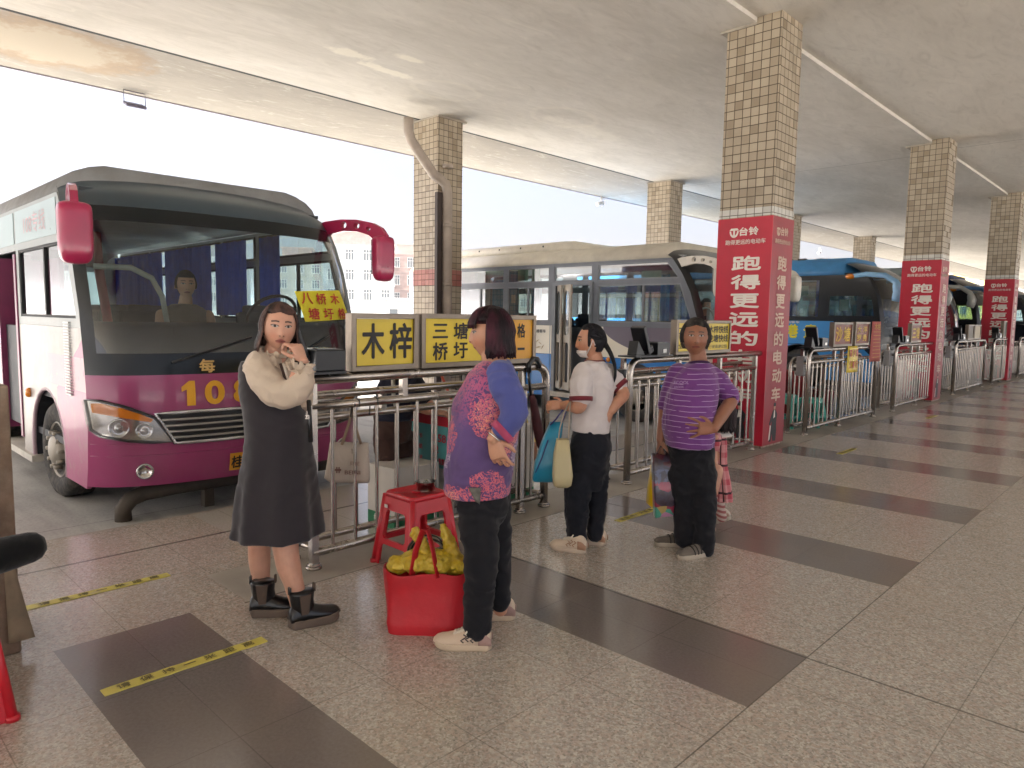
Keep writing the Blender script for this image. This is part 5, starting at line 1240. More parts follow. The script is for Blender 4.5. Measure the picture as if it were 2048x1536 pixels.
b = MB(); b.loft([s.ring(y, a, c, h) for y, a, c, h in ((722, 968, 1012, .085), (732, 952, 1020, .13), (748, 938, 1030, .185), (780, 919, 1038, .195), (806, 907, 1040, .2), (830, 902, 1040, .2), (862, 898, 1038, .2), (900, 894, 1032, .205), (940, 890, 1026, .21), (966, 888, 1021, .21), (981, 890, 1019, .208))])
s.cloth(b, 'blouse', [mat_floral()], .008, 4, .008, 8)
b = MB(); s.limb(b, [(1000, 744, -.15, .062), (1010, 772, -.19, .070), (1024, 802, -.215, .064), (1029, 824, -.222, .058), (1018, 846, -.225, .055), (1006, 860, -.228, .052)]); s.limb(b, [(1000, 742, .155, .07), (1012, 780, .2, .075), (1024, 826, .21, .062), (1012, 856, .1, .055)])
s.cloth(b, 'sleeves', [fabric('violet blue sleeve', '#49508c', .75, .08, .5, .2, 14)], .008, 4, .009, 11)
b = MB(); c0, c1 = s.L(1010, 858, -.228), s.L(999, 868, -.23); b.cyl(c0, c1, .060, .058, 24); s.raw(b, 'cuff', [fabric('coral cuff', '#b0486a', .7, .25, .4, .1, 30)])
b = MB(); ax = (wr-el).normalized(); b.tube([wr-ax*.01+(frame(ax)[0]*math.cos(t)+frame(ax)[1]*math.sin(t))*.036 for t in (2*PI*j/24 for j in range(24))], .0035, 6, closed=True); s.raw(b, 'bangle', [M('silver bangle', '#d9d7d2', .15, .9)])
BKT = fabric('black trousers', '#15151a', .85, .1, .45, .1, 9)
b = MB(); b.loft([s.ring(y, a, c, h) for y, a, c, h in ((950, 905, 1018, .16), (980, 908, 1019, .17), (1010, 914, 1018, .15), (1045, 935, 1005, .07))])
s.limb(b, [(950, 985, -.08, .095), (957, 1050, -.08, .092), (962, 1115, -.08, .082), (959, 1180, -.08, .072), (955, 1235, -.08, .064), (954, 1258, -.08, .062)]); s.limb(b, [(985, 985, .09, .085), (990, 1060, .1, .08), (994, 1120, .1, .07), (998, 1175, .1, .056), (1000, 1205, .1, .052)])
s.cloth(b, 'trousers', [BKT], .008, 14, .010, 10)
b = MB(); b.add([s.L(937, 975, -.245), s.L(962, 975, -.245), s.L(960, 1008, -.205), s.L(951, 1002, -.205)], [(0,1,2,3)]); q = s.raw(b, 'pocket_packet', [M('silver packet', '#8a8a86', .25, .6, var=.3, vs=40)]); q.modifiers.new('s', 'SOLIDIFY').thickness = .004
cut = lambda th, ph: max((abs(th)-1.42)*5, (ph-.42)*7) if ph > -.3 else (abs(th)-1.6)*5
s.hair([hairmat('dark burgundy hair', '#160a10', '#4a1a2a', .3)], bob(-.096, 1.5, 170, .010, .020, 60, .006, .10), .022, cut, fat=1.05, seed=5)
PNK = M('cream sneaker leather', '#c9b49d', .55, var=.06, dirt=.12); MVE = M('dusty mauve suede', '#9d8078', .85); CSL = M('cream rubber sole', '#c2ae95', .6, dirt=.15)
d2 = V((-.194, -.166)); h1 = onz(984, 1296); h2 = onz(1029, 1240)
shoe(s, V((h1.x, h1.y, 0)), d2, .27, .1, .085, PNK, CSL, MVE, 'sneaker'); shoe(s, V((h2.x-.01, h2.y+.02, 0)), d2, .26, .1, .085, PNK, CSL, MVE, 'sneaker')

# --- woman in a white T-shirt seen from behind
p = s = Person('woman in a white ringer T-shirt with a ponytail and a face mask under her chin', onz(1172, 1095)); Bd = p.body
s.Mh = head_matrix(s.L(1181, 684, 0), -RG*.96+AW*.16+UP*-.03, 0); head_mesh(Bd, s.Mh, .98, .98)
s.limb(Bd, [(1187, 706, .02, .05), (1190, 722, .02, .056), (1190, 738, .02, .075)])
Bd.loft([s.ring(y, a, c, h) for y, a, c, h in ((734, 1172, 1206, .07), (760, 1162, 1214, .09), (800, 1162, 1213, .095), (850, 1156, 1208, .1), (890, 1158, 1206, .1))])
sh, el, wr = s.L(1164, 746, -.12), s.L(1159, 812, -.17), s.L(1128, 811, -.04)
chain(Bd, [(sh, .04), (sh.lerp(el, .5), .048), (el, .046), (el.lerp(wr, .5), .042), (wr, .03)])
hand(Bd, wr, ruaw(-.9, .0, .25), ruaw(-.1, .5, -.7), ruaw(0, .8, .5), .95, (.5, .5, .55, .6), .08, .3)
sh, el, wr = s.L(1218, 748, .05), s.L(1246, 788, .02), s.L(1222, 822, -.1)
chain(Bd, [(sh, .04), (sh.lerp(el, .5), .046), (el, .044), (el.lerp(wr, .5), .038), (wr, .029)]); hand(Bd, wr, ruaw(-.5, -.8, -.1), ruaw(.3, -.1, -.9), ruaw(-.8, .4, 0), .92, (.5, .6, .7, .8), .05, .3)
s.limb(Bd, [(1163, 900, -.03, .06), (1155, 990, -.03, .05), (1154, 1085, -.03, .036)]); s.limb(Bd, [(1194, 900, .05, .06), (1194, 990, .05, .05), (1191, 1072, .05, .036)])
s.finish(SK3)
WTS = fabric('white cotton', '#c9c1c0', .85, .04, .5, .1, 12); MRN = fabric('maroon rib', '#6e2830', .85, .1, .2)
b = MB(); b.loft([s.ring(y, a, c, h) for y, a, c, h in ((722, 1172, 1208, .085), (729, 1164, 1214, .11), (742, 1153, 1223, .135), (770, 1150, 1227, .15), (800, 1150, 1225, .15), (830, 1146, 1221, .15), (852, 1142, 1219, .155), (861, 1142, 1218, .155))])
s.limb(b, [(1166, 742, -.09, .06), (1162, 770, -.15, .072), (1162, 794, -.165, .070)]); s.limb(b, [(1212, 742, .05, .06), (1228, 760, .05, .064), (1238, 771, .04, .060)])
s.cloth(b, 't_shirt', [WTS], .008, 4, .009, 10)
b = MB(); b.cyl(s.L(1162, 793, -.165), s.L(1162, 802, -.167), .075, .074, 28); s.raw(b, 'sleeve_band', [MRN]); b = MB(); b.cyl(s.L(1236, 769, .042), s.L(1243, 776, .036), .063, .062, 28); s.raw(b, 'sleeve_band', [MRN]); b = MB(); x, y = frame(UP); c = s.L(1190, 722, .02); b.tube([c+RG*(.062*math.cos(t))+AW*(.07*math.sin(t)) for t in (2*PI*j/28 for j in range(28))], .009, 8, closed=True); s.raw(b, 'collar_band', [MRN])
NVT = fabric('navy trousers', '#15171f', .85, .1, .45, .1, 9)
b = MB(); b.loft([s.ring(y, a, c, h) for y, a, c, h in ((848, 1146, 1217, .135), (872, 1144, 1221, .155), (895, 1141, 1222, .16), (920, 1138, 1217, .15), (945, 1140, 1211, .12), (980, 1155, 1200, .05))])
s.limb(b, [(1160, 930, -.03, .098), (1156, 976, -.04, .09), (1154, 1020, -.04, .08), (1153, 1060, -.04, .068), (1155, 1083, -.04, .064)]); s.limb(b, [(1194, 930, .05, .085), (1195, 976, .05, .07), (1194, 1020, .05, .062), (1191, 1050, .05, .056), (1190, 1070, .05, .053)])
s.cloth(b, 'trousers', [NVT], .008, 14, .010, 11)
b = MB(); Mh = s.Mh; R = []
for ph, g in ((-.98, .006), (-.86, .014), (-.72, .018), (-.56, .016), (-.46, .008)): R.append([Mh @ (head_pt(th, ph, .98, g)*.99) for th in [(-1.25+2.5*j/20) for j in range(21)]])
vs = [q for r in R for q in r]; b.add(vs, [(i*21+j, i*21+j+1, (i+1)*21+j+1, (i+1)*21+j) for i in range(4) for j in range(20)], 0, True)
for sg in (-1, 1): b.tube([Mh @ head_pt(sg*1.22, -.66, .98, .012), Mh @ head_pt(sg*1.55, -.25, .98, .012), Mh @ head_pt(sg*1.72, .1, .98, .016), Mh @ head_pt(sg*1.9, -.15, .98, .01)], .004, 6)
q = s.raw(b, 'face_mask', [M('white mask', '#cdc6c4', .8)]); q.modifiers.new('s', 'SOLIDIFY').thickness = .003
cut = lambda th, ph: max((abs(th)-1.25)*6, (ph-.72-.2*max(0, .6-abs(th)))*7) if ph > -.25 else ((abs(th)-2.0)*6 if ph > -.6 else 0)
def pony(rnd):
    L = []
    for i in range(90):
        a = rnd.random()*2*PI; rr = math.sqrt(rnd.random())*.036; st = V((0, -.092, -.025)); pts = [on_head(PI+rnd.uniform(-.4, .4), rnd.uniform(-.25, .1), .008), st+V((math.cos(a)*.016, -.01, math.sin(a)*.016))]
        for k in range(1, 8): q = k/7; pts.append(st+V((math.cos(a)*rr*(1-.5*q)*1.2, -.012-.05*math.sin(q*2.2)-.01*q, -.23*q+math.sin(a)*rr*.4)))
        L.append((0, pts, .0095))
    for i in range(110):
        th = rnd.uniform(1.5, 2*PI-1.5); th2 = (th+PI) % (2*PI)-PI; ph0 = rnd.uniform(.1, 1.2); st = V((0, -.098, 0)); a0 = on_head(th2, ph0, .01); pts = []
        for k in range(6): q = k/5; thk = th2+((PI if th2 > 0 else -PI)-th2)*q*.95; pts.append(on_head(thk, ph0*(1-q)+.0*q, .0095))
        L.append((0, pts, .006))
    return L
s.hair([hairmat('black tied hair', '#0f0f12', '#24232a', .3)], pony, .009, cut, fat=.98, seed=8)
d3 = V((-1, -.12)); CHK = M('beige chunky sneaker', '#cdbba5', .6, var=.08); TAN = M('tan sneaker trim', '#a67f66', .6); h1 = onz(1174, 1106); h2 = onz(1213, 1090)
shoe(s, V((h1.x, h1.y, 0)), V((-.9, -.35)), .25, .098, .085, CHK, M('beige chunky sole', '#c6b49f', .65, dirt=.1), TAN, 'chunky'); shoe(s, V((h2.x, h2.y, 0)), V((-.9, -.35)), .25, .098, .085, CHK, M('beige chunky sole', '#c6b49f', .65, dirt=.1), TAN, 'chunky')

# --- grandmother in a striped shirt
p = s = Person('older woman in a purple striped shirt with one hand on her hip, looking up', onz(1380, 1103)); Bd = p.body
s.Mh = head_matrix(s.L(1391, 676, 0), -AW*.95-RG*.18+UP*.06, 0); head_mesh(Bd, s.Mh, 1.1, 1.02)
s.limb(Bd, [(1394, 698, .02, .053), (1396, 716, .02, .056), (1398, 736, .02, .075)])
Bd.loft([s.ring(y, a, c, h) for y, a, c, h in ((734, 1374, 1418, .06), (770, 1356, 1420, .09), (830, 1344, 1414, .11), (880, 1348, 1412, .1), (910, 1352, 1412, .1))])
sh, el, wr = s.L(1426, 748, 0), s.L(1461, 800, -.02), s.L(1428, 858, -.2)
chain(Bd, [(sh, .04), (sh.lerp(el, .5), .044), (el, .046), (el.lerp(wr, .45), .042), (wr, .029)]); hand(Bd, wr, ruaw(-.95, .05, -.10), ruaw(.0, .2, -.97), ruaw(-.1, 1, 0), 1.05, (.12, .15, .2, .25), .34, .1)
sh, el, wr = s.L(1350, 750, .04), s.L(1331, 812, .1), s.L(1321, 880, .05)
chain(Bd, [(sh, .035), (sh.lerp(el, .5), .04), (el, .042), (el.lerp(wr, .5), .036), (wr, .028)]); hand(Bd, wr, ruaw(-.05, -1, 0), ruaw(-.9, 0, -.3), ruaw(.1, 0, -1), .98, (.9, .9, .95, 1.0), .03, .5)
s.limb(Bd, [(1364, 910, 0, .07), (1367, 1000, 0, .05), (1369, 1082, 0, .036)]); s.limb(Bd, [(1402, 910, -.04, .07), (1407, 1000, -.05, .05), (1409, 1102, -.06, .036)])
s.finish(SK4)
def mat_stripe():
    a = Mat('purple shirt with fine white stripes'); k = a.coords(); x, y, z = a.xyz(k); n = a.noise(k, 3.5, 3); c = a.mix(n, '#54205f', '#6b2a7c')
    zz = z+(n-.5)*.03+a.noise(k, 1.4, 2)*.03; ln = (((zz/.033).frac()-.5).abs() < .055)*(a.noise(a.scale(k, (1, 1, 4)), 9, 2) < .62); c = a.mix(ln*.7, c, '#bda6c6')
    a.set(Base_Color=c, Roughness=.7, Sheen_Weight=.25); a.bump(a.noise(a.scale(k, (1, 1, .6)), 13, 4), .45, .014); return a.m
STR = mat_stripe()
b = MB(); b.loft([s.ring(y, a, c, h, bb) for y, a, c, h, bb in ((724, 1380, 1416, .075, .01), (731, 1367, 1426, .1, .01), (743, 1351, 1434, .125, .0), (764, 1342, 1436, .14, 0), (790, 1335, 1434, .155, -.01), (815, 1329, 1431, .17, -.02), (838, 1326, 1429, .178, -.03), (862, 1327, 1428, .175, -.03), (884, 1331, 1426, .168, -.025), (891, 1332, 1425, .165, -.025))])
s.limb(b, [(1422, 746, .0, .055), (1441, 766, .0, .064), (1457, 788, .0, .063), (1459, 797, .0, .062)]); s.limb(b, [(1356, 742, .02, .06), (1345, 772, .06, .062), (1335, 803, .095, .058), (1331, 816, .1, .055)])
s.cloth(b, 'striped_shirt', [STR], .008, 4, .009, 9)
b = MB(); b.cyl(s.L(1457, 793, 0), s.L(1461, 802, 0), .066, .062, 26); s.raw(b, 'cuff', [fabric('dark purple hem', '#341640', .8)]); b = MB(); c = s.L(1397, 727, .01); b.tube([c+RG*(.064*math.cos(t))+AW*(.072*math.sin(t))+UP*(-.016*math.cos(t+PI/2)*-1) for t in (2*PI*j/28 for j in range(28))], .009, 8, closed=True); s.raw(b, 'neck_band', [fabric('dark purple hem', '#341640', .8)])
b = MB(); put_text(b, 'ECOOL', s.L(1363, 765, -.166), RG+AW*.1, UP+RG*-.03, .095, .02, 0, 0); put_text(b, 'EROOR', s.L(1358, 774, -.174), RG+AW*.1, UP, .06, .013, 0, 0); s.raw(b, 'chest_print', [M('pale violet print', '#9d84aa', .8)])
b = MB(); b.loft([s.ring(y, a, c, h) for y, a, c, h in ((872, 1338, 1422, .13), (895, 1336, 1426, .15), (925, 1340, 1428, .14), (952, 1348, 1426, .11), (985, 1362, 1416, .05))])
s.limb(b, [(1364, 945, 0, .1), (1367, 1000, 0, .082), (1369, 1045, 0, .072), (1369, 1080, 0, .066)]); s.limb(b, [(1404, 945, -.04, .1), (1406, 1000, -.05, .085), (1407, 1050, -.06, .074), (1407, 1098, -.06, .069)])
s.cloth(b, 'trousers', [BKT], .008, 14, .010, 10)
cut = lambda th, ph: max((abs(th)-1.12)*6, (ph-.56-.2*max(0, .7-abs(th)))*7) if ph > -.25 else ((abs(th)-1.6)*6 if ph > -.6 else 0)
def pulled(rnd):
    L = []
    for i in range(150):
        th = rnd.uniform(-2.4, 2.4); ph0 = .64+.3*rnd.random() if abs(th) < 1.1 else rnd.uniform(.0, 1.0); pts = []
        for k in range(6): q = k/5; pts.append(on_head(th+((PI if th > 0 else -PI)-th)*q*.8, ph0+(1.1-ph0)*math.sin(q*PI*.5)*(1 if abs(th) < 1.1 else .3)-.5*q*q, .016+rnd.random()*.005))
        L.append((0, pts, .006))
    for i in range(14): th = rnd.choice((-1, 1))*rnd.uniform(1.15, 1.4); e = on_head(th, .3, .01); L.append((0, [e, e+V((.004, .004, -.04)), e+V((rnd.uniform(-.01, .012), .002, -.085))], .003))
    return L
s.hair([hairmat('greying hair', '#231f1e', '#575049', .5)], pulled, .02, cut, fat=1.1, seed=11)
GRY = fabric('grey knit shoe', '#6d655c', .9, .3, .5, .1, 60)
for heel, toe in (((1385, 1090), (1312, 1090)), ((1421, 1108), (1355, 1118))):
    h_, t_ = onz(*heel), onz(*toe); shoe(s, V((h_.x, h_.y, 0)), (t_.x-h_.x, t_.y-h_.y), .26, .096, .072, GRY, M('off white shoe sole', '#b9ad9b', .7, dirt=.2), M('dark shoe elastic', '#332f2c', .9), 'flat')

# --- little girl behind her
p = s = Person('small girl in pink tartan dress and striped socks behind the striped-shirt woman', onz(1440, 1063)); Bd = p.body; D5 = p.D
s.Mh = head_matrix(s.L(1442, 832, 0), -RG*.85+AW*.5, 0); head_mesh(Bd, s.Mh, 1.1, .85)
s.limb(Bd, [(1442, 850, 0, .035), (1442, 870, 0, .05)]); Bd.loft([s.ring(y, a, c, h) for y, a, c, h in ((868, 1432, 1450, .07), (900, 1428, 1452, .08), (950, 1426, 1453, .08))])
s.limb(Bd, [(1438, 940, 0, .05), (1437, 1000, 0, .038), (1444, 1035, 0, .028)]); s.limb(Bd, [(1432, 940, -.1, .05), (1424, 1000, -.1, .038), (1420, 1045, -.1, .028)])
chain(Bd, [(s.L(1430, 876, -.1), .03), (s.L(1427, 905, -.1), .026), (s.L(1430, 935, -.1), .02)]); hand(Bd, s.L(1430, 935, -.1), ruaw(-.1, -1, 0), ruaw(0, 0, -1), ruaw(-1, 0, 0), .6)
s.finish(SK1)
def mat_tartan():
    a = Mat('pink tartan'); k = a.coords(); x, y, z = a.xyz(k); u = x*.7+y*.7
    b1 = ((u/.09).frac() < .4); b2 = ((z/.09).frac() < .4); c = a.mix((b1+b2)*.5, '#c98f90', '#a8414f'); l = (((u/.09).frac()-.7).abs() < .04).max((((z/.18).frac()-.7).abs() < .04)); c = a.mix(l, c, '#3a1c24'); a.set(Base_Color=c, Roughness=.8); return a.m
b = MB(); RR = []
for y, a, c, h in ((868, 1432, 1450, .07), (885, 1429, 1452, .085), (920, 1428, 1452, .085), (935, 1426, 1454, .095), (965, 1422, 1457, .14), (994, 1418, 1460, .17)):
    R = s.ring(y, a, c, h, n=60); ctr = sum(R, V())/60; k = max(0, (y-920)/75); RR.append([ctr+(v-ctr)*(1+.08*k*math.sin(2*PI*j/60*11)) for j, v in enumerate(R)])
b.loft(RR); s.limb(b, [(1434, 874, -.07, .035), (1430, 886, -.1, .04), (1428, 895, -.1, .038)]); s.cloth(b, 'dress', [mat_tartan()], .008, 2, .003, 9)
b = MB(); c = s.L(1441, 866, 0); b.loft([[c+RG*(r*math.cos(t))+AW*(r*math.sin(t))+UP*z for t in (2*PI*j/20 for j in range(20))] for r, z in ((.05, .012), (.085, -.012), (.08, -.02))]); s.raw(b, 'collar', [M('white collar', '#cfc9c3', .8)])
def mat_sock():
    a = Mat('striped sock'); k = a.coords(); x, y, z = a.xyz(k); a.set(Base_Color=a.mix((((z+x*.3)/.036).frac() < .5), '#c7b3a6', '#9c5a58'), Roughness=.85); return a.m
b = MB(); s.limb(b, [(1437, 985, 0, .044), (1438, 1008, 0, .04), (1444, 1036, 0, .034)]); s.limb(b, [(1425, 990, -.1, .044), (1420, 1040, -.1, .034)]); s.cloth(b, 'socks', [mat_sock()], .007, 2, .002)
cut = lambda th, ph: max((abs(th)-1.0)*6, (ph-.6)*7) if ph > -.4 else (abs(th)-1.5)*5
s.hair([hairmat('black child hair', '#141013', '#2b1c20', .35)], bob(-.10, 1.1, 90, .009, .012, 30, .004), .014, cut, fat=1.0, seed=4)
KID = M('kid shoe', '#d0c3b4', .5, var=.06); h_ = onz(1463, 1058); t_ = onz(1434, 1066)
shoe(s, V((h_.x, h_.y, 0)), V((-.8, -.2)), .17, .075, .06, KID, M('off white shoe sole', '#b9ad9b', .7, dirt=.2), M('kid shoe patch', '#b89a86', .6), 'sneaker', .075, .42)
h_ = s.L(1430, 1062, -.1); shoe(s, V((h_.x, h_.y, 0)), V((-.8, -.2)), .17, .075, .06, KID, M('off white shoe sole', '#b9ad9b', .7, dirt=.2), M('kid shoe patch', '#b89a86', .6), 'sneaker')

# --- worker bent over the counter behind the first barrier
p = s = Person('worker in dark polo and brown trousers leaning over the counter behind the barrier', V((-4.36, 3.12, 0))); Bd = p.body
s.Mh = head_matrix(s.L(815, 690, 0), RG*.85-AW*.2+UP*-.5, 0); head_mesh(Bd, s.Mh, 1.0, 1.0)
s.limb(Bd, [(808, 708, .02, .052), (800, 728, .02, .06)]); Bd.loft([s.ring(y, a, c, h) for y, a, c, h in ((728, 775, 825, .13), (780, 762, 825, .15), (835, 756, 818, .14))])
sh, el, wr = s.L(815, 742, -.17), s.L(838, 808, -.17), s.L(868, 824, -.12)
chain(Bd, [(sh, .05), (el, .042), (wr, .028)]); hand(Bd, wr, ruaw(.95, -.1, .1), ruaw(0, .9, -.3), ruaw(0, 0, 1), .95, (.3, .35, .4, .5), .1, .3)
chain(Bd, [(s.L(818, 742, .17), .05), (s.L(850, 800, .17), .042), (s.L(880, 822, .12), .028)]); hand(Bd, s.L(880, 822, .12), ruaw(.95, -.1, -.1), ruaw(0, .9, -.3), ruaw(0, 0, -1), .95, (.3, .35, .4, .5), .1, .3)
s.limb(Bd, [(776, 850, -.08, .08), (777, 930, -.09, .06), (775, 1010, -.1, .045)]); s.limb(Bd, [(802, 850, .08, .08), (806, 930, .08, .06), (806, 1000, .08, .045)]); s.finish(SK2)
b = MB(); b.loft([s.ring(y, a, c, h) for y, a, c, h in ((722, 790, 820, .1), (735, 768, 830, .16), (765, 757, 838, .18), (800, 752, 836, .18), (838, 748, 826, .175))]); s.limb(b, [(815, 742, -.15, .07), (830, 775, -.17, .075), (838, 798, -.17, .07)]); s.limb(b, [(818, 742, .15, .07), (840, 780, .17, .07), (850, 795, .17, .066)])
s.cloth(b, 'polo_shirt', [fabric('navy polo', '#191b2b', .85, .1, .4, .1, 10)], .009, 4, .01, 9)
b = MB(); b.loft([s.ring(y, a, c, h) for y, a, c, h in ((825, 750, 822, .16), (850, 748, 822, .17), (880, 750, 822, .165))]); s.limb(b, [(772, 870, -.08, .1), (774, 930, -.09, .088), (773, 985, -.1, .075), (772, 1018, -.1, .072)]); s.limb(b, [(804, 870, .08, .09), (808, 940, .08, .08), (808, 1000, .08, .07)])
s.cloth(b, 'trousers', [fabric('brown trousers', '#3d2a24', .85, .1, .45, .1, 9)], .009, 4, .01, 10)
b = MB(); b.tube([s.L(786, 740, -.19), s.L(785, 775, -.2)], .014, 6, 0, flat=.4); b.tube([s.L(786, 752, -.195), s.L(787, 790, -.2), s.L(792, 815, -.2)], .018, 6, 1, flat=.4); s.raw(b, 'lanyard', [M('red lanyard', '#8e3036', .6), M('white lanyard', '#b9b7b2', .6)])
for (x, y_, bb) in ((766, 1030, -.1), (800, 1014, .08)): q = s.L(x, y_, bb); shoe(s, V((q.x, q.y, 0)), (RG.x, RG.y), .27, .1, .08, BLK, BLK, BLK, 'flat')

# --- people inside the buses
def rider(label, foot, hp, shirt, skin, hc_):
    s = Person(label, foot); Bd = s.body; s.Mh = head_matrix(V(hp), V((1, -.25, -.05)), 0); head_mesh(Bd, s.Mh); o = V(hp)
    chain(Bd, [(o+V((-.01, 0, -.1)), .05), (o+V((-.03, 0, -.19)), .06)]); Bd.loft([[o+V((-.05+.1*math.cos(t), hw*math.sin(t), z)) for t in (2*PI*j/20 for j in range(20))] for z, hw in ((-.19, .08), (-.24, .18), (-.45, .19), (-.7, .16))])
    chain(Bd, [(o+V((-.03, -.19, -.25)), .05), (o+V((.05, -.22, -.5)), .042), (o+V((.28, -.1, -.5)), .03)]); chain(Bd, [(o+V((-.03, .19, -.25)), .05), (o+V((.05, .22, -.5)), .042), (o+V((.28, .1, -.5)), .03)])
    for sg in (-1, 1): hand(Bd, o+V((.28, sg*.1, -.5)), (1, 0, .1), (0, 0, 1), (0, -sg, 0), .95, (.9, .9, .9, .9)); chain(Bd, [(o+V((0, sg*.09, -.7)), .08), (o+V((.42, sg*.1, -.68)), .06), (o+V((.45, sg*.1, -1.05)), .045)])
    s.finish(skin, .008)
    b = MB(); b.loft([[o+V((-.05+(.115)*math.cos(t), hw*math.sin(t), z)) for t in (2*PI*j/20 for j in range(20))] for z, hw in ((-.16, .09), (-.215, .19), (-.45, .205), (-.7, .18))]); s.cloth(b, 'shirt', [shirt], .012, 3, .006, 9)
    s.hair([hc_], lambda r: [], .012, lambda th, ph: max((abs(th)-1.2)*5, (ph-.5)*7) if ph > -.3 else (abs(th)-1.9)*5)
HB = hairmat('black short hair', '#100f12', '#1d1b20', .35)
q = onx(372, 570, -6.15); rider('person in a pale top sitting inside the magenta bus behind the windscreen', V((q.x, q.y, .52)), q, fabric('pale top', '#5f5148', .85), SK2, HB)
q = ony(1412, 612, 10.35); rider('person sitting at the front of the white and blue bus behind its windscreen', V((q.x, q.y, .52)), q, fabric('dark jacket', '#22242c', .85), SK3, HB)
# ---------------------------------------------------------------- stools, bags, boxes and small things
def plastic(name, col): return M(name, col, .32, var=.06, vs=4, coat=.25, spec=.5)
REDP = plastic('red plastic', '#c41a2a'); TEAL = plastic('teal plastic', '#4fb3a2')
def stool(loc, label, mat, rz=0, h=.445, grp='plastic stools'):
    t = thing('plastic_stool', label, 'stool', loc, grp, rz); a, c = .138, .19
    b = MB(); b.loft([[V((x*k, y*k, z)) for x, y in rrect(-a, -a, a, a, .03)] for z, k in ((h-.03, 1.04), (h-.008, 1.0), (h, .96), (h-.004, .9), (h-.012, .86))]); b.cyl((0,0,h-.0115), (0,0,h-.004), .03, n=16)
    b.build('seat', mat, t)
    for q in range(4):
        rot = Matrix.Rotation(q*PI/2, 3, 'Z'); ex = rot @ V((1,0,0)); dn = rot @ V((0, -(c-a), 0)); ey = (V((0,0,h))-dn*1.0); L = ey.length; ey = ey/L; o = rot @ V((0, -c, 0))
        w = lambda z: c+(a-c)*z/L
        out = [(-w(0), 0), (-w(0)+.055, 0), (-w(.1)+.05, .1), (-w(.13)+.07, .128), (w(.13)-.07, .128), (w(.1)-.05, .1), (w(0)-.055, 0), (w(0), 0), (w(L-.02), L-.02), (-w(L-.02), L-.02)]
        hz = [(-w(.17)+.062, .18), (-w(.17)+.075, .165), (w(.17)-.075, .165), (w(.17)-.062, .18), (w(.34)-.058, .325), (w(.34)-.07, .34), (-w(.34)+.07, .34), (-w(.34)+.058, .325)]
        b = MB(); b.prism([out, hz], o, ex, ey, .012); b.build('leg_panel', mat, t, bevel=.004)
        b = MB(); cr = rot @ V((-c+.008, -c+.008, 0)); tp = rot @ V((-a+.006, -a+.006, h-.02)); b.tube([cr, cr.lerp(tp, .5), tp], [.02, .018, .016], 10); b.cyl(cr, cr+V((0,0,.02)), .026, .024, 12); b.build('leg', mat, t)
    return t
st = stool((-3.335, 2.63, 0), 'red plastic stool standing against the nearest barrier', REDP)
b = MB(); b.bx(-.105, -.075, -.1605, -.1595, .35, .37); b.build('price_sticker', M('paper sticker', '#d8cfc4', .7), st)
stool((-3.2, .33, 0), 'red plastic stool cut off by the left edge of the photo', REDP)
stool((-4.38, 9.75, 0), 'red plastic stool behind the teal stools', REDP)
stool((-4.2, 9.95, 0), 'teal plastic stool, left one of the stack behind the barrier', TEAL, .1, .46)
stool((-3.98, 10.35, 0), 'teal plastic stool, right one behind the barrier', TEAL, .05, .4)
t = thing('plastic_cup', 'clear plastic tub on the seat of the red stool', 'tub', (-3.31, 2.68, .447)); b = MB(); b.lathe([(.055, 0), (.062, .05), (.066, .052), (.062, .054), (.055, .05), (.05, .004), (.002, .003)], n=24); b.tube([(math.cos(a)*.03, math.sin(a)*.03, .01+.02*(i % 3)) for i, a in enumerate([q*1.1 for q in range(14)])], .008, 6); b.build('tub', glass('clear plastic', (.9, .9, .92), 2.0, .05), t)

class Pic:                                              # a small local frame facing the photograph: right, up, away
    def __init__(s, o): s.o = V(o); s.D = depth(o)
    def __call__(s, px, py, b=0.0): return at(px, py, s.D+b)-s.o
def rounded_ring(c, hw, hd, z, n=40, e=4.0, wob=0, ph=0):
    R = []
    for j in range(n):
        t = 2*PI*j/n; ct, st_ = math.cos(t), math.sin(t); x = abs(ct)**(2/e)*(1 if ct > 0 else -1); y = abs(st_)**(2/e)*(1 if st_ > 0 else -1); k = 1+wob*math.sin(t*5+ph)
        R.append(V(c)+RG*(x*hw*k)+AW*(y*hd*k)+UP*z)
    return R
# red shopping bag
o = V((-2.58, 2.1, 0)); t = thing('shopping_bag', 'large red fabric shopping bag standing on the floor by the red stool', 'bag', o)
REDF = M('red woven bag', '#b3101f', .55, var=.1, vs=5, bump=.5, bs=9)
q = Pic(o); 
def bagring(py, xl, xr, hd, b=0, e=5, dz=0): a, c = q(xl, py, b), q(xr, py, b); ctr = (a+c)/2; return [v for v in rounded_ring(ctr, (c-a).length/2, hd, 0, 44, e)]
b = MB(); R = [bagring(1263, 790, 925, .085), bagring(1254, 778, 936, .1), bagring(1235, 772, 941, .105), bagring(1205, 771, 942, .1), bagring(1172, 770, 942, .095), bagring(1145, 769, 938, .095), bagring(1135, 769, 936, .095)]
ns = __import__('mathutils').noise
RR = []
for i in range(len(R)-1): RR += [[p_.lerp(q_, k/5) for p_, q_ in zip(R[i], R[i+1])] for k in range(5)]
RR.append(R[-1]); cc = [sum(r, V())/len(r) for r in RR]
for i, r in enumerate(RR):
    for j, v in enumerate(r):
        f = .45-abs(ns.noise(V((v.x*8, v.y*8, v.z*2.5+2))))*1.7; g_ = ns.noise(v*4); d_ = (v-cc[i]); d_.z = 0
        r[j] = v+d_.normalized()*(.016*f+.024*g_)*min(1, i/4)+UP*(.03*ns.noise(V((v.x*7, v.y*7, 3)))*(i/len(RR))**3)
b.loft(RR+[[v+(c_-v)*.04 for v in r] for r, c_ in zip(reversed(RR[4:]), reversed(cc[4:]))], cap=True)
b.build('bag_body', REDF, t)
b = MB()
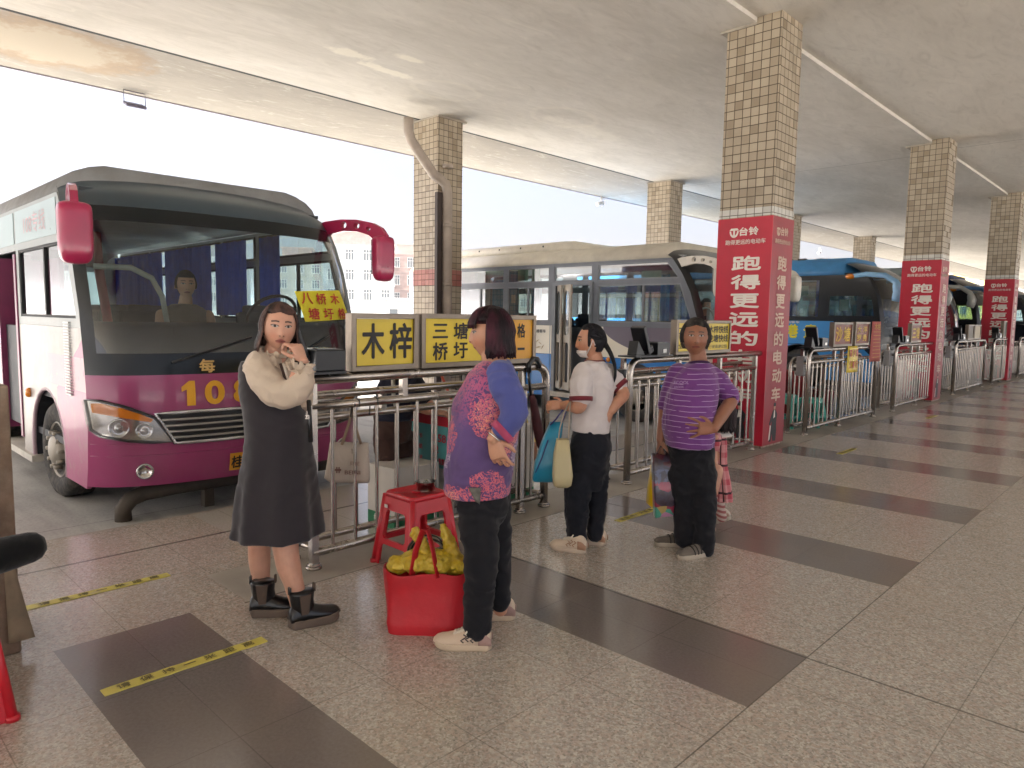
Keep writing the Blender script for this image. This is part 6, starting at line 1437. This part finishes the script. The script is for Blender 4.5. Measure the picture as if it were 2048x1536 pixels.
for (x0, x1, bb, top) in ((832, 868, -.10, 1030), (838, 880, .09, 1085)): b.tube([q(x0-8, 1150, bb), q(x0, 1100, bb), q((x0+x1)/2-4, top+30, bb), q((x0+x1)/2+6, top+30, bb), q(x1-2, 1100, bb), q(x1+8, 1155, bb)], .019, 8, flat=.25)
b.build('handle', REDF, t)
def mat_film():
    a = Mat('translucent yellow plastic'); t = a.t; k = a.coords(); n = a.noise(k, 22, 5, .7)
    a.set(Base_Color=a.mix(n.ramp(.35, .65), '#cfae1c', '#dcc552'), Roughness=.28, Coat_Weight=.2); a.bump(a.noise(k, 45, 5, .7), .7, .01)
    tr = t.nodes.new('ShaderNodeBsdfTransparent'); tr.inputs[0].default_value = (.9, .8, .35, 1); mx = t.nodes.new('ShaderNodeMixShader'); mx.inputs[0].default_value = .28
    t.links.new(a.b.outputs[0], mx.inputs[1]); t.links.new(tr.outputs[0], mx.inputs[2]); t.links.new(mx.outputs[0], a.out.inputs[0]); return a.m
YEL2 = mat_film()
t = thing('plastic_bag', 'crumpled yellow plastic carrier bag stuffed in the top of the red shopping bag', 'bag', o+V((0,0,.25))); o2 = o+V((0,0,.25)); q = Pic(o); dz = V((0,0,-.25))
b = MB()
for (x, y, bb, r) in ((800, 1128, -.02, .055), (835, 1122, -.03, .07), (875, 1125, -.02, .075), (912, 1128, 0, .06), (858, 1112, .03, .06)): b.ball(q(x, y, bb)+dz, r, 14, 10, 0, (1.1, 1.1, .75))
chain(b, [(q(905, 1125, 0)+dz, .045), (q(902, 1095, 0)+dz, .034), (q(893, 1070, 0)+dz, .022), (q(884, 1050, 0)+dz, .01)]); chain(b, [(q(850, 1120, -.03)+dz, .04), (q(848, 1095, -.03)+dz, .02), (q(838, 1083, -.03)+dz, .012), (q(826, 1068, -.03)+dz, .011), (q(832, 1058, -.03)+dz, .011), (q(842, 1072, -.03)+dz, .011), (q(850, 1090, -.03)+dz, .013)])
mesh = fuse(b, .006, 3, 'bag_body')
_n = [v.normal.copy() for v in mesh.vertices]
for v, n_ in zip(mesh.vertices, _n): v.co += n_*(.016*(.35-abs(ns.noise(v.co*17)))+.010*(.3-abs(ns.noise(v.co*38)))+.004*ns.noise(v.co*80))
mesh.materials.append(YEL2); ob = bpy.data.objects.new('bag_body', mesh); COL.objects.link(ob); ob.parent = t
t = thing('cable_coil', 'coil of dark striped cord sticking out of the red shopping bag', 'cord', o+V((0,0,.3))); b = MB()
for i in range(6):
    c = Pic(o)(852+i*1.5, 1104, .02+.008*i)-V((0,0,.3)); b.tube([c+RG*(.088-.004*i)*math.cos(a)+UP*(.083-.004*i)*math.sin(a)+AW*.02*math.sin(a*2+i) for a in (PI*j/16 for j in range(17))], .0055, 6, m=i % 2)
b.build('cord', [M('dark cord', '#231f1e', .6), M('grey cord', '#8c8378', .6)], t)

def tote(name, label, o, outline, hd, mats, handles=(), cat='bag', group=None, e=6, text=(), extra=None):
    t = thing(name, label, cat, o, group); q = Pic(o); b = MB(); R = []
    for py, xl, xr, k in outline: a, c = q(xl, py), q(xr, py); R.append(rounded_ring((a+c)/2, (c-a).length/2, hd*k, 0, 40, e))
    I = [[v+((sum(r, V())/40)-v)*.05 for v in r] for r in R[1:]]; b.loft(R+list(reversed(I))); ob = b.build('bag_body', mats[0], t)
    for v in ob.data.vertices: v.co += AW*(.006*ns.noise(v.co*14))
    if handles:
        b = MB()
        for h in handles: b.tube([q(*p_) for p_ in h[0]], h[1], 8, flat=.4)
        b.build('handle', mats[1], t)
    if text:
        for (s_, px, py, bb, w_, h_, bo) in text: b = MB(); put_text(b, s_, q(px, py, bb), RG, UP, w_, h_, 0, bo); b.build('print', mats[2], t)
    if extra: extra(t, q)
    return t
# bags on the arm of the woman in white
base = onz(1172, 1095); o = at(1124, 870, depth(base)-.12)
tote('tote_bag', 'cream leather tote hanging from the forearm of the woman in white', o, [(973, 1112, 1136, .6), (968, 1106, 1142, .9), (950, 1105, 1145, 1), (910, 1107, 1141, .9), (878, 1113, 1138, .5)], .07, [M('cream leather', '#b9ad86', .5, var=.05), M('taupe strap', '#a89c8c', .6)],
     (([(1117, 880, -.03), (1120, 855, -.03), (1128, 826, -.03), (1138, 806, -.05), (1141, 803, -.06), (1139, 830, -.03), (1137, 880, -.03)], .007),))
o = at(1100, 870, depth(base)+.02)
tote('tote_bag', 'bright blue tote hanging beside the cream one from the arm of the woman in white', o, [(962, 1068, 1108, .5), (958, 1065, 1114, .8), (925, 1070, 1117, 1), (885, 1083, 1121, .9), (845, 1100, 1126, .45)], .08, [M('blue vinyl', '#1f86a8', .4, var=.08, coat=.2), M('navy strap', '#2b3170', .5)],
     (([(1100, 850, -.04), (1112, 838, -.04), (1124, 822, -.03), (1136, 806, -.04), (1138, 803, -.03), (1128, 835, .02), (1120, 852, .03)], .012),), extra=lambda t, q: MB().tube([q(1071, 945, -.085), q(1084, 915, -.085), q(1096, 880, -.07)], .004, 5).build('seam', M('navy strap', '#2b3170', .5), t))
# grandmother's bags
base = onz(1380, 1103)
def mat_gift():
    a = Mat('colourful printed bag'); k = a.coords(); x, y, z = a.xyz(k); n = a.noise(k, 9, 4, .6, 1.5); v = a.xyz(a.voro(k, 13, 'Color')); c = a.mix(n.ramp(.4, .6), '#2c1a22', '#3d3a4d')
    lo = z < -.1; c = a.mix(lo*(v[0] > .72), c, '#8c2440'); c = a.mix(lo*(v[1] > .75), c, '#b07a9a'); c = a.mix((z < -.2)*(v[2] > .68), c, '#3f8f7c'); c = a.mix((z < -.22)*(v[0] < .15), c, '#a08c54'); c = a.mix((z > -.02)*(v[1] > .5), c, '#4b1c28'); c = a.mix((z < -.02)*(z > -.12)*(n > .52), c, '#4f5570')
    a.set(Base_Color=c, Roughness=.3, Coat_Weight=.4); return a.m
o = at(1322, 930, depth(base)+.02)
tote('gift_bag', 'dark glossy gift bag with a colourful print held by the striped-shirt woman', o, [(1034, 1309, 1311, .5), (1028, 1308, 1345, .9), (980, 1306, 1351, 1), (930, 1304, 1350, .9), (908, 1303, 1349, .5)], .05, [mat_gift(), M('dark cord handle', '#3a2026', .6)],
     (([(1312, 912, -.02), (1318, 898, -.01), (1321, 892, 0), (1326, 898, .01), (1340, 912, .02)], .006),), e=8)
o = at(1299, 960, depth(base)+.14)
tote('plastic_bag', 'yellow plastic bag hanging behind the printed gift bag', o, [(1014, 1302, 1312, .5), (1006, 1293, 1325, .9), (965, 1297, 1330, 1), (932, 1302, 1328, .7), (915, 1312, 1326, .4)], .07, [M('yellow plastic film', '#d9b400', .35, var=.1, coat=.2), M('yellow plastic film', '#d9b400', .35)],
     (([(1314, 918, 0), (1318, 898, -.08), (1321, 890, -.1), (1324, 898, -.08), (1326, 918, 0)], .008),), e=3)
# canvas bag and umbrella hanging on the first barrier
o = onx(700, 880, -3.73)
tote('canvas_bag', 'off-white canvas tote with brown logo print hung on the nearest barrier', o, [(964, 660, 738, .7), (955, 650, 739, 1), (920, 656, 738, .9), (885, 660, 737, .4)], .04, [fabric('canvas', '#b3a79b', .9, .06, .4, .1, 14), M('tan webbing', '#8f7a66', .8), M('brown print', '#6b4a44', .7)],
     (([(684, 890, -.02), (690, 872, -.01), (700, 840, 0), (704, 816, .01), (708, 840, .02), (716, 870, -.01), (722, 888, -.02)], .011),), text=(('贝妮', 709, 927, -.06, .06, .024, .005), ('BEINI', 705, 945, -.06, .095, .024, .02), ('艹', 676, 940, -.06, .04, .04, .06)), e=5)
t = thing('wire_hook', 'black wire hook holding the canvas bag on the second rail', 'hook', (-3.66, 2.42, .9)); b = MB(); 
for yy in (0, .135): b.tube([(-.06+.0*yy, yy, -.03), (-.05, yy, .04), (-.0, yy, .098), (.034, yy, .085), (.036, yy, .045)], .004, 6)
b.build('hook', BLK, t)
t = thing('umbrella', 'folded maroon umbrella hooked over the right end of the nearest barrier', 'umbrella', onx(1080, 800, -3.62)); o = t.location.copy(); q = lambda px, py: onx(px, py, -3.62)-o
b = MB(); b.tube([q(1062, 790), q(1066, 800), q(1074, 850), q(1082, 890), q(1085, 905)], [.02, .028, .04, .034, .012], 10); ob = b.build('canopy', M('maroon umbrella cloth', '#43161c', .7, var=.2, vs=20, bump=.6, bs=30), t)
b = MB(); b.tube([q(1062, 795), q(1058, 760), q(1057, 740)], .011, 8); b.tube([q(1057, 745), q(1058, 728), q(1066, 717), q(1074, 718), q(1079, 728), q(1077, 737)], .02, 8); b.build('handle', BLK, t)
# counter, poster, cartons behind the barrier
t = thing('sales_counter', 'small white counter with a cyan price poster behind the nearest barrier', 'counter', (-4.28, 3.72, 0))
b = MB(); b.bx(-.27, .3, -.22, .25, 0, .76); b.build('cabinet', M('white cabinet', '#bdbcb8', .5, dirt=.2), t, bevel=.006)
b = MB(); b.bx(-.31, .34, -.27, .3, .762, .79); b.build('counter_top', M('white laminate', '#d2d1cc', .3), t, bevel=.004)
b = MB(); b.bx(-.275, .325, -.236, -.228, .33, .735, 0); b.bx(-.275, .325, -.24, -.2365, .66, .735, 1); pz = b.build('poster', [M('cyan poster', '#5fa9ab', .35, var=.12, vs=3), M('poster red', '#b02838', .4)], t)
b = MB(); ex, ez = V((1,0,0)), V((0,0,1)); 
for s_, x, z, w_, h_ in (('纯电皮卡', -.15, .56, .19, .042), ('4.58', .14, .565, .17, .062), ('最高续航', -.15, .475, .19, .042), ('32', .1, .475, .08, .06), ('电耗低至', -.15, .385, .19, .042), ('分钱1', .15, .385, .18, .05)): put_text(b, s_, (x, -.242, z), ex, ez, w_, h_, 0, .02)
b.build('poster_text', M('poster red', '#b02838', .4), pz)
b = MB()
b.bx(-.2, .1, -.15, .12, .791, .795); b.bx(-.1, .2, -.2, .05, .796, .8); b.build('papers', M('paper sheet', '#d4d2cd', .8), t)
t = thing('pen_cup', 'small pink cup on the white counter', 'cup', (-4.05, 3.62, .8)); b = MB(); b.lathe([(.026, 0), (.03, .09), (.026, .088), (.023, .008), (.001, .007)], n=18); b.build('cup', M('pink cup', '#c4506a', .4), t)
def carton(loc, d, label, rz, base_m, txt):
    t = thing('carton', label, 'carton', loc, 'cartons behind the barrier', rz); w, l, h = d; CW = M('white carton', '#bdb8b0', .75, var=.06, dirt=.15)
    b = MB(); b.bx(-w/2, w/2, -l/2, l/2, .09, h); b.bx(-w/2+.004, w/2-.004, -l/2, -l/2+.2, h+.001, h+.01); b.build('box', CW, t)
    b = MB(); b.bx(-w/2-.001, w/2+.001, -l/2-.001, l/2+.001, 0, .09); b.build('printed_base', base_m, t)
    b = MB(); put_text(b, txt, (w/2+.003, -.02, .15), (0,1,0), (0,0,1), .26, .04, 0, .01); put_text(b, '绿', (-w/2+.1, -l/2-.004, .05), (1,0,0), (0,0,1), .05, .05, 1, .02); b.build('print', [M('grey carton print', '#55524d', .7), MWH], t)
carton((-4.12, 3.13, 0), (.3, .42, .42), 'white carton with a green base behind the red stool', .04, M('green carton base', '#1c6a44', .6), 'Pure Cannon')
carton((-4.06, 4.12, 0), (.3, .4, .62), 'tall dark green printed carton behind the woman in the floral blouse', .0, M('green carton base', '#1c6a44', .6), 'Pure')
o = V((-4.12, 4.5, .1)); t = thing('plastic_bag', 'yellow and brown printed plastic bag hung on the rear rail right of the floral blouse', 'bag', onx(1052, 880, -4.05)); o = t.location.copy(); q = lambda px, py: onx(px, py, -4.05)-o
b = MB(); R = []
for py, xl, xr, k in ((925, 1048, 1066, .5), (915, 1040, 1072, .9), (885, 1044, 1070, 1), (862, 1048, 1060, .5), (835, 1050, 1053, .15)): a, c = q(xl, py), q(xr, py); ct = (a+c)/2; R.append([ct+V((0, 1, 0))*((c-a).length/2*math.cos(u))+V((1, 0, 0))*(.06*k*math.sin(u)) for u in (2*PI*j/20 for j in range(20))])
b.loft(R)
def mat_yb():
    a = Mat('yellow brown printed plastic'); k = a.coords(); x, y, z = a.xyz(k); n = a.noise(k, 18, 4, .6); a.set(Base_Color=a.mix(((z+n*.12) > .03), a.mix(n, '#6d4030', '#a06a3c'), '#d2b52c'), Roughness=.3, Coat_Weight=.3); return a.m
b.build('bag_body', mat_yb(), t); b = MB(); b.tube([q(1051, 838), q(1050, 800), q(1052, 770)], .006, 6); b.build('handle', M('yellow plastic film', '#d9b400', .35), t)
# broom and red bin behind barriers
t = thing('broom', 'broom with a thin red handle leaning behind the nearest barrier', 'broom', (-4.4, 4.2, 0)); b = MB(); b.cyl((0, 0, .12), (-.25, -.35, 1.15), .012, n=8); b.build('handle', M('red broom handle', '#a8452f', .5), t); b = MB(); b.loft([[V((x*k, y*k2, z)) for x, y in rrect(-.14, -.05, .14, .05, .02)] for z, k, k2 in ((0, 1.1, 1.0), (.1, .9, .8), (.16, .3, .5))]); b.build('bristles', M('broom bristles', '#5b4a38', .9, bump=.8, bs=90), t)
t = thing('litter_bin', 'round dark red bin behind the barrier by the teal stools', 'bin', (-4.15, 11.25, 0)); b = MB(); b.lathe([(.14, 0), (.15, .02), (.17, .42), (.18, .44), (.165, .45), (.14, .1), (.01, .09)], n=24); b.build('bin', M('dark red bin', '#6d2128', .45), t)
t = thing('red_drum', 'tall red plastic tub behind the barrier by the teal stools', 'tub', (-4.6, 11.3, 0)); b = MB(); b.lathe([(.17, 0), (.19, .03), (.2, .55), (.21, .56), (.2, .72), (.18, .72), (.17, .5), (.01, .45)], n=24); b.build('tub', M('red tub plastic', '#8e2a2c', .5), t)
t = thing('bench', 'low grey metal bench in the bay behind the teal stools', 'bench', (-4.75, 11.2, 0)); b = MB(); b.bx(-.18, .18, -.9, .9, .36, .4); b.build('seat', SS, t, bevel=.004)
for yy in (-.75, .75): b = MB(); b.tube([(-.15, yy, 0), (-.15, yy, .35), (.15, yy, .35), (.15, yy, 0)], .018, 8); b.build('leg', SS, t)
# tapes on the floor
def mat_tape(name, worn):
    a = Mat(name); k = a.coords(); n = a.noise(k, 12, 6, .7); n2 = a.noise(k, 2.5, 3); a.set(Base_Color=a.mix(n.ramp(.5, .7)*worn, '#cfc25a', '#a39a84'), Roughness=.5); return a.m
def tape(x, y0, y1, label, worn, z=.004, wd=.062):
    t = thing('floor_tape', label, 'floor tape', (x, (y0+y1)/2, 0), 'yellow distance tapes on the floor'); L = y1-y0; n = 16; P = []
    for i in range(n+1): P.append((-L/2+L*i/n, -wd/2+random.uniform(-.003, .003)))
    for i in range(n+1): P.append((L/2-L*i/n, wd/2+random.uniform(-.003, .003)))
    b = MB(); b.prism([P], (0, 0, z), (0,1,0), (-1,0,0), .003); b.build('strip', mat_tape(label[:20], worn), t)
    b = MB()
    for i, ch in enumerate('请保持一米距离'): put_text(b, ch, (0, -L/2+L*(.115+.128*i), z+.0016), (0,1,0), (-1,0,0), .05, .04 if ch != '一' else .006, 0, .012)
    b.build('lettering', M('tape lettering', '#6f6738', .6, var=.3, vs=30), t)
tape(-2.99, .80, 1.475, 'yellow floor tape with dark lettering crossing the dark stripe in the foreground', .3)
tape(-4.135, .78, 1.47, 'worn yellow floor tape nearer the bus at left', 1.0)
tape(-3.0, 4.25, 4.75, 'pale yellow floor tape behind the striped-shirt woman', 1.0)
tape(-2.85, 8.35, 8.85, 'faint yellow floor tape in front of the nearest banner column', .9)
tape(-3.0, 12.6, 13.1, 'faint yellow floor tape far along the barriers', .9)
# red board stand, paper and black roll at the left edge
t = thing('board_stand', 'red painted board stand with a worn tan edge at the left border', 'stand', (-3.62, .6, 0)); b = MB(); b.bx(-.42, 0, -1.2, -.075, .02, 1.165); b.build('panel', M('red painted board', '#7d2226', .5, var=.2, vs=3, dirt=.3, dirtcol='#8f6a52'), t, bevel=.006)
b = MB(); b.bx(-.44, .012, -.074, .06, .0, 1.18); ob = b.build('edge_post', M('worn tan post', '#7a6452', .75, var=.3, vs=5, dirt=.6, dirtcol='#b8a894'), t, bevel=.01)
b = MB(); vs = []
for j in range(9):
    for i in range(4): vs.append((.016+.006*math.sin(j*.7+i)+.01*(1-j/8), .01+.025*i*(1.3-j/8), .06+.05*j))
b.add(vs, [(j*4+i, j*4+i+1, j*4+i+5, j*4+i+4) for j in range(8) for i in range(3)], 0, True); ob = b.build('torn_poster', M('torn brown paper', '#8d7c66', .85, var=.25, vs=8), t); ob.modifiers.new('s', 'SOLIDIFY').thickness = .003
t = thing('paper_sheet', 'pale crumpled sheet hanging on the red board at the left border', 'sheet', (-3.58, .52, .7)); b = MB(); vs = []
for j in range(9):
    for i in range(7): vs.append((.01+.02*math.sin(i*1.1+j*.4)+.02*(1-j/8), -.3+.055*i+.03*(1-j/8), -.02+.04*j-.02*i*(1-j/8)))
b.add(vs, [(j*7+i, j*7+i+1, j*7+i+8, j*7+i+7) for j in range(8) for i in range(6)], 0, True); ob = b.build('sheet', M('pale sheet', '#a89c90', .85, var=.1), t); ob.modifiers.new('s', 'SOLIDIFY').thickness = .003
t = thing('black_roll', 'black padded roll with a rounded end lying across the red stool at the left border', 'roll', (-3.2, .3, .445)); b = MB(); P0, P1 = V((.0, -.35, .066)), V((.0, .33, .135))
chain(b, [(P0, .066), (P0.lerp(P1, .4), .068), (P0.lerp(P1, .8), .068), (P1, .06)], 24); b.build('roll', fabric('black fleece', '#0b0b0c', .95, .2, .5, .2, 20), t)
# ---------------------------------------------------------------- the bright damp air over the yard
hz = MB(); hz.bx(-1520, 1520, -1520, 1520, -1.4, 27)
hm = bpy.data.materials.new('haze air'); hm.use_nodes = True; ht = hm.node_tree; ht.nodes.clear()
pv = ht.nodes.new('ShaderNodeVolumePrincipled'); pv.inputs['Color'].default_value = (.95, .96, .98, 1); pv.inputs['Density'].default_value = .0008; pv.inputs['Anisotropy'].default_value = .2
ho = ht.nodes.new('ShaderNodeOutputMaterial'); ht.links.new(pv.outputs[0], ho.inputs['Volume'])
struct(hz.build('haze', hm), 'stuff')
